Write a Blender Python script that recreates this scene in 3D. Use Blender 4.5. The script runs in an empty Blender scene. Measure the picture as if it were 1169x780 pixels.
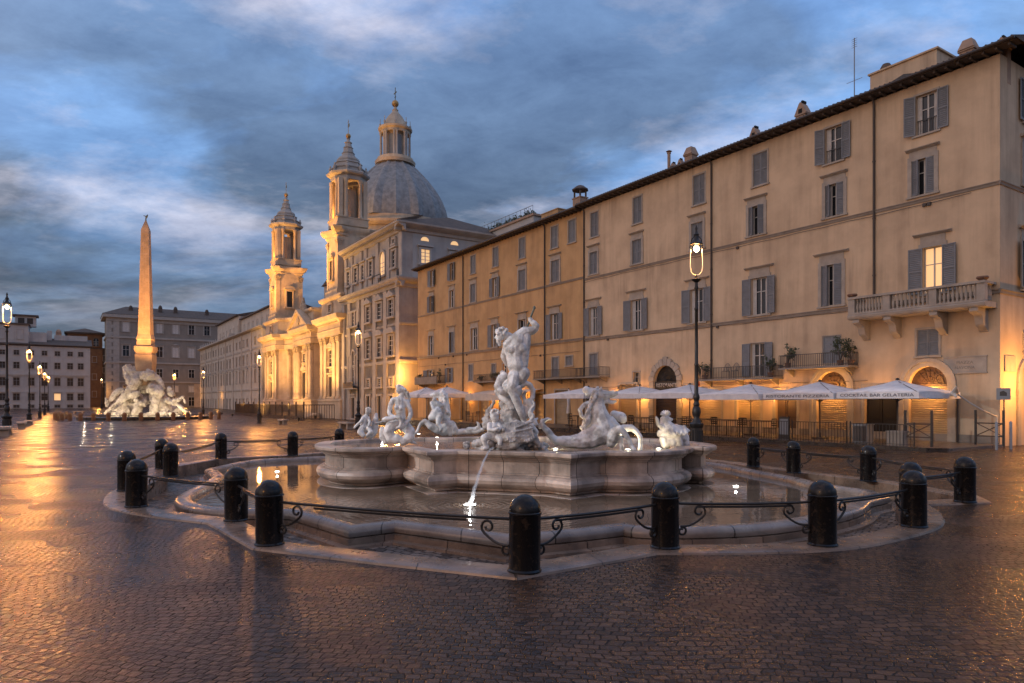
import bpy, math, random
import numpy as np
from mathutils import Vector, Matrix, noise
from mathutils.geometry import delaunay_2d_cdt
R = math.radians
PI = math.pi
rnd = random.Random(7)
scene = bpy.context.scene
COL = scene.collection

# ------------------------------------------------------------------ camera
FPX, CX, HY, EYE = 779.33, 584.5, 458.0, 1.8
cam_d = bpy.data.cameras.new('camera')
cam = bpy.data.objects.new('camera', cam_d)
COL.objects.link(cam)
cam.location = (0, 0, EYE)
cam.rotation_euler = (R(90), 0, 0)
cam_d.sensor_width = 36
cam_d.lens = 24
cam_d.shift_y = 68 / 1169
cam_d.clip_start = 0.1
cam_d.clip_end = 2000
scene.camera = cam

# ------------------------------------------------------------------ sky
SUN_EL, SUN_AZ = 16, 232        # the bright part of the dawn sky, behind the camera on the left
world = bpy.data.worlds.new('World')
scene.world = world
world.use_nodes = True
nt = world.node_tree
nt.nodes.clear()
N = nt.nodes.new
Lk = nt.links.new
out = N('ShaderNodeOutputWorld')
bg = N('ShaderNodeBackground')
tc = N('ShaderNodeTexCoord')
sky = N('ShaderNodeTexSky')
sky.sky_type = 'NISHITA'
sky.sun_disc = False
sky.sun_elevation = R(3)
sky.sun_rotation = R(SUN_AZ)
sky.dust_density = 1.0
sky.ozone_density = 4.0
sep = N('ShaderNodeSeparateXYZ')
Lk(tc.outputs['Generated'], sep.inputs[0])


def wmath(op, a, b=None, c=None):
    n = N('ShaderNodeMath')
    n.operation = op
    for i, v in enumerate((a, b, c)):
        if v is None:
            continue
        if isinstance(v, (int, float)):
            n.inputs[i].default_value = v
        else:
            Lk(v, n.inputs[i])
    return n.outputs[0]


def wramp(fac, stops):
    n = N('ShaderNodeValToRGB')
    cr = n.color_ramp
    while len(cr.elements) < len(stops):
        cr.elements.new(0.5)
    for e, (p, c) in zip(cr.elements, stops):
        e.position = p
        e.color = (c[0], c[1], c[2], 1)
    Lk(fac, n.inputs[0])
    return n.outputs[0]


def wmix(fac, a, b, mode='MIX'):
    n = N('ShaderNodeMix')
    n.data_type = 'RGBA'
    n.blend_type = mode
    for s, v in ((n.inputs[0], fac), (n.inputs[6], a), (n.inputs[7], b)):
        if isinstance(v, (int, float)):
            s.default_value = v
        elif isinstance(v, tuple):
            s.default_value = (*v, 1)
        else:
            Lk(v, s)
    return n.outputs[2]


zc = wmath('MAXIMUM', sep.outputs[2], 0.0)
den = wmath('ADD', zc, 0.16)
cx_ = wmath('DIVIDE', sep.outputs[0], den)
cy_ = wmath('DIVIDE', sep.outputs[1], den)
comb = N('ShaderNodeCombineXYZ')
Lk(cx_, comb.inputs[0])
Lk(cy_, comb.inputs[1])


def wnoise(scale, loc, detail=7, rough=0.55, dist=0.6, sc=(1, 1, 1), rot=0):
    m = N('ShaderNodeMapping')
    m.inputs['Location'].default_value = (loc[0], loc[1], 0)
    m.inputs['Scale'].default_value = sc
    m.inputs['Rotation'].default_value = (0, 0, R(rot))
    Lk(comb.outputs[0], m.inputs[0])
    n = N('ShaderNodeTexNoise')
    n.inputs['Scale'].default_value = scale
    n.inputs['Detail'].default_value = detail
    n.inputs['Roughness'].default_value = rough
    n.inputs['Distortion'].default_value = dist
    Lk(m.outputs[0], n.inputs['Vector'])
    return n.outputs['Fac']


n1 = wnoise(0.80, (3.1, 1.7), 9, 0.54, 0.5, (1.0, 1.35, 1), 24)
n2 = wnoise(0.95, (7.3, 2.4), 10, 0.62, 0.15, (0.9, 1.15, 1), 38)
n3 = wnoise(3.4, (1.3, 8.4), 9, 0.66, 0.2, (1.0, 1.25, 1), 30)
n4 = wnoise(0.42, (2.2, 5.1), 3, 0.5, 0.2, (1.0, 1.3, 1), 10)
blue = wramp(zc, [(0.0, (.125, .175, .245)), (0.14, (.135, .205, .33)), (0.30, (.20, .36, .66)), (0.60, (.21, .40, .80)), (1.0, (.12, .25, .56))])
skyc = wmix(1.0, sky.outputs[0], (0.12, 0.12, 0.12), 'MULTIPLY')
base = wmix(0.12, blue, skyc)
dark = wramp(zc, [(0.0, (.072, .098, .135)), (0.20, (.088, .122, .175)), (0.45, (.125, .185, .30)), (1.0, (.12, .18, .32))])
mask1 = wramp(n1, [(0.45, (0, 0, 0)), (0.55, (1, 1, 1))])
low = wramp(zc, [(0.0, (1, 1, 1)), (0.22, (.95, .95, .95)), (0.38, (.72, .72, .72)), (0.62, (.42, .42, .42))])
m1 = wmix(1.0, mask1, low, 'MULTIPLY')
c1 = wmix(m1, base, dark)
mask2 = wramp(n2, [(0.46, (0, 0, 0)), (0.52, (.30, .30, .30)), (0.61, (1, 1, 1))])
hi = wramp(zc, [(0.0, (.12, .12, .12)), (0.13, (.25, .25, .25)), (0.26, (.9, .9, .9)), (0.5, (1, 1, 1))])
c2 = wmix(wmath('MULTIPLY', wmath('MULTIPLY', mask2, hi), 0.72), c1, (.66, .64, .74))
mask3 = wramp(n3, [(0.30, (.72, .74, .78)), (0.72, (1.30, 1.27, 1.22))])
c3a = wmix(1.0, c2, mask3, 'MULTIPLY')
mask4 = wramp(n4, [(0.35, (.84, .85, .87)), (0.65, (1.14, 1.14, 1.13))])
c3 = wmix(1.0, c3a, mask4, 'MULTIPLY')
# the dawn side of the sky, behind the camera on the left, is lighter and warmer
sd = Vector((math.cos(R(SUN_EL)) * math.sin(R(SUN_AZ)), math.cos(R(SUN_EL)) * math.cos(R(SUN_AZ)), math.sin(R(SUN_EL))))
dp = N('ShaderNodeVectorMath')
dp.operation = 'DOT_PRODUCT'
Lk(tc.outputs['Generated'], dp.inputs[0])
dp.inputs[1].default_value = sd
dawn = wramp(dp.outputs['Value'], [(0.0, (0, 0, 0)), (0.5, (.25, .25, .25)), (0.9, (1, 1, 1))])
c4 = wmix(wmath('MULTIPLY', dawn, 0.6), c3, (.80, .60, .52))
Lk(c4, bg.inputs[0])
bg.inputs[1].default_value = 1.02
Lk(bg.outputs[0], out.inputs[0])

# ------------------------------------------------------------------ sun: soft dawn glow
sl = bpy.data.lights.new('sun', 'SUN')
sl.energy = 0.24
sl.angle = R(40)
sl.color = (1.0, 0.80, 0.66)
so = bpy.data.objects.new('sun', sl)
COL.objects.link(so)
so.rotation_euler = (-sd).to_track_quat('-Z', 'Y').to_euler()

scene.view_settings.view_transform = 'Standard'
scene.view_settings.look = 'None'
scene.view_settings.exposure = 0.25
scene.view_settings.gamma = 1
scene.cycles.use_denoising = True
scene.cycles.max_bounces = 6
scene.cycles.diffuse_bounces = 3
scene.cycles.glossy_bounces = 3
scene.cycles.transmission_bounces = 3
scene.cycles.caustics_reflective = False
scene.cycles.caustics_refractive = False
scene.cycles.sample_clamp_indirect = 3.0
scene.cycles.use_light_tree = True

# ------------------------------------------------------------------ ground level
def sstep(a, b, x):
    t = min(1, max(0, (x - a) / (b - a)))
    return t * t * (3 - 2 * t)


def gz(x, y):
    return -0.6 * sstep(28, 80, y) * (1 - sstep(112, 168, y))


# ------------------------------------------------------------------ helpers
def tag(o, label=None, cat=None, group=None, kind=None):
    if label: o['label'] = label
    if cat: o['category'] = cat
    if group: o['group'] = group
    if kind: o['kind'] = kind
    return o


def empty(name, loc, rz=0.0, label=None, cat=None, group=None):
    o = bpy.data.objects.new(name, None)
    o.location = loc
    o.rotation_euler = (0, 0, rz)
    o.empty_display_size = 0.3
    COL.objects.link(o)
    return tag(o, label, cat, group)


def copy_tree(o, parent=None):
    c = o.copy()
    COL.objects.link(c)
    c.parent = parent
    for ch in list(o.children):
        copy_tree(ch, c)
    return c


class MB:
    def __init__(self, T=None):
        self.v, self.f, self.mi = [], [], []
        self.m = 0
        self.T = T or Matrix()

    def add(self, vs, fs):
        b = len(self.v)
        T = self.T
        self.v += [tuple(T @ Vector(p)) for p in vs]
        for f in fs:
            self.f.append([b + i for i in f])
            self.mi.append(self.m)

    def box(self, x0, x1, y0, y1, z0, z1):
        if x0 > x1: x0, x1 = x1, x0
        if y0 > y1: y0, y1 = y1, y0
        if z0 > z1: z0, z1 = z1, z0
        self.add([(x0, y0, z0), (x1, y0, z0), (x1, y1, z0), (x0, y1, z0), (x0, y0, z1), (x1, y0, z1), (x1, y1, z1), (x0, y1, z1)],
                 [(0, 3, 2, 1), (4, 5, 6, 7), (0, 1, 5, 4), (1, 2, 6, 5), (2, 3, 7, 6), (3, 0, 4, 7)])

    def prism(self, pts, z0, z1):
        n = len(pts)
        self.add([(p[0], p[1], z0) for p in pts] + [(p[0], p[1], z1) for p in pts],
                 [list(range(n))[::-1], list(range(n, 2 * n))] + [(i, (i + 1) % n, n + (i + 1) % n, n + i) for i in range(n)])

    def xprism(self, prof, x0, x1):
        """profile of (y, z) run along x"""
        n = len(prof)
        self.add([(x0, p[0], p[1]) for p in prof] + [(x1, p[0], p[1]) for p in prof],
                 [list(range(n)), list(range(2 * n - 1, n - 1, -1))] + [(i, n + i, n + (i + 1) % n, (i + 1) % n) for i in range(n)])

    def yprism(self, prof, y0, y1):
        """profile of (x, z) run along y"""
        n = len(prof)
        self.add([(p[0], y0, p[1]) for p in prof] + [(p[0], y1, p[1]) for p in prof],
                 [list(range(n)), list(range(2 * n - 1, n - 1, -1))] + [(i, n + i, n + (i + 1) % n, (i + 1) % n) for i in range(n)])

    def lathe(self, prof, c=(0, 0, 0), seg=16, a0=0.0, sx=1.0, sy=1.0, cap=True):
        vs, fs = [], []
        for (r, z) in prof:
            for k in range(seg):
                a = a0 + 2 * PI * k / seg
                vs.append((c[0] + r * sx * math.cos(a), c[1] + r * sy * math.sin(a), c[2] + z))
        for i in range(len(prof) - 1):
            for k in range(seg):
                k2 = (k + 1) % seg
                fs.append((i * seg + k, i * seg + k2, (i + 1) * seg + k2, (i + 1) * seg + k))
        if cap:
            fs.append(list(range(seg))[::-1])
            fs.append([(len(prof) - 1) * seg + k for k in range(seg)])
        self.add(vs, fs)

    def tube(self, pts, r, seg=6, cap=True):
        pts = [Vector(p) for p in pts]
        rs = r if isinstance(r, (list, tuple)) else [r] * len(pts)
        vs, fs = [], []
        up = None
        for i, p in enumerate(pts):
            d = (pts[min(i + 1, len(pts) - 1)] - pts[max(i - 1, 0)]).normalized()
            if up is None:
                up = d.orthogonal().normalized()
            up = (up - d * up.dot(d))
            up = up.normalized() if up.length > 1e-6 else d.orthogonal().normalized()
            s = d.cross(up)
            for k in range(seg):
                a = 2 * PI * k / seg
                vs.append(tuple(p + (up * math.cos(a) + s * math.sin(a)) * rs[i]))
        for i in range(len(pts) - 1):
            for k in range(seg):
                k2 = (k + 1) % seg
                fs.append((i * seg + k, i * seg + k2, (i + 1) * seg + k2, (i + 1) * seg + k))
        if cap:
            fs.append(list(range(seg))[::-1])
            fs.append([(len(pts) - 1) * seg + k for k in range(seg)])
        self.add(vs, fs)

    def cone(self, p, r, q, s, seg=10, rings=3):
        """round cone between two balls"""
        p, q = Vector(p), Vector(q)
        d = q - p
        L = d.length
        d = d.normalized() if L > 1e-6 else Vector((0, 0, 1))
        u = d.orthogonal().normalized()
        w = d.cross(u)
        prof = [(-r * math.cos(a), r * math.sin(a)) for a in [PI / 2 * i / rings for i in range(1, rings + 1)]]
        prof += [(L + s * math.sin(a), s * math.cos(a)) for a in [PI / 2 * i / rings for i in range(0, rings)]]
        vs = [tuple(p - d * r)]
        for (t, rr) in prof:
            for k in range(seg):
                a = 2 * PI * k / seg
                vs.append(tuple(p + d * t + (u * math.cos(a) + w * math.sin(a)) * rr))
        vs.append(tuple(q + d * s))
        fs = []
        for k in range(seg):
            fs.append((0, 1 + (k + 1) % seg, 1 + k))
        for i in range(len(prof) - 1):
            for k in range(seg):
                k2 = (k + 1) % seg
                fs.append((1 + i * seg + k, 1 + i * seg + k2, 1 + (i + 1) * seg + k2, 1 + (i + 1) * seg + k))
        b = 1 + (len(prof) - 1) * seg
        for k in range(seg):
            fs.append((b + k, b + (k + 1) % seg, len(vs) - 1))
        self.add(vs, fs)

    def mesh(self, name, mats, smooth=True, angle=38):
        me = bpy.data.meshes.new(name)
        me.from_pydata(self.v, [], self.f)
        mats = mats if isinstance(mats, (list, tuple)) else [mats]
        for m in mats:
            me.materials.append(m)
        me.polygons.foreach_set('material_index', self.mi)
        me.update()
        if smooth:
            me.polygons.foreach_set('use_smooth', [True] * len(me.polygons))
            me.set_sharp_from_angle(angle=R(angle))
        return me

    def build(self, name, mats, parent=None, smooth=True, angle=38, label=None, cat=None, group=None, kind=None, loc=None):
        o = bpy.data.objects.new(name, self.mesh(name, mats, smooth, angle))
        COL.objects.link(o)
        if parent is not None:
            o.parent = parent
        if loc is not None:
            o.location = loc
        return tag(o, label, cat, group, kind)


def light(kind, name, loc, energy, color, size=0.1, target=None, spot=None, blend=0.6, sy=None):
    l = bpy.data.lights.new(name, kind)
    l.energy = energy
    l.color = color
    if kind == 'AREA':
        l.size = size
        if sy:
            l.shape = 'RECTANGLE'
            l.size_y = sy
    else:
        l.shadow_soft_size = size
    if spot:
        l.spot_size = R(spot)
        l.spot_blend = blend
    o = bpy.data.objects.new(name, l)
    COL.objects.link(o)
    o.location = loc
    if target is not None:
        o.rotation_euler = (Vector(target) - Vector(loc)).to_track_quat('-Z', 'Y').to_euler()
    return o


# ------------------------------------------------------------------ materials
MATS = {}


def mat(name, c, c2=None, rough=0.7, scale=1.0, detail=6, mix=(0.35, 0.65), bump=0.0, bscale=None, bdist=0.02,
        metal=0.0, streak=0.0, streakcol=None, emit=None, estr=0.0, spec=0.5, coat=0.0, rvar=0.0, trans=0.0):
    m = bpy.data.materials.new(name)
    m.use_nodes = True
    t = m.node_tree
    b = t.nodes['Principled BSDF']
    b.inputs['Roughness'].default_value = rough
    b.inputs['Metallic'].default_value = metal
    b.inputs['Specular IOR Level'].default_value = spec
    b.inputs['Coat Weight'].default_value = coat
    b.inputs['Base Color'].default_value = (*c, 1)
    if emit:
        b.inputs['Emission Color'].default_value = (*emit, 1)
        b.inputs['Emission Strength'].default_value = estr
    tcn = t.nodes.new('ShaderNodeTexCoord')

    def noi(sc, det=6, rg=0.6, mp=None):
        n = t.nodes.new('ShaderNodeTexNoise')
        n.inputs['Scale'].default_value = sc
        n.inputs['Detail'].default_value = det
        n.inputs['Roughness'].default_value = rg
        if mp:
            mm = t.nodes.new('ShaderNodeMapping')
            mm.inputs['Scale'].default_value = mp
            t.links.new(tcn.outputs['Object'], mm.inputs[0])
            t.links.new(mm.outputs[0], n.inputs['Vector'])
        else:
            t.links.new(tcn.outputs['Object'], n.inputs['Vector'])
        return n.outputs['Fac']

    def rmp(f, a, bb, ca, cb):
        n = t.nodes.new('ShaderNodeValToRGB')
        n.color_ramp.elements[0].position = a
        n.color_ramp.elements[1].position = bb
        n.color_ramp.elements[0].color = (*ca, 1)
        n.color_ramp.elements[1].color = (*cb, 1)
        t.links.new(f, n.inputs[0])
        return n.outputs[0]

    def mx(f, a, bb, mode='MIX'):
        n = t.nodes.new('ShaderNodeMix')
        n.data_type = 'RGBA'
        n.blend_type = mode
        for s, v in ((n.inputs[0], f), (n.inputs[6], a), (n.inputs[7], bb)):
            if isinstance(v, (int, float)): s.default_value = v
            elif isinstance(v, tuple): s.default_value = (*v, 1)
            else: t.links.new(v, s)
        return n.outputs[2]
    colr = None
    if c2:
        colr = rmp(noi(scale, detail), mix[0], mix[1], c, c2)
    if streak:
        f = rmp(noi(1.0, 5, 0.6, (2.2, 2.2, 0.16)), 0.42, 0.72, (0, 0, 0), (1, 1, 1))
        f2 = rmp(noi(0.35, 4, 0.6), 0.35, 0.65, (0, 0, 0), (1, 1, 1))
        f = mx(1.0, f, f2, 'MULTIPLY')
        mm = t.nodes.new('ShaderNodeMath')
        mm.operation = 'MULTIPLY'
        t.links.new(f, mm.inputs[0])
        mm.inputs[1].default_value = streak
        colr = mx(mm.outputs[0], colr if colr is not None else c, streakcol or tuple(x * 0.5 for x in c))
    if colr is not None:
        t.links.new(colr, b.inputs['Base Color'])
    if rvar:
        n = t.nodes.new('ShaderNodeMapRange')
        t.links.new(noi((bscale or scale) * 0.5, 4), n.inputs[0])
        n.inputs[1].default_value = 0.3
        n.inputs[2].default_value = 0.7
        n.inputs[3].default_value = max(0, rough - rvar)
        n.inputs[4].default_value = min(1, rough + rvar)
        t.links.new(n.outputs[0], b.inputs['Roughness'])
    if bump:
        n = t.nodes.new('ShaderNodeBump')
        n.inputs['Strength'].default_value = bump
        n.inputs['Distance'].default_value = bdist
        t.links.new(noi(bscale or scale * 4, 6), n.inputs['Height'])
        t.links.new(n.outputs[0], b.inputs['Normal'])
    MATS[name] = m
    return m


M = MATS
mat('orange_stucco', (.52, .34, .17), (.42, .27, .13), 0.9, 0.6, mix=(.40, .62), bump=.25, bscale=14, bdist=.01, streak=.75, streakcol=(.25, .155, .09))
mat('beige_stucco', (.60, .462, .315), (.485, .368, .25), 0.9, 0.55, mix=(.40, .62), bump=.25, bscale=14, bdist=.01, streak=.75, streakcol=(.25, .185, .13))
mat('stone_trim', (.40, .36, .31), (.30, .27, .235), 0.85, 2.2, bump=.3, bscale=12, bdist=.01, streak=.4)
mat('stone_band', (.27, .235, .20), (.20, .175, .15), 0.85, 2.2, bump=.3, bscale=12, bdist=.01)
mat('shutter_grey', (.20, .22, .245), (.165, .18, .20), 0.6, 3.0)
mat('shutter_pale', (.235, .262, .29), (.20, .22, .245), 0.6, 3.0)
mat('window_white', (.55, .54, .52), (.45, .44, .42), 0.5, 3.0)
mat('glass_dark', (.022, .025, .03), rough=0.08, spec=.6)
mat('dark_gap', (.012, .011, .010), rough=.9)
mat('curtain', (.50, .50, .49), (.38, .38, .38), 0.9, 4.0)
mat('lit_glass', (.9, .6, .3), rough=.4, emit=(1.0, .60, .27), estr=.6)
mat('roof_tile', (.115, .085, .068), (.07, .058, .05), 0.85, 1.5, bump=.8, bscale=6, bdist=.05)
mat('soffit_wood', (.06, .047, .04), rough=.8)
mat('iron_pipe', (.055, .042, .036), (.035, .03, .028), 0.5, 3.0)
mat('iron_rail', (.05, .048, .048), rough=.5)
mat('chimney_plaster', (.40, .28, .20), (.28, .20, .15), 0.9, 2.0, bump=.4, bscale=14)
mat('travertine', (.58, .47, .34), (.40, .32, .235), 0.75, .6, bump=.4, bscale=5, bdist=.03, streak=.45, streakcol=(.26, .21, .165))
mat('grey_travertine', (.43, .40, .365), (.335, .31, .285), 0.8, .7, bump=.4, bscale=5, bdist=.03, streak=.55, streakcol=(.22, .205, .19))
mat('carved_stone', (.50, .42, .32), (.27, .22, .17), 0.8, 2.5, bump=.9, bscale=4, bdist=.12)
mat('white_plaster', (.43, .435, .43), (.355, .36, .36), 0.85, .5, streak=.4, bump=.2, bscale=6)
mat('palace_white', (.50, .47, .42), (.40, .375, .34), 0.85, .5, streak=.45, bump=.2, bscale=6)
mat('palace_brown', (.26, .235, .205), (.205, .19, .17), 0.85, .5, streak=.4, bump=.2, bscale=6)
mat('palace_trim', (.38, .36, .33), (.30, .29, .27), 0.85, 1.0)
mat('brick_ochre', (.22, .12, .06), (.15, .085, .05), 0.9, 1.0)
mat('dark_plaster', (.11, .09, .075), (.08, .07, .06), 0.9, 1.0)
mat('gilt', (.42, .26, .10), rough=.4, metal=.6)
mat('bronze_green', (.10, .12, .10), rough=.5, metal=.3)
mat('granite_red', (.46, .32, .205), (.31, .215, .14), 0.75, 1.2, bump=.3, bscale=4, bdist=.05)
mat('granite_dark', (.34, .235, .13), rough=.8)
mat('river_rock', (.64, .59, .52), (.30, .265, .22), 0.8, 1.0, bump=.8, bscale=3, bdist=.15)
mat('lamp_iron', (.012, .0115, .011), (.02, .018, .017), 0.4, 5.0, spec=.4)
mat('lamp_glass', (1, .85, .6), rough=.3, emit=(1.0, .62, .30), estr=.8)
mat('lamp_bulb', (1, .85, .6), rough=.3, emit=(1.0, .74, .42), estr=22.0)
mat('bollard_paint', (.007, .006, .006), (.035, .024, .017), 0.20, 13.0, mix=(.56, .68), bump=.10, bscale=22, bdist=.003, spec=.3, rvar=.08)
mat('bench_stone', (.40, .34, .28), (.30, .26, .21), 0.6, 2.0, bump=.3, bscale=10)
mat('canvas_white', (.74, .75, .77), (.58, .59, .62), 0.85, 2.2, bump=.4, bscale=5, bdist=.03)
mat('canvas_warm', (.60, .56, .50), (.50, .47, .42), 0.85, 2.2, bump=.4, bscale=5, bdist=.03)
mat('letter_grey', (.10, .10, .115), rough=.8)
mat('letter_white', (.62, .58, .52), rough=.7)
mat('letter_carved', (.20, .18, .16), rough=.9)
mat('sign_black', (.02, .018, .016), rough=.5)
mat('roller_shutter', (.40, .31, .20), (.32, .25, .16), 0.5, 2.0, metal=.2)
mat('door_wood', (.075, .042, .026), (.05, .03, .02), 0.55, 3.0)
mat('table_wood', (.20, .12, .06), (.14, .085, .05), 0.5, 3.0)
mat('chair_dark', (.03, .027, .025), rough=.5)
mat('plant_leaf', (.055, .075, .035), (.035, .05, .028), 0.6, 6.0)
mat('pot_clay', (.16, .09, .06), rough=.8)
mat('sidewalk_stone', (.12, .10, .085), (.08, .07, .06), 0.35, 1.5, bump=.3, bscale=8, rvar=.12)
mat('flag_green', (.03, .10, .06), rough=.8)
mat('flag_white', (.4, .38, .36), rough=.8)
mat('flag_red', (.25, .05, .03), rough=.8)
mat('lead_sheet', (.26, .268, .275), (.14, .146, .152), 0.65, 1.3, bump=.6, bscale=2.5, bdist=.06, streak=.7, streakcol=(.30, .29, .27))
mat('marble_statue', (.80, .78, .75), (.42, .395, .37), 0.5, 4.2, detail=9, bump=.5, bscale=26, bdist=.012, mix=(.46, .60), streak=.85, streakcol=(.15, .14, .13))
mat('marble_rock', (.56, .52, .48), (.24, .22, .205), 0.6, 4.0, bump=.8, bscale=14, bdist=.03)
mat('jet_water', (.75, .80, .85), rough=.2, spec=.6)
MATS['jet_water'].node_tree.nodes['Principled BSDF'].inputs['Alpha'].default_value = 0.14
mat('pool_light', (1, 1, 1), rough=.3, emit=(1.0, .93, .82), estr=7.0)


def basin_marble():
    """pinkish grey marble with darker water stains, blocks seen as faint tone changes"""
    m = mat('basin_marble', (.60, .48, .40), (.27, .215, .18), 0.42, 1.3, detail=9, bump=.45, bscale=9, bdist=.02,
            streak=1.0, streakcol=(.07, .055, .045), mix=(.40, .62), rvar=.12)
    return m




def blocks(m, width, joint=.012, tone=.35, dark=(.05, .042, .036)):
    """vertical joints and a tone of its own for every block, along the UV run of the moulding"""
    t = m.node_tree
    b = t.nodes['Principled BSDF']
    uv = t.nodes.new('ShaderNodeUVMap')
    br = t.nodes.new('ShaderNodeTexBrick')
    br.offset = 0
    for k_, v_ in (('Scale', 1), ('Brick Width', width), ('Row Height', 50), ('Mortar Size', joint), ('Mortar Smooth', .3), ('Bias', 0)):
        br.inputs[k_].default_value = v_
    br.inputs['Color1'].default_value = (1 - tone, 1 - tone, 1 - tone, 1)
    br.inputs['Color2'].default_value = (1 + tone * .5, 1 + tone * .42, 1 + tone * .36, 1)
    br.inputs['Mortar'].default_value = (.12, .11, .10, 1)
    t.links.new(uv.outputs[0], br.inputs['Vector'])
    src = b.inputs['Base Color'].links[0].from_socket
    mx = t.nodes.new('ShaderNodeMix')
    mx.data_type = 'RGBA'
    mx.blend_type = 'MULTIPLY'
    mx.inputs[0].default_value = 1
    t.links.new(src, mx.inputs[6])
    t.links.new(br.outputs['Color'], mx.inputs[7])
    t.links.new(mx.outputs[2], b.inputs['Base Color'])


basin_marble()
mat('ring_stone', (.30, .215, .155), (.12, .088, .068), 0.32, 1.6, detail=8, bump=.4, bscale=9, bdist=.012, mix=(.36, .64), rvar=.14)
mat('rim_stone', (.31, .26, .22), (.15, .125, .11), 0.30, 1.6, detail=8, bump=.35, bscale=9, bdist=.012, mix=(.34, .66), rvar=.12)

blocks(M['basin_marble'], .83, .010, .30)
blocks(M['ring_stone'], 1.15, .010, .32)
blocks(M['rim_stone'], 1.45, .012, .28)


def cobble(name, w, warp, c1, c2, rmin, rmax, bstr, sunk=False, bd=.03):
    m = bpy.data.materials.new(name)
    m.use_nodes = True
    t = m.node_tree
    b = t.nodes['Principled BSDF']
    A = t.nodes.new
    K = t.links.new
    tcn = A('ShaderNodeTexCoord')
    n = A('ShaderNodeTexNoise')
    n.inputs['Scale'].default_value = 0.28
    n.inputs['Detail'].default_value = 1.5
    K(tcn.outputs['Object'], n.inputs['Vector'])
    n5 = A('ShaderNodeTexNoise')
    n5.inputs['Scale'].default_value = 7
    n5.inputs['Detail'].default_value = 2
    K(tcn.outputs['Object'], n5.inputs['Vector'])

    def vm(op, a, bb):
        q = A('ShaderNodeVectorMath')
        q.operation = op
        for i, x in enumerate((a, bb)):
            if isinstance(x, tuple): q.inputs[i].default_value = x
            else: K(x, q.inputs[i])
        return q.outputs[0]
    n15 = A('ShaderNodeTexNoise')
    n15.inputs['Scale'].default_value = 1.7
    n15.inputs['Detail'].default_value = 2
    K(tcn.outputs['Object'], n15.inputs['Vector'])
    d = vm('MULTIPLY', vm('SUBTRACT', n.outputs['Color'], (.5, .5, .5)), (warp, warp, 0))
    d = vm('ADD', d, vm('MULTIPLY', vm('SUBTRACT', n15.outputs['Color'], (.5, .5, .5)), (.16, .16, 0)))
    d5 = vm('MULTIPLY', vm('SUBTRACT', n5.outputs['Color'], (.5, .5, .5)), (.075, .075, 0))
    p = vm('ADD', vm('ADD', tcn.outputs['Object'], d), d5)
    mp = A('ShaderNodeMapping')
    mp.inputs['Rotation'].default_value = (0, 0, R(6 if not sunk else 40))
    K(p, mp.inputs[0])
    br = A('ShaderNodeTexBrick')
    br.offset = .5
    br.inputs['Scale'].default_value = 1
    br.inputs['Brick Width'].default_value = w
    br.inputs['Row Height'].default_value = w * (1.0 if not sunk else .8)
    br.inputs['Mortar Size'].default_value = w * .085
    br.inputs['Mortar Smooth'].default_value = 0.9
    br.inputs['Bias'].default_value = 0
    br.inputs['Color1'].default_value = (0, 0, 0, 1)
    br.inputs['Color2'].default_value = (1, 1, 1, 1)
    br.inputs['Mortar'].default_value = (.5, .5, .5, 1)
    K(mp.outputs[0], br.inputs['Vector'])
    ramp = A('ShaderNodeValToRGB')
    ramp.color_ramp.elements[0].color = (*c1, 1)
    ramp.color_ramp.elements[1].color = (*c2, 1)
    K(br.outputs['Color'], ramp.inputs[0])
    big = A('ShaderNodeTexNoise')
    big.inputs['Scale'].default_value = .22
    big.inputs['Detail'].default_value = 5
    K(tcn.outputs['Object'], big.inputs['Vector'])
    br2 = A('ShaderNodeMapRange')
    K(big.outputs['Fac'], br2.inputs[0])
    br2.inputs[1].default_value = .3
    br2.inputs[2].default_value = .7
    br2.inputs[3].default_value = .72
    br2.inputs[4].default_value = 1.25
    mu = A('ShaderNodeMix')
    mu.data_type = 'RGBA'
    mu.blend_type = 'MULTIPLY'
    mu.inputs[0].default_value = 1
    K(ramp.outputs[0], mu.inputs[6])
    K(br2.outputs[0], mu.inputs[7])
    mm = A('ShaderNodeMix')
    mm.data_type = 'RGBA'
    K(br.outputs['Fac'], mm.inputs[0])
    K(mu.outputs[2], mm.inputs[6])
    mm.inputs[7].default_value = (.005, .004, .0035, 1)
    K(mm.outputs[2], b.inputs['Base Color'])
    # roughness: wet, uneven
    rn = A('ShaderNodeTexNoise')
    rn.inputs['Scale'].default_value = .55
    rn.inputs['Detail'].default_value = 6
    K(tcn.outputs['Object'], rn.inputs['Vector'])
    rr = A('ShaderNodeMapRange')
    K(rn.outputs['Fac'], rr.inputs[0])
    rr.inputs[1].default_value = .32
    rr.inputs[2].default_value = .68
    rr.inputs[3].default_value = rmin
    rr.inputs[4].default_value = rmax
    ra = A('ShaderNodeMath')
    ra.operation = 'MULTIPLY_ADD'
    K(br.outputs['Fac'], ra.inputs[0])
    ra.inputs[1].default_value = .35
    K(rr.outputs[0], ra.inputs[2])
    K(ra.outputs[0], b.inputs['Roughness'])
    b.inputs['Specular IOR Level'].default_value = .28
    # height: stones domed and tilted, fine grain
    h1 = A('ShaderNodeMath')
    h1.operation = 'SUBTRACT'
    h1.inputs[0].default_value = 1
    K(br.outputs['Fac'], h1.inputs[1])
    h2 = A('ShaderNodeMath')
    h2.operation = 'MULTIPLY_ADD'
    K(br.outputs['Color'], h2.inputs[0])
    h2.inputs[1].default_value = .35
    K(h1.outputs[0], h2.inputs[2])
    fn = A('ShaderNodeTexNoise')
    fn.inputs['Scale'].default_value = 16
    fn.inputs['Detail'].default_value = 4
    K(tcn.outputs['Object'], fn.inputs['Vector'])
    h3 = A('ShaderNodeMath')
    h3.operation = 'MULTIPLY_ADD'
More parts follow.
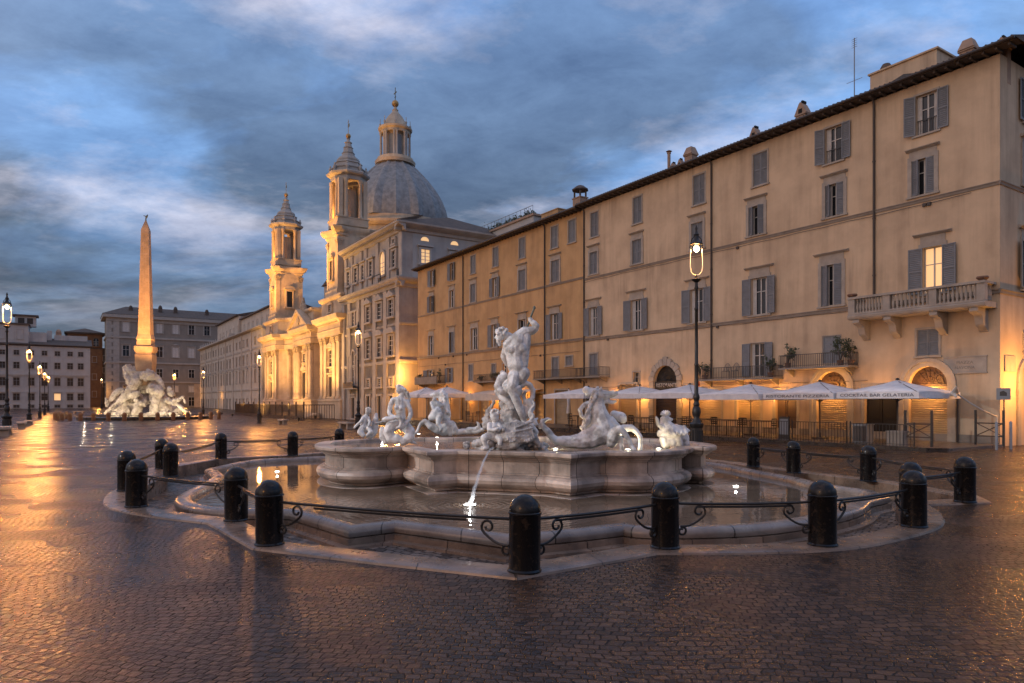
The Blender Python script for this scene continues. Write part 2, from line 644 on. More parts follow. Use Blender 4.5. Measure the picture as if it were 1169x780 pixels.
    K(fn.outputs['Fac'], h3.inputs[0])
    h3.inputs[1].default_value = .9
    K(h2.outputs[0], h3.inputs[2])
    bu = A('ShaderNodeBump')
    bu.inputs['Strength'].default_value = bstr
    bu.inputs['Distance'].default_value = bd
    K(h3.outputs[0], bu.inputs['Height'])
    K(bu.outputs[0], b.inputs['Normal'])
    MATS[name] = m
    return m


cobble('cobble', .096, 1.3, (.022, .0115, .006), (.098, .052, .028), .10, .42, .72)
cobble('cobble_sunk', .17, .6, (.045, .034, .027), (.24, .19, .155), .12, .5, 1.0, True)


def water(name, c, bstr, scale):
    m = bpy.data.materials.new(name)
    m.use_nodes = True
    t = m.node_tree
    b = t.nodes['Principled BSDF']
    tcn = t.nodes.new('ShaderNodeTexCoord')
    n = t.nodes.new('ShaderNodeTexNoise')
    n.inputs['Scale'].default_value = 1.4
    n.inputs['Detail'].default_value = 6
    t.links.new(tcn.outputs['Object'], n.inputs['Vector'])
    r = t.nodes.new('ShaderNodeValToRGB')
    r.color_ramp.elements[0].position = .35
    r.color_ramp.elements[1].position = .65
    r.color_ramp.elements[0].color = (*[x * .6 for x in c], 1)
    r.color_ramp.elements[1].color = (*c, 1)
    t.links.new(n.outputs['Fac'], r.inputs[0])
    t.links.new(r.outputs[0], b.inputs['Base Color'])
    b.inputs['Roughness'].default_value = .03
    b.inputs['IOR'].default_value = 1.33
    n2 = t.nodes.new('ShaderNodeTexNoise')
    n2.inputs['Scale'].default_value = scale
    n2.inputs['Detail'].default_value = 3
    t.links.new(tcn.outputs['Object'], n2.inputs['Vector'])
    bu = t.nodes.new('ShaderNodeBump')
    bu.inputs['Strength'].default_value = bstr
    bu.inputs['Distance'].default_value = .02
    t.links.new(n2.outputs['Fac'], bu.inputs['Height'])
    t.links.new(bu.outputs[0], b.inputs['Normal'])
    MATS[name] = m


water('pool_water', (.20, .145, .10), .14, 5)


def rings(m, cx_w, cy_w):
    """ripples spreading from where the jet falls"""
    t = m.node_tree
    tcn = t.nodes.new('ShaderNodeTexCoord')
    sb = t.nodes.new('ShaderNodeVectorMath')
    sb.operation = 'SUBTRACT'
    sb.inputs[1].default_value = (cx_w, cy_w, -.13)
    t.links.new(tcn.outputs['Object'], sb.inputs[0])
    ln = t.nodes.new('ShaderNodeVectorMath')
    ln.operation = 'LENGTH'
    t.links.new(sb.outputs[0], ln.inputs[0])

    def mt(op, x, y=None):
        q = t.nodes.new('ShaderNodeMath')
        q.operation = op
        for i, v in enumerate((x, y)):
            if v is None: continue
            if isinstance(v, (int, float)): q.inputs[i].default_value = v
            else: t.links.new(v, q.inputs[i])
        return q.outputs[0]
    nz = t.nodes.new('ShaderNodeTexNoise')
    nz.inputs['Scale'].default_value = 3
    t.links.new(tcn.outputs['Object'], nz.inputs['Vector'])
    ph = mt('ADD', mt('MULTIPLY', ln.outputs['Value'], 42), mt('MULTIPLY', nz.outputs['Fac'], 9))
    w = mt('MULTIPLY', mt('SINE', ph), mt('EXPONENT', mt('MULTIPLY', ln.outputs['Value'], -.75)))
    bu = t.nodes.new('ShaderNodeBump')
    bu.inputs['Strength'].default_value = .55
    bu.inputs['Distance'].default_value = .008
    b = t.nodes['Principled BSDF']
    old = b.inputs['Normal'].links[0].from_socket
    t.links.new(w, bu.inputs['Height'])
    t.links.new(old, bu.inputs['Normal'])
    t.links.new(bu.outputs[0], b.inputs['Normal'])


rings(MATS['pool_water'], -.78, 12.62)
water('basin_water', (.16, .17, .17), .25, 7)
# ================================================================== polygons
def smooth_poly(pts, sub=5):
    """pts (x, y[, sharp]) -> closed outline, curved between points not marked sharp"""
    n = len(pts)
    P = [Vector((p[0], p[1])) for p in pts]
    S = [len(p) > 2 and p[2] for p in pts]
    o = []
    for i in range(n):
        j = (i + 1) % n
        o.append(tuple(P[i]))
        if S[i] and S[j]:
            continue
        p1, p2 = P[i], P[j]
        p0 = p1 if S[i] else P[i - 1]
        p3 = p2 if S[j] else P[(j + 1) % n]
        for k in range(1, sub):
            t = k / sub
            q = 0.5 * ((2 * p1) + (p2 - p0) * t + (2 * p0 - 5 * p1 + 4 * p2 - p3) * t * t + (3 * p1 - p0 - 3 * p2 + p3) * t ** 3)
            o.append((q.x, q.y))
    return o


def offset(pts, d):
    """move a counter-clockwise outline outward by d"""
    n = len(pts)
    o = []
    for i in range(n):
        a, b, c = Vector(pts[i - 1]), Vector(pts[i]), Vector(pts[(i + 1) % n])
        e1, e2 = (b - a).normalized(), (c - b).normalized()
        n1, n2 = Vector((e1.y, -e1.x)), Vector((e2.y, -e2.x))
        m = (n1 + n2)
        if m.length < 1e-4:
            m = n1
        m.normalize()
        k = 1 / max(0.5, m.dot(n1))
        o.append((b.x + m.x * d * k, b.y + m.y * d * k))
    return o


def uv_run(o, loops):
    """UV: u is the run along the outline, v the height"""
    n = len(loops[0])
    L = loops[0]
    u = [0.0]
    for i in range(n):
        p, q = L[i], L[(i + 1) % n]
        u.append(u[-1] + math.hypot(p[0] - q[0], p[1] - q[1]))
    uvl = o.data.uv_layers.new(name='UVMap')
    li = 0
    for i in range(len(loops) - 1):
        for k in range(n):
            z0, z1 = loops[i][k][2], loops[i + 1][k][2]
            for (uu, vv) in ((u[k], z0), (u[k + 1], z0), (u[k + 1], z1), (u[k], z1)):
                uvl.data[li].uv = (uu, vv + 10)
                li += 1
    return o


def loft(mb, loops, close_top=False):
    mb.loops = loops
    n = len(loops[0])
    vs = [p for L in loops for p in L]
    fs = []
    for i in range(len(loops) - 1):
        for k in range(n):
            k2 = (k + 1) % n
            fs.append((i * n + k, i * n + k2, (i + 1) * n + k2, (i + 1) * n + k))
    mb.add(vs, fs)


def inpoly(x, y, P):
    c = False
    n = len(P)
    for i in range(n):
        x1, y1 = P[i]
        x2, y2 = P[i - 1]
        if (y1 > y) != (y2 > y) and x < (x2 - x1) * (y - y1) / (y2 - y1) + x1:
            c = not c
    return c


def fill(P, holes=(), extra=()):
    """triangulate outline P minus holes"""
    vs = [Vector(p) for p in P]
    es = [(i, (i + 1) % len(P)) for i in range(len(P))]
    for h in holes:
        b = len(vs)
        vs += [Vector(p) for p in h]
        es += [(b + i, b + (i + 1) % len(h)) for i in range(len(h))]
    vs += [Vector(p) for p in extra]
    r = delaunay_2d_cdt(vs, es, [], 0, 1e-5)
    ov, of = r[0], r[2]
    fs = []
    for f in of:
        c = sum((ov[i] for i in f), Vector((0, 0))) / len(f)
        if inpoly(c.x, c.y, P) and not any(inpoly(c.x, c.y, h) for h in holes):
            a = list(f)
            ar = sum(ov[a[i - 1]].cross(ov[a[i]]) for i in range(len(a)))
            fs.append(a if ar > 0 else a[::-1])
    return [(v.x, v.y) for v in ov], fs


# ================================================================== fountain plan
OUT = smooth_poly([(0.05, 6.85, 1), (1.70, 7.98, 1), (2.8, 8.0), (3.95, 8.2), (4.95, 8.75), (6.1, 9.7), (6.8, 10.8), (7.15, 11.7, 1), (8.45, 12.0, 1), (8.75, 12.8, 1),
                   (8.45, 15.2), (7.5, 17.3), (6.95, 18.8, 1), (6.2, 20.6), (4.6, 22.6), (2, 23.7), (0, 24.8, 1), (-2, 23.9), (-4, 24.0), (-6.1, 24.8, 1), (-7.6, 22.6),
                   (-9.2, 21.3), (-9.6, 18.0, 1), (-8.55, 15.9, 1), (-8.3, 14.9), (-7.95, 13.6), (-7.45, 12.45), (-6.7, 11.35), (-5.6, 10.55), (-4.45, 9.95, 1), (-3.15, 8.25, 1), (-1.4, 7.45, 1)])
INN = offset(OUT, -0.46)
POOL = smooth_poly([(-5.35, 11.8), (-4.7, 11.5), (-3.6, 11.42, 1), (-2.3, 9.95, 1), (-1.75, 10.35, 1), (-0.05, 9.25, 1), (0.85, 9.65), (1.66, 10.1, 1), (2.04, 9.85), (3.35, 10.0), (4.5, 10.6),
                    (5.7, 11.6), (6.5, 12.7, 1), (7.1, 13.2, 1), (7.2, 13.9, 1), (6.75, 15.0), (6.7, 16.2, 1), (6.3, 18.2), (5.8, 20.2), (3.6, 21.8), (0, 22.6, 1), (-3, 21.7), (-5.0, 22.2), (-6.3, 22.2, 1), (-7.9, 21.0),
                    (-8.05, 18.3, 1), (-7.1, 16.6, 1), (-6.7, 15.0), (-6.35, 13.4), (-5.95, 12.45)])
BAS = smooth_poly([(-4.85, 16.9), (-4.5, 15.8), (-3.9, 15.15), (-3.15, 15.0), (-2.5, 15.5, 1), (-1.74, 13.98, 1), (-1.15, 14.38, 1), (0.66, 13.82, 1), (1.15, 13.3, 1), (1.92, 14.0, 1), (2.7, 13.9), (3.5, 14.35),
                   (4.0, 15.1), (4.05, 15.6, 1), (4.45, 15.45), (4.82, 16.1), (4.8, 17.3), (4.3, 18.5, 1), (4.15, 18.9), (3.1, 19.6), (1.9, 19.6, 1), (1.1, 20.1, 1), (-1.0, 20.1, 1), (-1.9, 19.6, 1), (-3.2, 19.5), (-4.2, 18.8), (-4.8, 17.9)])

# ---- the ground: one sheet reaching the horizon, open over the sunken fountain floor
GX, GY = (-420, 420), (-40, 900)
ex = []
for y in (-6, 0, 4, 9, 26, 34, 42, 50, 58, 66, 74, 82, 96, 112, 124, 136, 148, 160, 172, 260, 500):
    for x in (-250, -120, -70, -40, -22, -12, 12, 24, 40, 70, 120, 250):
        if not inpoly(x, y, OUT):
            ex.append((x, y))
gv, gf = fill([(GX[0], GY[0]), (GX[1], GY[0]), (GX[1], GY[1]), (GX[0], GY[1])], [OUT], ex)
g = MB()
g.add([(x, y, gz(x, y)) for x, y in gv], gf)
g.build('ground', M['cobble'], kind='structure')

# ---- stone kerb ring, sunken floor
fount_root = empty('fountain', (0, 16.5, 0), 0, 'lobed marble fountain with a round moulded pool and a raised basin', 'fountain')
OFF = Matrix.Translation((0, -16.5, 0))
k = MB(OFF)
loft(k, [[(x, y, -.02) for x, y in OUT], [(x, y, .022) for x, y in offset(OUT, -.015)], [(x, y, .03) for x, y in offset(OUT, -.04)], [(x, y, .03) for x, y in offset(INN, .02)], [(x, y, .02) for x, y in INN], [(x, y, -.34) for x, y in offset(INN, -.01)]])
uv_run(k.build('kerb', M['ring_stone'], fount_root, angle=30), k.loops)
fl = MB(OFF)
fv, ff = fill(offset(INN, .05), [offset(POOL, .1)])
fl.add([(x, y, -.3) for x, y in fv], ff)
fl.build('sunken_floor', M['cobble_sunk'], fount_root)
# inner lighter slabs round the pool and its moulded rim
st = MB(OFF)
loft(st, [[(x, y, -.32) for x, y in offset(POOL, .33)], [(x, y, -.262) for x, y in offset(POOL, .32)], [(x, y, -.255) for x, y in offset(POOL, .2)],
          [(x, y, -.17) for x, y in offset(POOL, .195)], [(x, y, -.16) for x, y in offset(POOL, .1)]])
uv_run(st.build('pool_step', M['ring_stone'], fount_root, angle=30), st.loops)
rm = MB(OFF)
prof = [(.10, -.165), (.165, -.15), (.18, -.10), (.165, -.05), (.12, -.015), (.04, .0), (-.05, -.005), (-.11, -.03), (-.13, -.08), (-.13, -.20)]
loft(rm, [[(x, y, z) for x, y in offset(POOL, d)] for d, z in prof])
uv_run(rm.build('pool_rim', M['rim_stone'], fount_root, angle=50), rm.loops)
wv, wf = fill(offset(POOL, -.1), [offset(BAS, -.35)])
w_ = MB()
w_.add([(x, y, -.13) for x, y in wv], wf)
w_.build('pool_water', M['pool_water'], kind='structure')
# ---- raised basin
bs = MB(OFF)
prof = [(-.42, -.30), (-.40, -.12), (-.30, -.10), (-.29, -.06), (-.20, -.035), (-.11, .01), (-.05, .07), (-.03, .14), (-.05, .20), (-.12, .245), (-.20, .26), (-.20, .285), (-.235, .29), (-.245, .30), (-.245, .54),
        (-.20, .545), (-.20, .575), (-.15, .58), (-.13, .615), (-.07, .64), (-.065, .665), (-.01, .67), (.005, .69), (.005, .74), (-.015, .76), (-.36, .765), (-.38, .75), (-.40, .55)]
loft(bs, [[(x, y, z) for x, y in offset(BAS, d)] for d, z in prof])
uv_run(bs.build('upper_basin', M['basin_marble'], fount_root, angle=22), bs.loops)
pl = MB(OFF)
loft(pl, [[(x, y, -.2) for x, y in offset(BAS, -.03)], [(x, y, -.122) for x, y in offset(BAS, -.05)], [(x, y, -.118) for x, y in offset(BAS, -.4)]])
uv_run(pl.build('basin_foot', M['basin_marble'], fount_root, angle=30), pl.loops)
wv, wf = fill(offset(BAS, -.37))
w_ = MB()
w_.add([(x, y, .70) for x, y in wv], wf)
w_.build('basin_water', M['basin_water'], kind='structure')

# ================================================================== bollards
BOL = [  # number, px, base depth
    (0.13, 7.13, 'glossy black bollard at the front tip of the kerb, largest and nearest of all'),
    (1.86, 8.28, 'black bollard just right of the front tip bollard, on the straight kerb'),
    (3.83, 8.42, 'black bollard on the right lobe of the kerb, third rightwards from the front tip'),
    (5.68, 9.65, 'black bollard on the right lobe end, in front of another bollard it partly hides'),
    (7.96, 12.0, 'rightmost black bollard, on the square kerb corner by the open cobbles'),
    (6.42, 11.0, 'black bollard half hidden behind the one on the right lobe end'),
    (7.88, 15.1, 'black bollard at the right rear of the kerb, before the cafe with lettered canopy'),
    (6.93, 16.8, 'black bollard at the right rear, second from the iron lamp post by the cafes'),
    (6.54, 18.5, 'small far bollard at the right rear, nearest to the tall lamp post'),
    (-7.1, 22.1, 'far black bollard alone at the rear kerb, left of the raised basin'),
    (-8.95, 21.0, 'far black bollard at the rear left bend of the kerb, before the wet reflections'),
    (-9.12, 17.8, 'black bollard on the left corner wedge, the rear one of its touching pair'),
    (-8.0, 16.0, 'black bollard on the left corner wedge, the front one of its touching pair'),
    (-7.62, 13.5, 'leftmost black bollard, rear one of the pair on the left lobe'),
    (-6.3, 11.45, 'black bollard on the left lobe edge, in front of the leftmost one'),
    (-4.1, 10.15, 'black bollard at the end of the left lobe, beside the curved pool rim'),
    (-3.0, 8.45, 'large black bollard on the front left kerb corner with a pale wedge'),
    (-6.15, 24.3, 'farthest bollard, only its dome showing left of the raised basin'),
]
KERB = 'black bollards round the fountain kerb'
bol0 = None
sh = MB()
sh.lathe([(.180, 0), (.180, .012), (.166, .03), (.166, .585), (.170, .592), (.176, .60), (.176, .612), (.168, .618)], seg=32)
cp = MB()
cp.lathe([(.165, .617)] + [(.165 * math.cos(a), .632 + .165 * math.sin(a)) for a in [R(q) for q in range(0, 90, 9)]] + [(.004, .797)], seg=32)
for (x, y, lab) in BOL:
    if bol0 is None:
        bol0 = empty('bollard', (x, y, .03), 0, lab, 'bollard', KERB)
        sh.build('shaft', M['bollard_paint'], bol0, angle=30)
        cp.build('cap', M['bollard_paint'], bol0, angle=50)
        o = bol0
    else:
        o = copy_tree(bol0)
        o.location = (x, y, .03)
        o['label'] = lab
    o.rotation_euler = (rnd.uniform(-.012, .012), rnd.uniform(-.012, .012), rnd.uniform(0, 6))


def spiral(c, ux, r0, r1, a0, a1, n=16):
    """flat curl in the plane of ux and z"""
    o = []
    for i in range(n + 1):
        t = i / n
        a = a0 + (a1 - a0) * t
        r = r0 + (r1 - r0) * t
        o.append(c + ux * (r * math.cos(a)) + Vector((0, 0, r * math.sin(a))))
    return o


def scroll(mb, base, d):
    """S bracket from the bollard (base) outwards along d: upper curl under the rail, lower curl at the bollard"""
    b = Vector(base)
    up = spiral(b + d * .30 + Vector((0, 0, .40)), d, .035, .085, R(-200 + 0), R(170), 14)
    # upper curl: start at inner end, unwinding
    cu = []
    for i in range(15):
        t = i / 14
        a = R(-60) + R(420) * (1 - t)
        r = .028 + .055 * t
        cu.append(b + d * (.27 + r * math.cos(a)) + Vector((0, 0, .43 + r * math.sin(a))))
    end = cu[-1]
    mid = [end.lerp(b + d * .035 + Vector((0, 0, .245)), t) + Vector((0, 0, -.035 * math.sin(t * PI))) for t in (.2, .4, .6, .8, 1)]
    mb.tube(cu + mid, .0145, 6)
    cl = []
    for i in range(13):
        t = i / 12
        a = R(95) - R(400) * t
        r = .058 - .032 * t
        cl.append(b + d * (.055 + r * math.cos(a)) + Vector((0, 0, .19 + r * math.sin(a))))
    mb.tube(cl, .0145, 6)


LINKS = [(0, 1, 'iron rail from the front tip bollard rightwards to the next'), (1, 2, 'iron rail between the second and third bollards of the right front'),
         (2, 3, 'iron rail along the right lobe to the half hiding bollard'), (3, 5, 'short iron rail joining the two overlapping bollards at the right lobe end'),
         (5, 4, 'iron rail running to the rightmost corner bollard'), (4, 6, 'iron rail leaving the rightmost bollard for the right rear'),
         (6, 7, 'iron rail at the right rear before the cafe terrace'), (7, 8, 'iron rail farthest to the right rear, near the tall lamp post'),
         (0, 16, 'long iron rail from the front tip bollard to the front left corner'), (16, 15, 'short iron rail across the pale wedge at the front left'),
         (15, 14, 'iron rail spanning the left lobe in front of the curved pool rim'), (14, 13, 'short curled iron rail between the two leftmost bollards'),
         (13, 11, 'iron rail behind the left lobe running to the corner wedge'), (11, 12, 'short iron rail between the touching pair on the corner wedge'),
         (12, 10, 'iron rail from the corner wedge to the rear left bend'), (10, 9, 'iron rail along the rear left kerb before the wet reflections'),
         (9, 17, 'iron rail at the rear that disappears behind the raised basin')]
for (i, j, lab) in LINKS:
    a = Vector((BOL[i][0], BOL[i][1], .03))
    b = Vector((BOL[j][0], BOL[j][1], .03))
    d = (b - a).normalized()
    L = (b - a).length
    s = d.cross(Vector((0, 0, 1)))
    root = empty('rail', a, 0, lab, 'iron rail', 'iron rails between the fountain bollards')
    mb = MB()
    pts = [d * t * L + Vector((0, 0, .53 - .018 * math.sin(PI * t))) for t in [q / 10 for q in range(11)]]
    pts[0] = d * .15 + Vector((0, 0, .53))
    pts[-1] = d * (L - .15) + Vector((0, 0, .53))
    mb.tube(pts, .018, 6)
    mb.build('bar', M['lamp_iron'], root)
    if L > 1.5:
        mid = pts[2:9]
        mb = MB()
        mb.tube([p + Vector((0, 0, -.035)) for p in mid], .014, 6)
        mb.build('lower_bar', M['lamp_iron'], root)
        for q, dd in ((d * .15, d), (d * (L - .15), -d)):
            mb = MB()
            scroll(mb, q, dd)
            mb.build('scroll', M['lamp_iron'], root)
# ================================================================== sculpture
def blob(name, chains, material, parent, voxel=.03, smooth=1, disp=0.0, dscale=3.0, seed=0, lumps=(), scale=1.0):
    """chains of round cones joined into one continuous carved surface"""
    mb = MB()
    for ch in chains:
        if len(ch) == 1:
            p, r = ch[0]
            mb.cone(p, r, Vector(p) + Vector((0, 0, r * .05)), r)
        for (p, r), (q, s) in zip(ch[:-1], ch[1:]):
            mb.cone(p, r, q, s)
    me = mb.mesh(name, material)
    o = bpy.data.objects.new(name + '_tmp', me)
    COL.objects.link(o)
    md = o.modifiers.new('r', 'REMESH')
    md.mode = 'VOXEL'
    md.voxel_size = voxel
    md.adaptivity = 0
    if smooth:
        sm = o.modifiers.new('s', 'SMOOTH')
        sm.factor = .5
        sm.iterations = smooth
    dg = bpy.context.evaluated_depsgraph_get()
    ev = bpy.data.meshes.new_from_object(o.evaluated_get(dg))
    bpy.data.objects.remove(o)
    ev.name = name
    if disp:
        sv = Vector((seed * 7.3, seed * 1.7, seed))
        nv = [v.normal.copy() for v in ev.vertices]
        for v, nn in zip(ev.vertices, nv):
            d = noise.fractal(v.co * dscale + sv, 1.0, 2.2, 4, noise_basis='PERLIN_ORIGINAL')
            rdg = abs(noise.noise(v.co * dscale * 1.7 + sv))
            v.co += nn * disp * (d - .9 * (0.25 - rdg))
    ev.polygons.foreach_set('use_smooth', [True] * len(ev.polygons))
    ev.materials.clear()
    ev.materials.append(material)
    ob = bpy.data.objects.new(name, ev)
    COL.objects.link(ob)
    ob.parent = parent
    return ob


class Sk:
    """turn sketch coordinates of one statue into metres round its base"""
    def __init__(s, ox, oy, sc, depth, root, slim=1.0):
        s.slim = slim
        s.ox, s.oy, s.sc, s.D, s.root = ox, oy, sc, depth, Vector(root)

    def p(s, x, y, dy=0.0):
        px, py = s.ox + x / s.sc, s.oy + y / s.sc
        Y = s.D + dy
        return Vector(((px - CX) / FPX * Y, Y, EYE - (py - HY) / FPX * Y)) - s.root

    def r(s, r, dy=0.0):
        return r / s.sc / FPX * (s.D + dy) * s.slim

    def ch(s, *pts):
        return [(s.p(a[0], a[1], a[2]), s.r(a[3])) for a in pts]


def statue(name, label, cat, depth, px, z=.66, group='white marble statues in the raised basin'):
    loc = Vector(((px - CX) / FPX * depth, depth, z))
    return empty(name, loc, 0, label, cat, group), loc


# ---- the central figure
root, loc = statue('sea_god_statue', 'tall white marble sea god seen from behind raising a spear over coiled tentacles', 'statue', 14.9, 588)
k = Sk(530, 350, 4.336, 14.75, loc, .88)
body = [
    k.ch((268, 345, .0, 38), (262, 290, -.02, 40), (258, 250, 0, 42), (262, 205, 0, 50), (270, 165, 0, 44)),
    k.ch((240, 300, 0, 30), (238, 240, .02, 38), (228, 205, .03, 40)), k.ch((292, 300, 0, 26), (295, 240, 0, 30), (300, 180, 0, 34), (305, 140, 0, 28)),
    k.ch((218, 190, .02, 33), (255, 160, 0, 34), (300, 125, 0, 30)),
    k.ch((238, 215, -.1, 24)), k.ch((285, 205, -.1, 26)), k.ch((296, 330, -.05, 35), (285, 350, -.06, 34)), k.ch((250, 335, -.04, 34), (240, 350, -.05, 32)),
    k.ch((240, 160, .03, 24), (212, 145, .03, 24), (192, 140, .02, 27)),
    k.ch((183, 135, .0, 27), (180, 145, 0, 26), (172, 160, 0, 18)), k.ch((160, 150, 0, 9), (152, 156, 0, 5)), k.ch((170, 172, .02, 14), (176, 190, .03, 9)),
    k.ch((298, 127, 0, 28), (335, 120, 0, 25), (352, 110, 0, 20), (358, 96, -.03, 17), (346, 84, -.02, 18), (334, 74, 0, 13), (326, 66, 0, 11)),
    k.ch((212, 200, .05, 25), (196, 245, .2, 20), (212, 285, .35, 15), (222, 292, .4, 12)),
    k.ch((248, 350, -.08, 37), (238, 395, -.14, 33), (238, 420, -.15, 25), (262, 470, -.08, 26), (276, 510, -.05, 22), (292, 560, 0, 14), (300, 580, 0, 15), (285, 600, -.12, 11)),
    k.ch((275, 350, .05, 36), (225, 375, .28, 32), (202, 400, .36, 24), (208, 460, .34, 22), (222, 520, .3, 15), (210, 545, .25, 12)),
]
for i in range(26):   # hair and beard curls
    a = i * 2.4
    body.append(k.ch((186 + 27 * math.cos(a) * (0.5 + .5 * (i % 2)), 124 + 17 * math.sin(a), -.02 - .07 * math.sin(i * 1.7), 8 + i % 3)))
for i in range(4):    # fingers closed on the shaft
    body.append(k.ch((318 + i * 2, 58 + i * 6, -.02, 4), (326 + i * 2, 56 + i * 6, -.045, 4.2), (336 + i * 1.5, 59 + i * 6, -.02, 4)))
for i in range(9):    # cloth wound round the hip
    a = i / 8
    body.append(k.ch((205 + 70 * a, 395 + 18 * math.sin(a * 3), -.16 - .05 * math.sin(a * 3), 9), (200 + 82 * a, 412 + 22 * math.sin(a * 3), -.1, 8)))
body.append(k.ch((205, 392, -.05, 18), (230, 404, -.17, 16), (255, 410, -.18, 17), (272, 425, -.1, 20), (268, 445, -.05, 12)))
blob('body', body, M['marble_statue'], root, .012, 1, .0035, 14, 1)
sp = MB()
sp.tube([k.p(347, 8, -.01), k.p(330, 50, -.01), k.p(296, 150, .30), k.p(262, 260, .55)], .021, 8)
sp.lathe([(.03, 0), (.034, .03), (.02, .06)], c=tuple(k.p(347, 12, -.01)), seg=8)
sp.build('spear', M['bronze_green'], root)
oc = [k.ch((282, 392, .0, 16), (300, 378, 0, 15), (325, 388, 0, 15), (340, 415, 0, 15), (338, 450, 0, 14), (320, 478, 0, 13), (300, 470, .0, 12), (292, 445, 0, 11), (300, 425, -.05, 9)),
      k.ch((310, 500, .1, 32), (300, 540, .1, 28)), k.ch((320, 470, 0, 18), (335, 500, 0, 18), (325, 530, -.05, 15), (338, 560, -.05, 14), (355, 580, -.05, 12), (350, 560, -.05, 8), (362, 555, 0, 6)),
      k.ch((322, 590, -.02, 15), (340, 600, -.05, 15), (356, 620, -.05, 14), (352, 645, -.05, 12)), k.ch((290, 590, -.1, 14), (318, 575, -.1, 13), (336, 590, -.1, 12)),
      k.ch((190, 330, .1, 17), (200, 345, .0, 20), (178, 360, 0, 22), (165, 395, 0, 22), (182, 420, -.05, 20), (205, 430, 0, 20)), k.ch((160, 420, .1, 14), (185, 450, .05, 18), (215, 470, 0, 18), (235, 500, 0, 15)),
      k.ch((200, 350, 0, 12), (175, 345, -.03, 10), (168, 360, -.03, 7))]
for i in range(16):
    a = i / 15
    oc.append(k.ch((340 - 12 * a + 8 * math.sin(i), 470 + 140 * a, -.1, 7 + i % 3)))
blob('tentacles', oc, M['marble_statue'], root, .012, 1, .004, 14, 2)
rk = [k.ch((150, 470, .35, 12), (118, 520, .4, 14), (104, 590, .4, 18)), k.ch((215, 470, .4, 50), (240, 560, .3, 70), (230, 640, .2, 90)),
      k.ch((60, 680, .1, 30), (160, 690, 0, 38), (260, 690, 0, 40), (340, 690, 0, 30), (395, 700, 0, 18)), k.ch((150, 560, .1, 24), (165, 620, .1, 40)), k.ch((310, 640, .1, 50))]
r2 = random.Random(5)
for i in range(46):
    x = r2.uniform(8, 405)
    y = r2.uniform(668, 716)
    dx = r2.uniform(-26, 26)
    dd = r2.uniform(-.35, .5)
    rk.append(k.ch((x, y, dd, r2.uniform(9, 20)), (x + dx, y - r2.uniform(-8, 20), dd + r2.uniform(-.1, .1), r2.uniform(5, 13))))
blob('rocks', rk, M['marble_rock'], root, .018, 1, .05, 6, 3)

# ---- child on the gaping fish, before the central rocks
root, loc = statue('child_and_fish_statue', 'small marble child riding a gaping fish that spouts the water jet', 'statue', 14.3, 566)
k = Sk(530, 350, 4.336, 14.35, loc, .88)
ch = [k.ch((150, 540, 0, 27), (152, 552, -.02, 24)), k.ch((132, 552, -.06, 5)), k.ch((150, 575, 0, 16), (146, 600, 0, 30), (138, 635, 0, 33)),
      k.ch((125, 585, -.05, 15), (122, 610, -.1, 12), (150, 612, -.16, 11), (166, 604, -.18, 9)), k.ch((168, 585, 0, 14), (184, 600, -.08, 12), (170, 612, -.15, 10)),
      k.ch((125, 640, -.05, 24), (98, 650, -.12, 20), (100, 675, -.12, 15), (112, 698, -.1, 12), (98, 704, -.14, 9)), k.ch((155, 640, 0, 24), (178, 655, -.1, 18), (176, 680, -.12, 12))]
for i in range(22):
    a = i * 2.399
    ch.append(k.ch((151 + 24 * math.cos(a) * (.4 + .6 * (i / 22)), 524 + 13 * math.sin(a), -.07 * math.sin(i * 2.1), 7)))
blob('child', ch, M['marble_statue'], root, .010, 1, .002, 14, 4)
fi = [k.ch((160, 660, -.05, 16), (205, 640, 0, 46), (250, 640, .02, 55), (300, 640, .05, 46), (345, 650, .1, 26), (372, 690, .1, 14)), k.ch((165, 655, -.08, 13), (200, 625, -.05, 24)), k.ch((165, 690, -.05, 12), (205, 690, 0, 26), (250, 680, 0, 32)),
      k.ch((195, 610, -.15, 12)), k.ch((210, 590, 0, 10), (260, 570, .05, 12), (300, 590, .05, 14)), k.ch((255, 600, -.12, 5), (340, 570, 0, 5)), k.ch((255, 620, -.16, 6), (345, 600, -.03, 5)), k.ch((255, 645, -.18, 6), (340, 640, -.05, 5))]
for i in range(12):
    fi.append(k.ch((205 + 11 * i, 585 - 6 * math.sin(i / 2), -.02, 5), (215 + 12 * i, 660 + 10 * math.sin(i), -.2 + .012 * i, 6)))
blob('fish', fi, M['marble_rock'], root, .013, 1, .012, 11, 5)

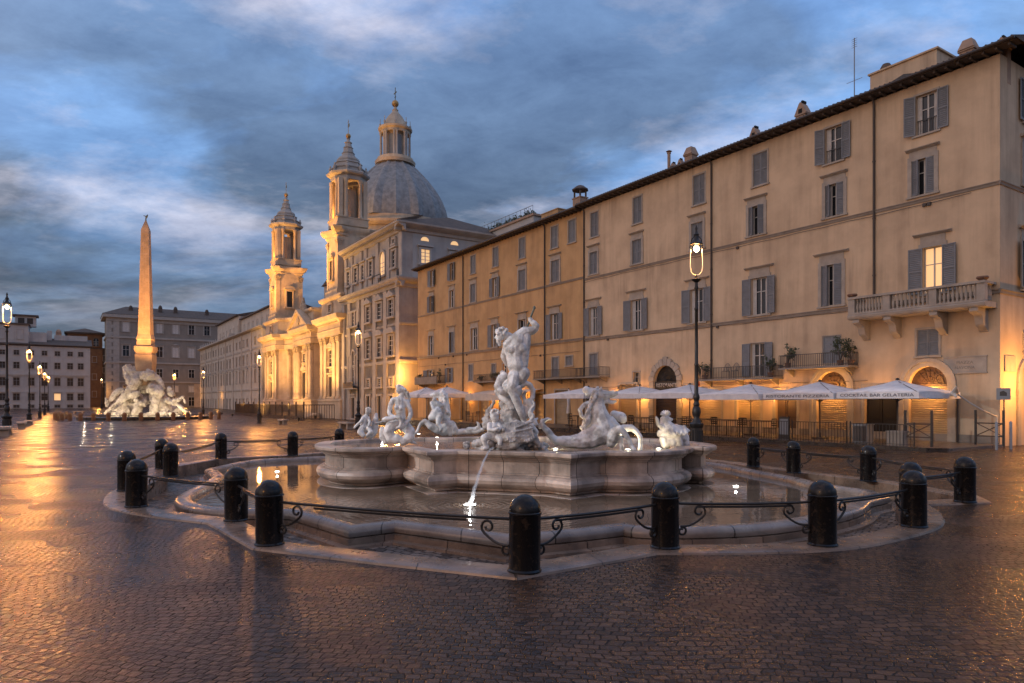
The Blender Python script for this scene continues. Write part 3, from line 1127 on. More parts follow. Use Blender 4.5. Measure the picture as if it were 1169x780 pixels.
# ---- horse to the right
root, loc = statue('rearing_horse_statue', 'large white marble sea horse lunging right with open mouth and bent forelegs', 'statue', 15.4, 680)
k = Sk(600, 420, 5.845, 15.35, loc, .95)
h = [k.ch((255, 492, 0, 40), (300, 495, 0, 45), (370, 490, 0, 58), (440, 465, 0, 80), (500, 430, 0, 92), (550, 440, 0, 80), (590, 470, -.05, 45)),
     k.ch((520, 400, 0, 85), (505, 350, 0, 75), (490, 300, 0, 62), (485, 250, 0, 48), (492, 205, 0, 38)),
     k.ch((495, 185, 0, 40), (525, 186, 0, 36), (558, 180, 0, 27), (588, 172, 0, 24), (598, 172, 0, 20)), k.ch((508, 212, 0, 27), (545, 222, 0, 18), (580, 232, 0, 14), (598, 226, 0, 11)),
     k.ch((482, 150, .05, 12), (486, 128, .05, 6)), k.ch((500, 152, -.05, 12), (506, 130, -.05, 6)), k.ch((525, 175, -.1, 8)), k.ch((594, 163, -.05, 8)),
     k.ch((560, 370, 0, 55), (620, 400, .0, 25)),
     k.ch((585, 460, -.2, 48), (600, 430, -.3, 38), (628, 408, -.4, 27), (655, 430, -.42, 21), (690, 478, -.42, 16), (702, 520, -.42, 14), (722, 545, -.45, 17)),
     k.ch((600, 440, .2, 40), (655, 405, .2, 30), (705, 400, .18, 24), (738, 425, .15, 20), (766, 462, .1, 17), (765, 510, .1, 15), (762, 545, .08, 19)),
     k.ch((575, 500, -.15, 38), (610, 470, -.2, 24), (632, 470, -.22, 18), (640, 520, -.22, 15), (642, 550, -.22, 16)),
     k.ch((255, 490, 0, 40), (205, 488, 0, 30), (175, 462, 0, 26), (150, 425, 0, 24), (120, 395, 0, 20), (108, 378, 0, 17))]
for i in range(34):   # mane
    t = i / 33
    bx, by = 478 - 75 * t + 10 * math.sin(i * 2.2), 135 + 235 * t
    h.append(k.ch((bx, by, .12 * math.sin(i * 1.9), 13), (bx - 18, by + 22, .12 * math.sin(i * 1.9), 9), (bx - 22, by + 42, .1 * math.sin(i * 1.9), 6)))
blob('horse_body', h, M['marble_statue'], root, .014, 1, .004, 12, 6)
t_ = [k.ch((112, 382, 0, 15), (95, 398, 0, 15), (88, 385, 0, 9), (80, 372, 0, 5)), k.ch((112, 375, 0, 16), (120, 352, 0, 13), (145, 340, 0, 12), (170, 345, 0, 8)), k.ch((110, 370, 0, 12), (104, 350, .05, 9), (108, 338, .05, 5))]
blob('tail_fin', t_, M['marble_statue'], root, .02, 1, .01, 9, 7)
blob('rider', [k.ch((470, 250, .5, 42), (450, 300, .5, 40), (420, 350, .45, 40), (400, 400, .4, 34)), k.ch((435, 235, .5, 22), (395, 245, .45, 18), (362, 280, .42, 16), (372, 320, .4, 14), (400, 345, .35, 12)),
               k.ch((405, 150, .5, 30), (420, 180, .5, 22)), k.ch((590, 310, .5, 30), (640, 330, .5, 38), (650, 345, .5, 30)), k.ch((400, 420, .3, 26), (375, 400, .3, 16))], M['marble_statue'], root, .016, 1, .004, 9, 8)
# ---- far right sea creature
root, loc = statue('winged_sea_creature_statue', 'marble sea creature with spiky crown at the right end of the basin', 'statue', 16.1, 770)
k = Sk(600, 420, 5.845, 16.1, loc)
c = [k.ch((905, 440, 0, 30), (950, 430, 0, 58), (1000, 440, 0, 66), (1045, 470, .1, 48), (1070, 510, .1, 28)), k.ch((925, 345, 0, 28), (950, 345, 0, 22), (975, 345, 0, 10)), k.ch((930, 370, 0, 34), (950, 400, 0, 48)),
     k.ch((915, 400, -.1, 18), (885, 380, -.15, 14), (878, 345, -.15, 13), (872, 330, -.15, 8)), k.ch((980, 500, -.1, 34), (930, 510, -.1, 28), (915, 480, -.1, 25)),
     k.ch((1000, 400, .05, 24), (1050, 405, .1, 20), (1090, 420, .1, 9)), k.ch((1020, 470, -.15, 22), (1030, 520, -.15, 26))]
for i in range(9):
    a = PI * i / 8
    c.append(k.ch((935, 315, 0, 9), (935 + 32 * math.cos(a), 312 - 26 * math.sin(a), .08 * math.cos(a * 3), 6)))
for i in range(20):
    c.append(k.ch((955 + i * 6, 395 + 9 * math.sin(i), -.12, 6), (965 + i * 6, 440 + 8 * math.sin(i * 1.3), -.26, 8)))
blob('body', c, M['marble_statue'], root, .014, 1, .005, 12, 9)

# ---- left: sea nymph, small child, rearing horse with man
root, loc = statue('sea_nymph_statue', 'marble woman with coiled fish tails and veiled hair holding a fish', 'statue', 15.7, 455)
k = Sk(380, 420, 7.094, 15.7, loc, .87)
c = [k.ch((545, 168, 0, 36), (540, 180, -.02, 33), (533, 195, -.02, 22)), k.ch((512, 186, -.05, 6)), k.ch((560, 205, 0, 24), (552, 240, 0, 26)), k.ch((490, 262, 0, 27), (545, 255, 0, 35), (598, 280, 0, 28)),
     k.ch((545, 275, 0, 48), (545, 330, 0, 50), (552, 375, 0, 42), (555, 420, 0, 48)), k.ch((512, 320, -.12, 19)), k.ch((553, 325, -.12, 19)),
     k.ch((487, 262, 0, 27), (465, 310, 0, 24), (455, 355, -.02, 22), (462, 385, -.08, 20), (505, 400, -.2, 19), (545, 405, -.26, 18), (556, 440, -.26, 17), (545, 475, -.26, 16), (520, 490, -.26, 14)),
     k.ch((600, 285, 0, 27), (622, 330, 0, 23), (632, 375, -.03, 21), (615, 420, -.12, 19), (580, 465, -.2, 17), (552, 495, -.24, 14)),
     k.ch((520, 450, 0, 52), (470, 475, -.05, 52), (452, 520, -.1, 52), (470, 570, -.12, 48), (530, 585, -.12, 40)), k.ch((590, 480, 0, 55), (625, 520, -.05, 50), (620, 565, -.1, 48), (570, 600, -.12, 38), (520, 560, -.15, 30)),
     k.ch((400, 500, .05, 28), (405, 560, .05, 36), (425, 600, 0, 24)), k.ch((405, 418, -.22, 14), (430, 415, -.24, 24), (480, 412, -.24, 20), (505, 408, -.24, 12)), k.ch((640, 600, 0, 18), (680, 618, 0, 8))]
for i in range(24):
    t = i / 23
    c.append(k.ch((520 + 85 * t, 150 + 10 * math.sin(i) + 60 * t * t, .06 * math.sin(i * 1.3), 15), (560 + 62 * t, 175 + 95 * t, .1, 12)))
blob('body', c, M['marble_statue'], root, .013, 1, .004, 14, 10)
root, loc = statue('seated_child_statue', 'smallest marble child reclining against a fish at the left end of the basin', 'statue', 17.6, 419)
k = Sk(380, 420, 7.094, 17.6, loc, .88)
c = [k.ch((286, 350, 0, 27), (282, 362, 0, 24)), k.ch((272, 380, 0, 16), (262, 410, 0, 34), (252, 450, 0, 40), (262, 490, 0, 40)), k.ch((245, 405, -.1, 15), (222, 440, -.15, 13), (190, 468, -.15, 12), (175, 485, -.15, 10)),
     k.ch((285, 405, 0, 16), (300, 440, -.1, 15), (290, 470, -.15, 12)), k.ch((240, 480, -.1, 26), (222, 520, -.15, 28), (245, 545, -.15, 24)), k.ch((290, 490, -.1, 24), (310, 520, -.15, 20), (280, 545, -.2, 16)),
     k.ch((350, 380, .1, 18), (345, 420, .1, 28), (340, 470, .1, 38), (325, 520, .1, 40), (300, 550, 0, 36)), k.ch((350, 450, 0, 10), (400, 435, 0, 8), (430, 438, 0, 5))]
for i in range(16):
    a = i * 2.4
    c.append(k.ch((286 + 24 * math.cos(a) * (.4 + .6 * i / 16), 336 + 12 * math.sin(a), -.07 * math.sin(i * 2), 8)))
blob('body', c, M['marble_statue'], root, .014, 1, .004, 14, 11)
root, loc = statue('horse_and_man_statue', 'marble man wrestling a rearing sea horse behind the veiled nymph', 'statue', 17.3, 502)
k = Sk(380, 420, 7.094, 17.3, loc, .88)
c = [k.ch((900, 500, 0, 62), (930, 470, .0, 58), (950, 520, 0, 40)), k.ch((905, 430, .1, 55), (905, 370, .12, 55), (900, 310, .12, 50), (895, 260, .12, 44), (880, 225, .12, 38)),
     k.ch((872, 215, .1, 30), (840, 212, .08, 24), (805, 220, .08, 17), (795, 222, .08, 13)), k.ch((850, 232, .08, 18), (812, 243, .08, 10)), k.ch((888, 185, .12, 12), (890, 170, .12, 6)),
     k.ch((850, 500, -.1, 42), (790, 470, -.15, 34), (745, 430, -.18, 22), (712, 452, -.18, 17), (695, 485, -.18, 13), (682, 520, -.18, 13), (668, 530, -.2, 12)),
     k.ch((840, 360, -.15, 50), (825, 385, -.18, 48), (800, 400, -.18, 34)), k.ch((815, 300, -.12, 28), (840, 290, -.12, 30), (870, 300, -.1, 26)), k.ch((800, 285, -.15, 18), (812, 330, -.2, 16), (830, 340, -.2, 14)),
     k.ch((822, 262, -.12, 22)), k.ch((870, 385, -.25, 30), (855, 425, -.3, 26), (850, 455, -.32, 20), (880, 490, -.35, 15), (870, 510, -.35, 12)), k.ch((960, 460, 0, 40), (985, 510, 0, 40)),
     k.ch((1000, 525, 0, 24), (1050, 515, 0, 28), (1110, 515, .0, 28), (1170, 512, 0, 25), (1215, 500, 0, 18))]
for i in range(30):
    t = i / 29
    c.append(k.ch((890 + 30 * t + 10 * math.sin(i * 2.2), 190 + 170 * t, .05 + .12 * math.sin(i * 1.9), 15), (925 + 25 * t, 215 + 175 * t, .1, 10)))
blob('body', c, M['marble_statue'], root, .016, 1, .005, 12, 12)
k2 = Sk(470, 400, 6.876, 17.3, loc)
blob('tail_fin', [k2.ch((440, 630, 0, 26), (500, 622, 0, 22), (530, 605, 0, 15), (525, 580, 0, 12), (512, 562, 0, 8)), k2.ch((530, 600, 0, 12), (545, 615, 0, 8))], M['marble_statue'], root, .022, 1, .01, 9, 13)

# ---- the jet of water falling from the fish's mouth
def wp(px, py, D):
    return Vector(((px - CX) / FPX * D, D, EYE - (py - HY) / FPX * D))
a, b = wp(563, 511, 14.05), Vector(((537 - CX) / FPX * 12.62, 12.62, -.13))
j = MB()
pts = []
for i in range(22):
    t = i / 21
    p = a.lerp(b, t)
    p.z = a.z + (b.z - a.z) * (t ** 1.75)
    pts.append(p + Vector((.004 * math.sin(i * 2.1), 0, 0)))
j.tube(pts, [.006 + .009 * i / 21 + .002 * (i % 2) for i in range(22)], 8)
for i in range(3):
    q = [p + Vector((.03 * (i - 1) * (n_ / 21), -.02 * i * n_ / 21, 0)) for n_, p in enumerate(pts)]
    j.tube(q, [.006 + .004 * ((n_ * 7 + i * 3) % 4) for n_ in range(22)], 6)
j.build('water_jet', M['jet_water'], label='thin white jet of water falling in an arc into the pool', cat='water jet', kind='thing')
sp_ = MB()
r3 = random.Random(3)
for i in range(70):
    a_ = r3.uniform(0, 2 * PI)
    r_ = abs(r3.gauss(0, .12))
    p = b + Vector((r_ * math.cos(a_), r_ * math.sin(a_), r3.uniform(0, .07) * math.exp(-r_ * 6)))
    sp_.cone(p, .008, p + Vector((0, 0, r3.uniform(.005, .03))), .005, 5, 2)
sp_.build('splash', M['jet_water'], label='small white splash where the jet meets the pool', cat='splash', kind='stuff')

# ---- lamps set in the water
PL = 'round underwater lamps of the fountain'


def pool_lamp(x, y, z, r, lab, e, col=(1, .93, .8), dz=.12, estr=True):
    o = empty('underwater_lamp', (x, y, z), 0, lab, 'underwater lamp', PL)
    m = MB()
    m.lathe([(r, -.03), (r * 1.05, .004), (r * .9, .012)], seg=20)
    m.build('housing', M['lamp_iron'], o)
    m = MB()
    m.lathe([(r * .86, .012), (r * .8, .02), (.01, .024)], seg=20)
    m.build('lens', M['pool_light'], o)
    l = light('POINT', 'lamp_light', (x, y, z + dz), e, col, .02)
    return o


pool_lamp(-.78, 12.62, -.13, .13, 'bright white lamp in the pool right where the jet lands', 4, (1, .96, .92), .16)
pool_lamp(5.05, 15.4, -.13, .075, 'small white lamp in the pool at the right of the basin', 2.0)
pool_lamp(-6.4, 18.6, -.13, .07, 'small white lamp in the pool at the far left', 1.5)
for (px, py, e, lab, c) in ((478, 496, 9, 'lamp in the basin water below the rearing legs of the left horse', (1, .95, .88)), (499, 500, 7, 'lamp in the basin water between left horse and nymph', (1, .95, .88)),
                            (634, 513, 16, 'yellowish lamp in the basin by the big horse tail', (1, .80, .45)), (717, 514, 9, 'lamp in the basin under the big horse forelegs', (1, .84, .55)),
                            (752, 513, 8, 'lamp in the basin beside the crowned sea creature', (1, .84, .55)), (600, 503, 18, 'lamp hidden in the basin behind the central rocks', (1, .84, .6)),
                            (436, 502, 4, 'lamp in the basin between nymph and small child', (1, .95, .88))):
    D = 1.1 * FPX / (py - HY)
    pool_lamp((px - CX) / FPX * D, D, .70, .06, lab, e, c, .13)
# ================================================================== building helpers
AX, AY = 19.3, 27.0
UL = math.hypot(.545, .838)
U = Vector((-.545 / UL, .838 / UL, 0))          # along the long side of the square, away from the camera
NN = Vector((-.838 / UL, -.545 / UL, 0))        # out of the facades, towards the square
ANG_U = math.atan2(U.y, U.x)
TSIDE = Matrix.Rotation(PI / 2, 4, 'Z')         # wall that faces back along the facade line


def fp(s, n, z=0.0):
    p = Vector((AX, AY, 0)) + U * s + NN * n
    p.z = z
    return p


def froot(name, s, label, cat, n=0.0, group=None, z=0.0):
    return empty(name, fp(s, n, z), ANG_U, label, cat, group)


def wall_holes(mb, x0, x1, z0, z1, y, holes, depth=.22, reveal=True):
    """vertical wall at y facing +y with rectangular holes (hx0,hx1,hz0,hz1[,arch])"""
    xs = sorted({x0, x1} | {h[0] for h in holes} | {h[1] for h in holes})
    zs = sorted({z0, z1} | {h[2] for h in holes} | {h[3] for h in holes})
    for i in range(len(xs) - 1):
        for j in range(len(zs) - 1):
            a, b, c, d = xs[i], xs[i + 1], zs[j], zs[j + 1]
            mx_, mz = (a + b) / 2, (c + d) / 2
            if any(h[0] < mx_ < h[1] and h[2] < mz < h[3] for h in holes):
                continue
            mb.add([(a, y, c), (b, y, c), (b, y, d), (a, y, d)], [(3, 2, 1, 0)])
    for h in holes:
        a, b, c, d = h[:4]
        yb = y - depth
        arch = len(h) > 4 and h[4]
        if not arch:
            mb.add([(a, y, c), (b, y, c), (b, y, d), (a, y, d), (a, yb, c), (b, yb, c), (b, yb, d), (a, yb, d)],
                   [(0, 1, 5, 4), (1, 2, 6, 5), (2, 3, 7, 6), (3, 0, 4, 7)])
        else:
            r = (b - a) / 2
            cx_h, cz = (a + b) / 2, d - r
            arc = [(cx_h + r * math.cos(t), cz + r * math.sin(t)) for t in [PI * q / 14 for q in range(15)]]
            for (p, q) in zip(arc[:-1], arc[1:]):
                mb.add([(p[0], y, p[1]), (q[0], y, q[1]), (q[0], y, d), (p[0], y, d)], [(0, 1, 2, 3)])
                mb.add([(p[0], y, p[1]), (q[0], y, q[1]), (q[0], yb, q[1]), (p[0], yb, p[1])], [(3, 2, 1, 0)])
            mb.add([(a, y, c), (b, y, c), (b, yb, c), (a, yb, c), (a, y, cz), (b, y, cz), (b, yb, cz), (a, yb, cz)],
                   [(0, 1, 2, 3), (0, 3, 7, 4), (1, 5, 6, 2)])


def shell(mb, x0, x1, y0, y1, z0, z1, front=False):
    """closed box without its front face"""
    mb.add([(x0, y0, z0), (x1, y0, z0), (x1, y1, z0), (x0, y1, z0), (x0, y0, z1), (x1, y0, z1), (x1, y1, z1), (x0, y1, z1)],
           [(4, 5, 6, 7), (0, 1, 5, 4), (1, 2, 6, 5), (3, 0, 4, 7)] + ([(2, 3, 7, 6)] if front else []))


def leaf(mb, w, h, x, y, z, ang=0.0, slats=None, th=.035):
    """louvred shutter leaf hinged at x: flat against the wall when ang=0, w signed"""
    T0 = mb.T
    mb.T = T0 @ Matrix.Translation((x, y, z)) @ Matrix.Rotation(ang, 4, 'Z')
    s = 1 if w > 0 else -1
    W = abs(w)
    fr = .045
    def bx(a, b, c, d, y0=0, y1=th):
        mb.box(s * a, s * b, y0, y1, c, d)
    bx(0, fr, 0, h)
    bx(W - fr, W, 0, h)
    bx(fr, W - fr, 0, fr * 1.6)
    bx(fr, W - fr, h - fr, h)
    bx(fr, W - fr, h * .48, h * .48 + fr)
    n = slats or max(6, int(h / .085))
    for i in range(n):
        zz = fr * 1.6 + (h - 2.6 * fr) * (i + .5) / n
        mb.add([(s * fr, .004, zz + .022), (s * (W - fr), .004, zz + .022), (s * (W - fr), th - .004, zz - .02), (s * fr, th - .004, zz - .02)], [(0, 1, 2, 3)])
    mb.box(s * fr, s * (W - fr), .001, .003, fr, h - fr)
    mb.T = T0


def window(root, x, z0, z1, w, y=0.0, style='closed', trim='flat', lit=False, shut='shutter_grey', T=None, rng=None, sill=True, curtain=True, leafw=None, bar=False, trimmat='stone_trim'):
    """one window: frame with pane, shutters and lintel"""
    rng = rng or rnd
    x0, x1 = x - w / 2, x + w / 2
    fr = MB(T)
    fw = .09 if trim == 'flat' else .17
    pr = .035 if trim == 'flat' else .05
    if trim:
        fr.box(x0 - fw, x0 - .002, y + .002, y + pr, z0 - .02, z1 + fw)
        fr.box(x1 + .002, x1 + fw, y + .002, y + pr, z0 - .02, z1 + fw)
        fr.box(x0 - .002, x1 + .002, y + .002, y + pr, z1 + .002, z1 + fw)
        if sill:
            fr.box(x0 - fw - .05, x1 + fw + .05, y + .002, y + .09, z0 - .10, z0 - .021)
    f = fr.build('window', M[trimmat], root) if trim else None
    if f is None:
        fr.box(x0 - .04, x0 - .002, y + .002, y + .02, z0, z1)
        fr.box(x1 + .002, x1 + .04, y + .002, y + .02, z0, z1)
        fr.box(x0 - .04, x1 + .04, y + .002, y + .02, z1 + .002, z1 + .04)
        f = fr.build('window', M[trimmat], root)
    if trim in ('lintel', 'big'):
        l = MB(T)
        hh = .42 if trim == 'lintel' else .52
        zt = z1 + fw + hh - .18
        l.box(x0 - fw * .6, x1 + fw * .6, y + .002, y + .03, z1 + fw + .004, zt - .002)
        e = .22 if trim == 'lintel' else .36
        l.xprism([(y + .002, zt), (y + .08, zt), (y + .11, zt + .03), (y + .19, zt + .06), (y + .20, zt + .09), (y + .002, zt + .13)], x0 - e, x1 + e)
        l.build('lintel', M[trimmat], f)
    # pane
    p = MB(T)
    if style != 'closed':
        if lit:
            p.m = 1
        p.box(x0, x1, y - .2, y - .18, z0, z1)
        p.m = 2
        bw = .045
        for (a, b) in ((x0, x0 + bw), ((x0 + x1) / 2 - bw * .7, (x0 + x1) / 2 + bw * .7), (x1 - bw, x1)):
            p.box(a, b, y - .178, y - .14, z0, z1)
        for zz in (z0, z0 + (z1 - z0) * .62, z1 - bw):
            p.box(x0 + bw, x1 - bw, y - .176, y - .145, zz, zz + bw * .8)
        if curtain and not lit:
            p.m = 3
            cw = w * (.16 + .12 * rng.random())
            for (a, s) in ((x0 + bw, 1), (x1 - bw, -1)):
                if rng.random() < .75:
                    q = [(a + s * cw * t / 6, y - .136 + .008 * (t % 2)) for t in range(7)]
                    for u_, v_ in zip(q[:-1], q[1:]):
                        p.add([(u_[0], u_[1], z0 + .02), (v_[0], v_[1], z0 + .02), (v_[0], v_[1], z1 - .05), (u_[0], u_[1], z1 - .05)], [(0, 1, 2, 3)])
        p.build('pane', [M['glass_dark'], M['lit_glass'], M['window_white'], M['curtain']], f)
    if style == 'closed':
        for (hx, s) in ((x0, 1), (x1, -1)):
            m = MB(T)
            leaf(m, s * (w / 2 - .008), z1 - z0 - .01, hx, y - .06, z0 + .005)
            m.build('shutter', M[shut], f)
        b = MB(T)
        b.box(x0, x1, y - .2, y - .18, z0, z1)
        b.build('pane', M['dark_gap'], f)
    elif style == 'open':       # folded back flat on the wall
        lw = leafw or w / 2
        for (hx, s) in ((x0 - .01, -1), (x1 + .01, 1)):
            m = MB(T)
            leaf(m, s * lw, z1 - z0, hx, y + pr + .012, z0, ang=s * rng.choice((.02, .05, .08, .22, .38)))
            m.build('shutter', M[shut], f)
    elif style == 'ajar':       # leaves half closed inside the frame
        for (hx, s) in ((x0, 1), (x1, -1)):
            m = MB(T)
            a = rng.uniform(.25, .8)
            leaf(m, s * (w * .36), z1 - z0 - .01, hx, y - .03, z0 + .005, ang=s * a)
            m.build('shutter', M[shut], f)
    if bar:
        m = MB(T)
        for i in range(9):
            xx = x0 + (x1 - x0) * (i + .5) / 9
            m.box(xx - .008, xx + .008, y - .10, y - .084, z0, z0 + .62)
        m.box(x0, x1, y - .105, y - .08, z0 + .62, z0 + .645)
        m.build('guard_rail', M['iron_rail'], f)
    return f


def small_window(root, x, z0, z1, w, y=0.0, mats=('palace_trim', 'glass_dark', 'shutter_pale'), lit=False, T=None, shutter=0.3, fw=.12, cap=False, rng=None):
    """far window: frame, pane and closed shutter in one mesh"""
    rng = rng or rnd
    m = MB(T)
    x0, x1 = x - w / 2, x + w / 2
    m.box(x0 - fw, x0 - .002, y + .002, y + .06, z0 - .02, z1 + fw)
    m.box(x1 + .002, x1 + fw, y + .002, y + .06, z0 - .02, z1 + fw)
    m.box(x0 - .002, x1 + .002, y + .002, y + .06, z1 + .002, z1 + fw)
    m.box(x0 - fw - .08, x1 + fw + .08, y + .002, y + .14, z0 - .14, z0 - .021)
    if cap == 'ped':
        m.yprism([(x0 - .3, z1 + fw + .25), (x1 + .3, z1 + fw + .25), (x, z1 + fw + .75)], y + .002, y + .25)
    elif cap:
        m.box(x0 - fw - .1, x1 + fw + .1, y + .002, y + .22, z1 + fw + .12, z1 + fw + .24)
    m.m = 1
    m.box(x0, x1, y - .25, y - .22, z0, z1)
    if not lit and rng.random() > shutter:
        m.m = 2
        m.box(x0, x0 + .05, y - .22, y - .16, z0, z1)
        m.box(x1 - .05, x1, y - .22, y - .16, z0, z1)
        m.box(x - .035, x + .035, y - .22, y - .16, z0, z1)
        m.box(x0 + .05, x1 - .05, y - .219, y - .165, z0 + (z1 - z0) * .6, z0 + (z1 - z0) * .6 + .06)
    elif not lit:
        m.m = 2
        m.box(x0 + .02, x - .012, y - .12, y - .08, z0 + .02, z1 - .02)
        m.box(x + .012, x1 - .02, y - .12, y - .08, z0 + .02, z1 - .02)
    return m.build('window', [M[mats[0]], M['lit_glass' if lit else mats[1]], M[mats[2]]], root)


def railing(root, pts, z, h=.85, name='railing', gap=.11, matn='iron_rail', r=.009, T=None):
    m = MB(T)
    for (a, b) in zip(pts[:-1], pts[1:]):
        a, b = Vector((*a, z)), Vector((*b, z))
        L = (b - a).length
        n = max(1, int(L / gap))
        for i in range(n + 1):
            p = a.lerp(b, i / n)
            m.box(p.x - r, p.x + r, p.y - r, p.y + r, z, z + h)
        m.tube([a + Vector((0, 0, h)), b + Vector((0, 0, h))], r * 2.0, 5)
        m.tube([a + Vector((0, 0, .08)), b + Vector((0, 0, .08))], r * 1.3, 5)
    return m.build(name, M[matn], root)


def pipe(root, x, z0, z1, y=.07, T=None):
    m = MB(T)
    m.tube([(x, y, z0), (x, y, z1 - .35), (x, y + .08, z1 - .12), (x, y + .42, z1)], .055, 8)
    for i in range(int((z1 - z0) / 2.6)):
        m.lathe([(.07, 0), (.07, .07)], c=(x, y, z0 + 1.0 + 2.6 * i), seg=8)
    return m.build('downpipe', M['iron_pipe'], root)


def tile_roof(root, x0, x1, ze, depth, over=.62, pitch=.30, hip0=False, name='roof', back=None, zoff=0.0, T=None):
    """eave overhang with rafters, gutter and tiled slope rising away"""
    m = MB(T)
    d = depth / 2
    m.m = 0
    m.add([(x0, over, ze), (x1, over, ze), (x1, -d, ze + (d + over) * pitch), (x0, -d, ze + (d + over) * pitch),
           (x0, -depth, ze), (x1, -depth, ze)], [(3, 2, 1, 0), (5, 2, 3, 4), (0, 4, 3), (1, 2, 5)])
    # tile rolls on the eave edge, visible from the square
    n = int((x1 - x0) / .22)
    for i in range(n):
        xx = x0 + (x1 - x0) * (i + .5) / n
        m.tube([(xx, over + .03, ze + .035), (xx, over - 2.2, ze + .035 + 2.2 * pitch)], .062, 5)
    m.m = 1
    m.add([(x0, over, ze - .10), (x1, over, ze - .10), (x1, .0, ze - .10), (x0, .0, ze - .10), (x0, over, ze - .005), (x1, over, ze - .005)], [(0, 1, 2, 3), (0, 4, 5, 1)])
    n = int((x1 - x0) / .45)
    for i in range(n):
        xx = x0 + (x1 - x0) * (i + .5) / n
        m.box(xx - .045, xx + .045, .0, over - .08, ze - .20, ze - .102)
    m.m = 2
    m.tube([(x0, over + .06, ze - .02), (x1, over + .06, ze - .02)], .065, 6)
    return m.build(name, [M['roof_tile'], M['soffit_wood'], M['iron_pipe']], root)


def chimney(root, x, y, zb, w, h, kind='gable', matn='chimney_plaster'):
    m = MB()
    m.box(x - w / 2, x + w / 2, y - w * .4, y + w * .4, zb - 1.2, zb + h)
    m.box(x - w / 2 - .05, x + w / 2 + .05, y - w * .4 - .05, y + w * .4 + .05, zb + h + .002, zb + h + .07)
    t = zb + h + .072
    m.m = 1
    if kind == 'gable':
        m.yprism([(x - w * .62, t), (x + w * .62, t), (x + w * .16, t + w * .95), (x + w * .02, t + w * 1.1), (x - w * .14, t + w * .95)], y - w * .45, y + w * .45)
        m.m = 2
        m.box(x - w * .2, x + w * .2, y + w * .4, y + w * .47, t + .02, t + w * .45)
        m.box(x - w * .16, x + w * .02, y - w * .3, y + w * .3, t + w * 1.03, t + w * 1.25)
    elif kind == 'lantern':
        for sx in (-1, 1):
            for sy in (-1, 1):
                m.box(x + sx * w * .38 - .05, x + sx * w * .38 + .05, y + sy * w * .3 - .05, y + sy * w * .3 + .05, t, t + w * .6)
        m.lathe([(w * .7, t + w * .6), (w * .72, t + w * .68), (w * .3, t + w * 1.0), (.02, t + w * 1.1)], c=(x, y, 0), seg=8, a0=PI / 8)
    elif kind == 'dome':
        m.lathe([(w * .55, t)] + [(w * .5 * math.cos(a), t + w * .75 * math.sin(a)) for a in (0, .4, .8, 1.2, 1.5)], c=(x, y, 0), seg=12)
    elif kind == 'hood':
        m.lathe([(w * .8, t), (w * .45, t + w * .75), (w * .4, t + w * .78)], c=(x, y, 0), seg=4, a0=PI / 4)
    return m.build('chimney', [M[matn], M[matn] if kind != 'lantern' else M['roof_tile'], M['dark_gap']], root)


def vase_leaves(name, loc, h, r, n, label, group=None, rs=1, trail=False):
    """potted shrub: pot, stems and many small leaves"""
    g = random.Random(rs)
    o = empty(name, loc, g.uniform(0, 6), label, 'plant', group)
    p = MB()
    p.lathe([(.11, 0), (.15, .22), (.17, .23), (.17, .26), (.13, .26)], seg=12)
    p.build('pot', M['pot_clay'], o)
    s = MB()
    lf = MB()
    tips = []
    for i in range(8):
        a = g.uniform(0, 6.28)
        q = g.uniform(.3, 1.15)
        t = Vector((math.cos(a) * r * q, math.sin(a) * r * q, h * g.uniform(.62, 1.2)))
        tips.append(t)
        s.tube([(0, 0, .2), tuple(t * .5 + Vector((0, 0, h * .2))), tuple(t)], [.014, .009, .004], 5)
    for i in range(n):
        t = g.choice(tips)
        c = t * g.uniform(.82, 1.06) + Vector((g.gauss(0, 1), g.gauss(0, 1), g.gauss(0, .8))) * r * .24
        d1 = Vector((g.gauss(0, 1), g.gauss(0, 1), g.gauss(0, 1))).normalized()
        d2 = d1.orthogonal().normalized()
        L = g.uniform(.05, .10)
        lf.add([tuple(c - d1 * L), tuple(c + d2 * L * .4), tuple(c + d1 * L), tuple(c - d2 * L * .4)], [(0, 1, 2, 3)])
    s.build('stem', M['door_wood'], o)
    lf.build('leaves', M['plant_leaf'], o, smooth=False)
    return o


def text_obj(name, body, size, loc, rot, matn, parent=None, depth=.004, width=None, space=1.0, serif=False):
    cu = bpy.data.curves.new(name, 'FONT')
    cu.body = body
    cu.size = size
    cu.extrude = depth
    cu.align_x = 'CENTER'
    cu.align_y = 'CENTER'
    cu.space_character = space
    o = bpy.data.objects.new(name, cu)
    COL.objects.link(o)
    dg = bpy.context.evaluated_depsgraph_get()
    me = bpy.data.meshes.new_from_object(o.evaluated_get(dg))
    bpy.data.objects.remove(o)
    if width:
        xs = [v.co.x for v in me.vertices]
        k_ = width / (max(xs) - min(xs))
        for v in me.vertices:
            v.co.x *= k_
    me.materials.clear()
    me.materials.append(M[matn])
    o = bpy.data.objects.new(name, me)
    COL.objects.link(o)
    o.parent = parent
    o.matrix_local = Matrix.Translation(loc) @ rot
    return o


TXT = Matrix.Rotation(PI, 4, 'Z') @ Matrix.Rotation(PI / 2, 4, 'X')     # text on a wall that faces local +y

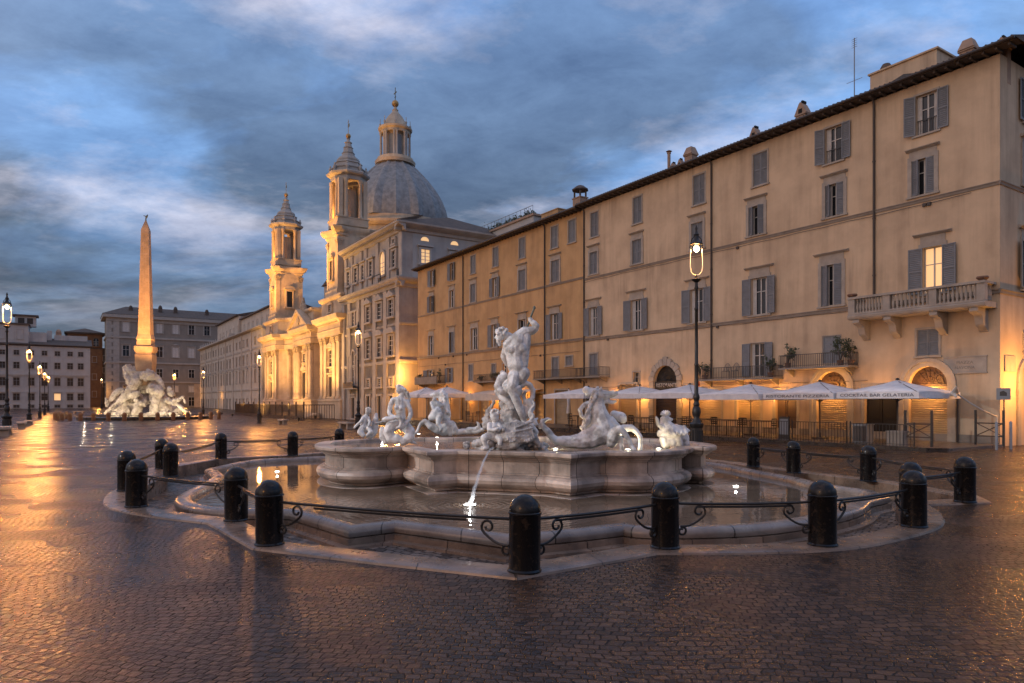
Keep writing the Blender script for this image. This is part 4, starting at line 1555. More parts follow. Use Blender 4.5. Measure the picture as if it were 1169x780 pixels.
# ================================================================== the beige and the orange palazzi
BG = froot('apartment_building', 0, 'long beige stucco apartment building with grey shutters and stone balcony at the right', 'building')
EAVE = 15.55
holes = []
wl = []
for s, st_, w in ((2.75, 'open', .88), (7.0, 'open', .88), (11.15, 'closed', .88), (15.35, 'closed', .86), (20.5, 'closed', .80), (24.8, 'closed', .78)):
    wl.append((s, 13.32, 15.02, w, st_, 'flat', False, st_ == 'open'))
for s, st_, w in ((2.9, 'ajar', .92), (6.95, 'ajar', .92), (11.4, 'ajar', .95), (15.5, 'closed', .86), (20.55, 'closed', .84), (24.9, 'closed', .82)):
    wl.append((s, 10.72, 12.25, w, st_, 'lintel', False, False))
for s, st_, w, lit in ((2.5, 'half', .80, True), (7.1, 'ajar', 1.05, False), (11.2, 'open', 1.05, False), (15.5, 'open', 1.05, False), (20.6, 'open', 1.05, False), (24.9, 'open', .95, False)):
    wl.append((s, 6.42, 8.38, w, st_, 'big', lit, False))
wl += [(2.7, 3.76, 4.88, .88, 'closed', 'lintel0', False, False), (7.1, 3.62, 4.95, .92, 'closed', None, False, False), (11.3, 3.12, 4.9, .95, 'open', None, False, False),
       (20.6, 2.82, 3.67, .6, 'bars', None, False, False), (24.9, 3.62, 5.12, .85, 'closed', 'flat', False, False)]
wall = MB()
for w_ in wl:
    holes.append((w_[0] - w_[3 + 0] * 0 - w_[3] / 2 if False else w_[0] - w_[3] / 2, w_[0] + w_[3] / 2, w_[1], w_[2]))
ARCH = [(2.7, 1.55, 3.28), (7.1, 1.55, 3.22)]
for s, w, zt in ARCH:
    holes.append((s - w / 2, s + w / 2, -.3, zt, True))
holes.append((18.0 - .98, 18.0 + .98, -.3, 4.0, True))
DOORS = [(4.72, 1.5, 2.45, 'dark'), (9.6, 1.25, 2.35, 'wood'), (11.9, 1.5, 2.4, 'roller'), (14.6, 1.7, 2.45, 'roller'), (21.4, 1.6, 2.9, 'lit'), (24.2, 1.5, 2.5, 'roller')]
for s, w, zt, kd in DOORS:
    holes.append((s - w / 2, s + w / 2, -.3, zt))
wall_holes(wall, 0, 26, -1.3, EAVE, 0, holes, .24)
shell(wall, 0, 26, -12, 0, -1.3, EAVE)
wall.build('wall', M['beige_stucco'], BG, smooth=False)
for (s, z0, z1, w, st_, tr, lit, bar) in wl:
    if st_ == 'half':
        f = window(BG, s, z0, z1, w, style='ajar_lit', trim='big', lit=True, curtain=False)
        for (hx, sg) in ((s - w / 2, -1), (s + w / 2, 1)):
            m = MB()
            leaf(m, sg * .56, z1 - z0, hx, .062, z0, ang=sg * .12)
            m.build('shutter', M['shutter_grey'], f)
    elif st_ == 'bars':
        f = window(BG, s, z0, z1, w, style='plain', trim='flat', sill=False, curtain=False)
        m = MB()
        for i in range(4):
            m.tube([(s - w / 2 + w * (i + .5) / 4, -.06, z0), (s - w / 2 + w * (i + .5) / 4, -.06, z1)], .012, 5)
        m.build('bars', M['iron_rail'], f)
    else:
        t2 = 'lintel' if tr == 'lintel' else ('flat' if tr == 'lintel0' else tr)
        window(BG, s, z0, z1, w, style=st_, trim=t2, bar=bar, shut='shutter_pale' if z0 == 3.62 and s < 10 else 'shutter_grey')
# bands
for (z, y, h, nm) in ((10.52, .09, .15, 'upper_string_course'), (6.24, .10, .17, 'lower_string_course')):
    m = MB()
    m.xprism([(-.01, z - h), (.04, z - h), (.06, z - h * .4), (y, z - .03), (y, z), (-.01, z + .02)], 0, 26)
    m.T = TSIDE
    m.xprism([(-.01, z - h), (.04, z - h), (.06, z - h * .4), (y, z - .03), (y, z), (-.01, z + .02)], -12, y)
    m.build(nm, M['stone_band'], BG, smooth=False)
m = MB()
m.box(0, 26, .0, .045, -.2, .42)
m.build('plinth', M['stone_band'], BG, smooth=False)
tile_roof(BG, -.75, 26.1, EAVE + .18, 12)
# side slope of the roof over the end wall
pipe(BG, 5.0, 6.5, EAVE + .1)
pipe(BG, 14.4, 3.1, EAVE + .1)
pipe(BG, 25.9, 0, EAVE + .1)
# end wall towards the camera: openings
side = MB(TSIDE)
sh_ = []
SX = -2.55
for (z0, z1, w) in ((13.32, 15.02, .88), (10.72, 12.25, .92), (6.42, 8.38, 1.05), (3.2, 4.6, .8)):
    sh_.append((SX - w / 2, SX + w / 2, z0, z1))
sh_.append((SX - .8, SX + .8, -.3, 3.35, True))
wall_holes(side, -12, 0, -1.3, EAVE, .003, sh_, .24)
side.build('end_wall', M['beige_stucco'], BG, smooth=False)
window(BG, SX, 13.32, 15.02, .88, .003, 'open', 'flat', T=TSIDE)
window(BG, SX, 10.72, 12.25, .92, .003, 'ajar', 'lintel', T=TSIDE)
window(BG, SX, 6.42, 8.38, 1.05, .003, 'open', 'big', T=TSIDE)
window(BG, SX, 3.2, 4.6, .8, .003, 'closed', 'flat', T=TSIDE)
m = MB(TSIDE)
m.m = 0
zc_ = 3.35 - .8
for q in range(16):
    a0, a1 = PI * q / 16, PI * (q + 1) / 16
    m.yprism([(SX + .82 * math.cos(a0), zc_ + .82 * math.sin(a0)), (SX + 1.1 * math.cos(a0), zc_ + 1.1 * math.sin(a0)), (SX + 1.1 * math.cos(a1), zc_ + 1.1 * math.sin(a1)), (SX + .82 * math.cos(a1), zc_ + .82 * math.sin(a1))], .0, .09)
for sg in (-1, 1):
    m.box(SX + sg * .82, SX + sg * 1.1, .004, .09, -.2, zc_)
m.m = 1
for i in range(26):
    m.box(SX - .8, SX + .8, -.16, -.12 + .02 * (i % 2), -.2 + .105 * i, -.2 + .105 * i + .09)
m.build('arched_doorway', [M['stone_trim'], M['roller_shutter']], BG)
m = MB(TSIDE)
m.box(-1.3, -.35, .004, .05, 2.98, 3.62)
m.build('plaque', M['stone_trim'], BG)

# ground floor arches with stone surrounds, roller shutters and fan lights
for (s, w, zt) in ARCH:
    r = w / 2
    zc_ = zt - r
    a = MB()
    for q in range(18):
        a0, a1 = PI * q / 18, PI * (q + 1) / 18
        for (ra, rb, y0, y1) in ((r + .01, r + .20, .0, .055), (r + .202, r + .36, .0, .10)):
            a.yprism([(s + ra * math.cos(a0), zc_ + ra * math.sin(a0)), (s + rb * math.cos(a0), zc_ + rb * math.sin(a0)), (s + rb * math.cos(a1), zc_ + rb * math.sin(a1)), (s + ra * math.cos(a1), zc_ + ra * math.sin(a1))], y0, y1)
    for sg in (-1, 1):
        a.box(s + sg * (r + .01), s + sg * (r + .20), .0, .055, -.1, zc_)
        a.box(s + sg * (r + .202), s + sg * (r + .36), .0, .10, -.1, zc_)
    ar = a.build('arch_surround', M['stone_trim'], BG)
    b = MB()
    b.box(s - r, s + r, -.235, -.20, 0, zt)
    for q in range(9):
        t = PI * (q + .5) / 9
        b.tube([(s + .12 * math.cos(t), -.17, zc_ + .12 * math.sin(t)), (s + (r - .02) * math.cos(t), -.17, zc_ + (r - .02) * math.sin(t))], .014, 5)
    for rr in (.35, .6):
        b.tube([(s + r * rr * 1.2 * math.cos(PI * q / 12), -.165, zc_ + r * rr * 1.2 * math.sin(PI * q / 12)) for q in range(13)], .014, 5)
    b.box(s - r, s + r, -.19, -.12, zc_ - .05, zc_ + .03)
    b.build('fan_light', M['door_wood'], ar)
    c = MB()
    nsl = 26
    for i in range(nsl):
        z0 = .02 + (zc_ - .07) * i / nsl
        c.xprism([(-.15, z0), (-.125, z0 + .008), (-.118, z0 + .05), (-.15, z0 + (zc_ - .07) / nsl - .008)], s - r + .02, s + r - .02)
    c.build('roller_shutter', M['roller_shutter'], ar)
# restaurant arch with bossed voussoirs
s, r, zc_ = 18.0, .98, 3.02
a = MB()
for q in range(11):
    a0, a1 = PI * q / 11 + .012, PI * (q + 1) / 11 - .012
    ro = r + (.52 if q == 5 else (.42 if q % 2 == 0 else .34))
    a.yprism([(s + r * math.cos(a0), zc_ + r * math.sin(a0)), (s + ro * math.cos(a0), zc_ + ro * math.sin(a0)), (s + ro * math.cos((a0 + a1) / 2), zc_ + ro * 1.02 * math.sin((a0 + a1) / 2)), (s + ro * math.cos(a1), zc_ + ro * math.sin(a1)), (s + r * math.cos(a1), zc_ + r * math.sin(a1))], .0, .12)
for sg in (-1, 1):
    for i in range(7):
        e = .42 if i % 2 else .34
        a.box(s + sg * r, s + sg * (r + e), .0, .12, .1 + i * .415, .1 + i * .415 + .40)
ar = a.build('arch_surround', M['stone_trim'], BG)
b = MB()
b.box(s - r, s + r, -.235, -.20, 0, zc_ + r)
for q in range(15):
    t = PI * (q + .5) / 15
    b.tube([(s + .15 * math.cos(t), -.15, zc_ + .15 * math.sin(t)), (s + .95 * math.cos(t), -.15, zc_ + .95 * math.sin(t))], .016, 5)
for rr in (.45, .75):
    b.tube([(s + rr * math.cos(PI * q / 14), -.145, zc_ + rr * math.sin(PI * q / 14)) for q in range(15)], .014, 5)
b.build('fan_light', M['sign_black'], ar)
b = MB()
b.box(s - r + .01, s + r - .01, -.10, -.04, 2.55, 3.0)
sg_ = b.build('sign_board', M['sign_black'], ar)
text_obj('lettering', 'RISTORANTE', .34, (s, -.036, 2.77), TXT, 'letter_white', sg_, width=1.72)
c = MB()
for i in range(24):
    c.xprism([(-.15, .1 + i * .1), (-.125, .11 + i * .1), (-.118, .15 + i * .1), (-.15, .19 + i * .1)], s - r + .02, s + r - .02)
c.build('roller_shutter', M['door_wood'], ar)
# shop doors
for s, w, zt, kd in DOORS:
    a = MB()
    a.box(s - w / 2 - .14, s - w / 2, .0, .05, -.1, zt + .14)
    a.box(s + w / 2, s + w / 2 + .14, .0, .05, -.1, zt + .14)
    a.box(s - w / 2, s + w / 2, .0, .05, zt, zt + .14)
    d = a.build('doorway', M['stone_trim'], BG)
    c = MB()
    if kd in ('roller', 'lit'):
        n = int(zt / .1)
        for i in range(n):
            c.xprism([(-.15, i * .1), (-.125, i * .1 + .01), (-.118, i * .1 + .05), (-.15, i * .1 + .095)], s - w / 2, s + w / 2)
        c.box(s - w / 2, s + w / 2, -.236, -.2, 0, zt)
        c.build('roller_shutter', M['roller_shutter'], d)
    else:
        c.box(s - w / 2, s + w / 2, -.236, -.2, 0, zt)
        for sg in (-1, 1):
            c.box(s + sg * .02, s + sg * (w / 2 - .03), -.19, -.15, .03, zt - .03)
            for (za, zb) in ((.15, .9), (1.0, zt - .15)):
                c.box(s + sg * .12, s + sg * (w / 2 - .13), -.149, -.125, za, zb)
        c.build('door', M['door_wood' if kd == 'wood' else 'dark_gap'], d)

# the stone balcony on brackets
B0, B1, BZ = .15, 5.65, 5.72
m = MB()
m.xprism([(0, BZ - .22), (.95, BZ - .22), (1.02, BZ - .16), (1.05, BZ - .06), (1.0, BZ), (0, BZ)], B0 - .05, B1 + .05)
bal = m.build('stone_balcony', M['stone_trim'], BG, angle=30)
m = MB()
bprof = [(.05, 0), (.05, .05), (.035, .08), (.062, .2), (.066, .26), (.038, .40), (.032, .5), (.05, .56), (.05, .62)]
def bal_row(p0, p1, n):
    for i in range(n):
        t = (i + .5) / n
        m.lathe(bprof, c=(p0[0] + (p1[0] - p0[0]) * t, p0[1] + (p1[1] - p0[1]) * t, BZ + .08), seg=8)
piers = [B0 + .12, 2.05, 3.95, B1 - .12]
for a_, b_ in zip(piers[:-1], piers[1:]):
    bal_row((a_ + .16, .88), (b_ - .16, .88), 9)
bal_row((B0 + .12, .12), (B0 + .12, .72), 4)
bal_row((B1 - .12, .12), (B1 - .12, .72), 4)
for p in piers:
    m.box(p - .15, p + .15, .77, 1.0, BZ + .002, BZ + .70)
m.box(B0, B1, .74, 1.02, BZ + .001, BZ + .078)
m.box(B0 - .04, B1 + .04, .74, 1.05, BZ + .702, BZ + .80)
m.box(B0 - .03, B0 + .24, .0, .738, BZ + .703, BZ + .80)
m.box(B1 - .24, B1 + .03, .0, .738, BZ + .703, BZ + .80)
m.build('balustrade', M['stone_trim'], bal, angle=40)
for p in (.55, 2.05, 3.95, 5.35):
    m = MB()
    m.T = Matrix.Translation((p, 0, 0))
    m.xprism([(0, BZ - .23), (.92, BZ - .23), (.95, BZ - .36), (.85, BZ - .44), (.62, BZ - .48), (.5, BZ - .62), (.46, BZ - .80), (.38, BZ - .92), (.22, BZ - .98), (.1, BZ - 1.1), (0, BZ - 1.14)], -.15, .15)
    m.build('bracket', M['stone_trim'], bal, angle=50)
for x in (B0 + .1, B1 - .1):
    m = MB()
    m.lathe([(.12, 0), (.22, .10), (.20, .16), (.1, .17)], c=(x, .88, BZ + .8), seg=12)
    m.build('planter_bowl', M['pot_clay'], bal)
# iron balconies
def iron_balcony(root, s0, s1, z, dep=.85, h=.62, nm='balcony'):
    m = MB()
    m.box(s0, s1, 0, dep, z - .09, z)
    for i in range(max(2, int((s1 - s0) / 1.3))):
        x = s0 + .3 + (s1 - s0 - .6) * i / max(1, int((s1 - s0) / 1.3) - 1)
        m.xprism([(0, z - .092), (dep * .8, z - .092), (0, z - .42)], x - .04, x + .04)
    b = m.build(nm, M['stone_band'], root, smooth=False)
    railing(b, [(s0 + .03, .02), (s0 + .03, dep - .03), (s1 - .03, dep - .03), (s1 - .03, .02)], z, h)
    return b
iron_balcony(BG, 9.75, 14.75, 3.02)
iron_balcony(BG, 5.75, 9.45, 3.46)
iron_balcony(BG, 23.2, 25.95, 3.5, .9)
m = MB()
m.box(.45, 2.05, .002, .045, 2.98, 3.60)
m.box(.43, 2.07, .002, .07, 2.93, 2.978)
m.box(.43, 2.07, .002, .07, 3.602, 3.65)
pq = m.build('street_plaque', M['stone_trim'], BG)
text_obj('lettering', 'PIAZZA', .17, (1.25, .047, 3.38), TXT, 'letter_carved', pq, width=.62)
text_obj('lettering', 'NAVONA', .17, (1.25, .047, 3.17), TXT, 'letter_carved', pq, width=.74)
# roof top
chimney(BG, 1.5, -.9, 16.05, .55, .45, 'hood')
chimney(BG, .2, -.8, 15.75, .42, .2, 'gable')
chimney(BG, 9.3, -1.0, 16.0, .55, .55, 'gable')
chimney(BG, 12.2, -1.0, 15.95, .5, .35, 'gable')
chimney(BG, 16.9, -1.0, 16.1, .6, .65, 'hood')
chimney(BG, 17.7, -1.0, 16.05, .35, .3, 'gable')
chimney(BG, 18.3, -1.0, 16.05, .35, .25, 'gable')
m = MB()
m.lathe([(.10, 0), (.10, 1.55), (.13, 1.56), (.13, 1.62)], c=(18.9, -1.2, 16.0), seg=10)
m.lathe([(.2, 1.70), (.02, 1.8)], c=(18.9, -1.2, 16.0), seg=10)
m.build('flue_pipe', M['chimney_plaster'], BG)
m = MB()
m.box(3.0, 6.0, -4.2, -1.4, 15.8, 17.42)
m.box(2.92, 6.08, -4.3, -1.32, 17.422, 17.50)
pt = m.build('roof_room', M['beige_stucco'], BG, smooth=False)
m = MB()
m.lathe([(.28, 17.51), (.26, 17.75), (.17, 17.9), (.04, 17.94)], c=(5.5, -1.9, 0), seg=12)
m.build('vent_cap', M['roof_tile'], pt)
m = MB()
m.yprism([(3.6, 16.4), (5.2, 16.4), (5.0, 16.7), (4.4, 16.85), (3.9, 16.7)], -1.4, -1.33)
m.build('lunette', M['iron_rail'], pt)
m = MB()
m.tube([(6.9, -1.6, 15.9), (6.9, -1.6, 19.7)], .025, 5)
m.tube([(6.5, -1.6, 17.6), (7.3, -1.6, 17.6)], .012, 4)
for i in range(5):
    m.tube([(6.76, -1.6, 19.25 + .10 * i), (7.04, -1.6, 19.25 + .10 * i)], .010, 4)
m.build('antenna', M['shutter_pale'], BG)

# ---------------- orange palazzo
OG = froot('apartment_building', 26.0, 'orange ochre stucco apartment building with a dark roof edge, between beige palazzo and grey college', 'building')
LO = 27.6
wl = []
def o_(s): return s - 26.0
for s, w, st_ in ((27.35, .86, 'closed'), (29.5, .86, 'closed'), (33.9, .86, 'closed'), (38.0, .86, 'closed'), (41.9, .86, 'closed'), (46.0, .7, 'open'), (50.2, .8, 'open')):
    wl.append((o_(s), 13.42, 15.05, w, st_, 'flat', False))
for s, w, st_ in ((29.4, 1.0, 'closed'), (33.9, 1.0, 'closed'), (38.1, .8, 'open'), (41.9, .9, 'closed'), (46.0, .9, 'plainw'), (50.4, .8, 'open')):
    wl.append((o_(s), 10.82, 12.45, w, st_, 'lintel', False))
for s, w, st_, lit in ((29.5, 1.0, 'open', 0), (33.9, 1.0, 'plain', 0), (38.2, .95, 'open', 0), (41.7, 1.15, 'plainw', 0), (46.0, .9, 'ajar', 0), (50.5, 1.0, 'plainw', 0)):
    wl.append((o_(s), 6.48, 8.42, w, st_, 'big', lit))
for s, z0, z1, w, st_ in ((29.4, 3.62, 5.1, .8, 'closed'), (27.7, 4.42, 5.11, .8, 'closed'), (36.5, 3.9, 4.95, .7, 'plain'), (38.3, 3.65, 5.0, .7, 'closed'), (42.3, 3.65, 5.15, .75, 'closed'), (46.5, 3.6, 5.0, .8, 'open'), (50.8, 4.0, 4.95, 1.1, 'open')):
    wl.append((o_(s), z0, z1, w, st_, 'flat', False))
holes = [(a[0] - a[3] / 2, a[0] + a[3] / 2, a[1], a[2]) for a in wl]
OD = [(28.6, 1.6, 2.6), (31.4, 1.3, 2.4), (34.0, 1.5, 2.4), (36.6, 1.5, 2.4), (40.0, 1.6, 2.4), (43.5, 1.5, 2.5), (47.2, 1.5, 2.5), (50.6, 1.4, 2.5)]
holes += [(o_(s) - w / 2, o_(s) + w / 2, -.4, zt) for s, w, zt in OD]
wall = MB()
wall_holes(wall, .003, LO, -1.6, 15.5, -.01, holes, .24)
shell(wall, .003, LO, -12, -.01, -1.6, 15.5)
wall.build('wall', M['orange_stucco'], OG, smooth=False)
r4 = random.Random(11)
for (s, z0, z1, w, st_, tr, lit) in wl:
    window(OG, s, z0, z1, w, -.01, {'plainw': 'plain'}.get(st_, st_), tr, curtain=True, rng=r4, shut='shutter_pale' if z0 > 13 else 'shutter_grey')
for s, w, zt in OD:
    a = MB()
    s = o_(s)
    a.box(s - w / 2 - .12, s - w / 2, -.01, .04, -.4, zt + .14)
    a.box(s + w / 2, s + w / 2 + .12, -.01, .04, -.4, zt + .14)
    a.box(s - w / 2, s + w / 2, -.01, .04, zt, zt + .14)
    d = a.build('doorway', M['stone_trim'], OG)
    c = MB()
    c.box(s - w / 2, s + w / 2, -.24, -.2, -.4, zt)
    for i in range(int(zt / .11)):
        c.xprism([(-.15, i * .11), (-.125, i * .11 + .01), (-.118, i * .11 + .05), (-.15, i * .11 + .1)], s - w / 2, s + w / 2)
    c.build('roller_shutter', M['roller_shutter'], d)
for (z, y, h, nm) in ((10.7, .09, .15, 'upper_string_course'), (6.34, .10, .17, 'lower_string_course')):
    m = MB()
    m.xprism([(-.02, z - h), (.04, z - h), (.06, z - h * .4), (y, z - .03), (y, z), (-.02, z + .02)], .01, LO)
    m.build(nm, M['stone_band'], OG, smooth=False)
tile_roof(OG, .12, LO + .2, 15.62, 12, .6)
for s in (30.7, 43.7):
    pipe(OG, o_(s), 0, 15.55)
b = iron_balcony(OG, .03, 5.1, 3.5, .9)
iron_balcony(OG, o_(36.9), o_(40.4), 3.5, .8)
b = iron_balcony(OG, o_(47.2), o_(52.2), 3.55, 1.0, .75)
m = MB()
m.box(o_(47.2), o_(52.2), 1.01, 1.03, 3.5, 4.2)
m.build('balcony_screen', M['stone_band'], b, smooth=False)
m = MB()
m.box(o_(32.6), o_(35.4), 0, .9, 6.25, 6.38)
m.box(o_(32.6), o_(35.4), .8, .9, 6.381, 7.0)
m.build('balcony', M['stone_band'], OG, smooth=False)
chimney(OG, o_(28.4), -1.6, 16.1, .9, 1.0, 'lantern')
m = MB()
m.box(o_(30.4), o_(32.6), -2.6, -1.0, 15.8, 16.75)
m.box(o_(30.35), o_(32.65), -2.65, -.95, 16.752, 16.82)
m.build('roof_room', M['orange_stucco'], OG, smooth=False)

for (root, x0, x1, z, sd_) in ((BG, .2, 25.8, 6.05, 1), (BG, 1.0, 25.8, 10.28, 2), (BG, 5.3, 25.7, 2.75, 3), (OG, .3, 27.4, 6.12, 4), (OG, .3, 27.4, 5.4, 5), (BG, 9.2, 9.21, 0, 6)):
    if z < 1:
        continue
    g_ = random.Random(sd_)
    m = MB()
    n = int((x1 - x0) / 1.3)
    m.tube([(x0 + (x1 - x0) * i / n, .055, z - .03 * (i % 2) + g_.uniform(-.012, .012)) for i in range(n + 1)], .012, 5)
    for q in range(3):
        xx = g_.uniform(x0 + 1, x1 - 1)
        m.box(xx - .07, xx + .07, .0, .09, z - .12, z + .02)
    m.build('cable', M['iron_pipe'], root)

# ---------------- rear roof terrace beyond
RT = froot('rear_building', 56.5, 'pale grey building with a planted roof terrace peeping over the orange roof', 'building', n=-12)
m = MB()
m.box(-7, 5, -8, 0, 0, 22.2)
m.build('wall', M['white_plaster'], RT, smooth=False)
m = MB()
m.box(-7.2, 5.2, -8.2, .2, 22.202, 22.42)
m.box(-3, 1.5, -6, -2, 22.422, 23.3)
m.build('cornice', M['chimney_plaster'], RT, smooth=False)
for x in (-5, -2.2, .8, 3.4):
    small_window(RT, x, 19.4, 21.0, 1.0, rng=r4)
lf = MB()
for i in range(900):
    x = r4.uniform(-6.8, 4.8)
    z = 22.45 + abs(r4.gauss(0, .22)) * (1 + .5 * math.sin(x * 2))
    c = Vector((x, r4.uniform(-.8, .1), z))
    d1 = Vector((r4.gauss(0, 1), r4.gauss(0, 1), r4.gauss(0, 1))).normalized() * r4.uniform(.08, .2)
    d2 = d1.orthogonal() * .5
    lf.add([tuple(c - d1), tuple(c + d2), tuple(c + d1), tuple(c - d2)], [(0, 1, 2, 3)])
lf.build('roof_plants', M['plant_leaf'], RT, smooth=False)
railing(RT, [(-7, .1), (5, .1)], 22.42, .9, 'railing', .8, r=.015, matn='shutter_pale')
# ================================================================== the church with two bell towers
CH = froot('church', 98.0, 'baroque travertine church with concave front, two bell towers and a ribbed lead dome', 'church')
T1, T2 = 16.5, 21.0


def yfront(x):
    a = abs(x)
    if a > 12.3: return 0.0
    if a < 4.6: return -1.1
    return -3.3 * math.sqrt(max(0, 1 - ((a - 4.2) / 8.2) ** 2)) * .9 if a > 4.6 else -1.1


def outline(off=0.0, n=9):
    """front line of the church from +x to -x moved out by off, then closed at the back"""
    xs = [T2 + off, 12.3 - off * .5]
    o = [(T2 + off, -20), (T2 + off, 0 + off), (12.3 - off * .6, 0 + off)]
    for i in range(1, n):
        x = 12.3 - (12.3 - 4.6) * i / n
        o.append((x, yfront(x) + off))
    o += [(4.6 + off * .6, yfront(4.7) + off), (4.6 + off * .6, -1.1 + off)]
    o2 = [(-x, y) for x, y in o[::-1]]
    return (o + o2)[::-1]


def course(name, steps, matn, parent=CH, angle=30):
    m = MB()
    L = [[(x, y, z) for x, y in outline(d)] for d, z in steps]
    n = len(L[0])
    loft(m, [l[::-1] for l in L])
    for l, fl_ in ((L[0], 1), (L[-1], 0)):
        m.add(l, [list(range(n)) if fl_ else list(range(n))[::-1]])
    return m.build(name, M[matn], parent, angle=angle)


course('plinth', [(.55, -1.6), (.55, 1.7), (.62, 1.75), (.62, 2.0), (.45, 2.12)], 'travertine')
course('wall', [(0, 2.1), (0, 10.8)], 'travertine')
course('entablature', [(.62, 10.8), (.62, 11.1), (.68, 11.12), (.68, 11.5), (.75, 11.6), (.6, 11.65), (.6, 12.4), (.75, 12.5), (.9, 12.7), (1.25, 12.85), (1.35, 13.15), (1.45, 13.4), (1.4, 13.5), (.3, 13.55)], 'travertine')
course('attic', [(.25, 13.5), (.32, 13.6), (.3, 13.9), (.12, 13.95), (.12, 15.7), (.25, 15.8), (.5, 16.0), (.55, 16.25), (.5, 16.35), (-.5, 16.38)], 'travertine')
# dentils under the cornice
m = MB()
for i in range(90):
    x = -T2 + 2 * T2 * (i + .5) / 90
    y = yfront(x)
    m.box(x - .12, x + .12, y + .6, y + .86, 12.42, 12.66)
m.build('dentil_row', M['travertine'], CH)
# giant order
def pilaster(root, x, y, z0, z1, w, d, matn='travertine', capital=True, rnd_=False, nm='pilaster'):
    m = MB()
    hb = .55
    if rnd_:
        m.lathe([(w * .62, z0), (w * .62, z0 + .18), (w * .56, z0 + .22), (w * .6, z0 + .32), (w * .5, z0 + .45), (w * .48, z0 + .6), (w * .5, z0 + (z1 - z0) * .4), (w * .43, z1 - 1.1)], c=(x, y + d - w * .3, 0), seg=16, cap=False)
    else:
        m.box(x - w * .58, x + w * .58, y, y + d + .14, z0, z0 + .2)
        m.box(x - w * .55, x + w * .55, y, y + d + .1, z0 + .201, z0 + .36)
        m.box(x - w / 2, x + w / 2, y, y + d, z0 + .361, z1 - (1.1 if capital else .3))
    o = m.build(nm, M[matn], root, angle=40)
    if capital:
        c = MB()
        zc = z1 - 1.1
        for k_ in range(3):
            hw = w * (.5 + .05 * k_)
            for i in range(5):
                xx = x - hw + 2 * hw * (i + .5) / 5
                c.xprism([(y, zc + .3 * k_), (y + d + .03 * k_, zc + .3 * k_), (y + d + .14 + .05 * k_, zc + .24 + .3 * k_), (y + d + .04, zc + .29 + .3 * k_), (y, zc + .3 + .3 * k_)], xx - hw * .17, xx + hw * .17)
        c.box(x - w * .66, x + w * .66, y, y + d + .2, z1 - .17, z1 - .01)
        c.build('capital', M['carved_stone'], o)
    return o


for sg in (-1, 1):
    for x in (20.1, 18.35, 14.6, 12.95):
        pilaster(CH, sg * x, 0, 2.12, 10.8, 1.15, .42)
    for x in (10.9, 9.4):
        pilaster(CH, sg * x, yfront(x) - .1, 2.12, 10.8, .95, .52, rnd_=x > 10)
    for x in (4.0, 2.55):
        pilaster(CH, sg * x, -1.1, 2.12, 10.8, 1.0, .55, rnd_=True)
# openings
def opening(root, x, y, z0, z1, w, cap=None, arch=False, T=None, lit=False, matn='travertine', nm='window', dark='glass_dark', dep=.02):
    """stone frame built proud of the wall round a set-back dark pane"""
    m = MB(T)
    fw, pr = .24, .26
    m.box(x - w / 2 - fw, x - w / 2, y, y + pr, z0, z1)
    m.box(x + w / 2, x + w / 2 + fw, y, y + pr, z0, z1)
    if arch:
        r = w / 2
        for q in range(12):
            a0, a1 = PI * q / 12, PI * (q + 1) / 12
            m.yprism([(x + r * math.cos(a0), z1 + r * math.sin(a0)), (x + (r + fw) * math.cos(a0), z1 + (r + fw) * math.sin(a0)), (x + (r + fw) * math.cos(a1), z1 + (r + fw) * math.sin(a1)), (x + r * math.cos(a1), z1 + r * math.sin(a1))], y, y + pr)
    else:
        m.box(x - w / 2 - fw, x + w / 2 + fw, y, y + pr, z1, z1 + fw)
    m.box(x - w / 2 - fw - .12, x + w / 2 + fw + .12, y, y + pr + .14, z0 - .22, z0)
    zt = z1 + (w / 2 if arch else 0) + fw
    if cap == 'tri':
        m.yprism([(x - w / 2 - .5, zt + .22), (x + w / 2 + .5, zt + .22), (x, zt + .85)], y, y + .45)
        m.box(x - w / 2 - .5, x + w / 2 + .5, y, y + .5, zt + .06, zt + .22)
    elif cap == 'seg':
        pts = [(x - w / 2 - .5, zt + .2)] + [(x + (w / 2 + .45) * math.cos(PI * (1 - q / 8)), zt + .2 + .55 * math.sin(PI * q / 8)) for q in range(9)] + [(x + w / 2 + .5, zt + .2)]
        m.yprism(pts[::-1], y, y + .45)
        m.box(x - w / 2 - .5, x + w / 2 + .5, y, y + .5, zt + .06, zt + .2)
    elif cap:
        m.box(x - w / 2 - .4, x + w / 2 + .4, y, y + .42, zt + .08, zt + .26)
    m.m = 1
    m.box(x - w / 2, x + w / 2, y + dep, y + dep + .04, z0, z1)
    if arch:
        r = w / 2
        m.yprism([(x + r * math.cos(PI * q / 12), z1 + r * math.sin(PI * q / 12)) for q in range(13)], y + dep, y + dep + .04)
    if dark != 'sign_black':
        m.m = 2
        m.box(x - .05, x + .05, y + dep + .04, y + dep + .09, z0, z1 + (w * .4 if arch else 0))
        for q in range(1, 4):
            zz = z0 + (z1 - z0) * q / 4
            m.box(x - w / 2, x + w / 2, y + dep + .041, y + dep + .08, zz, zz + .06)
    return m.build(nm, [M[matn], M['lit_glass' if lit else dark], M['window_white']], root, angle=30)


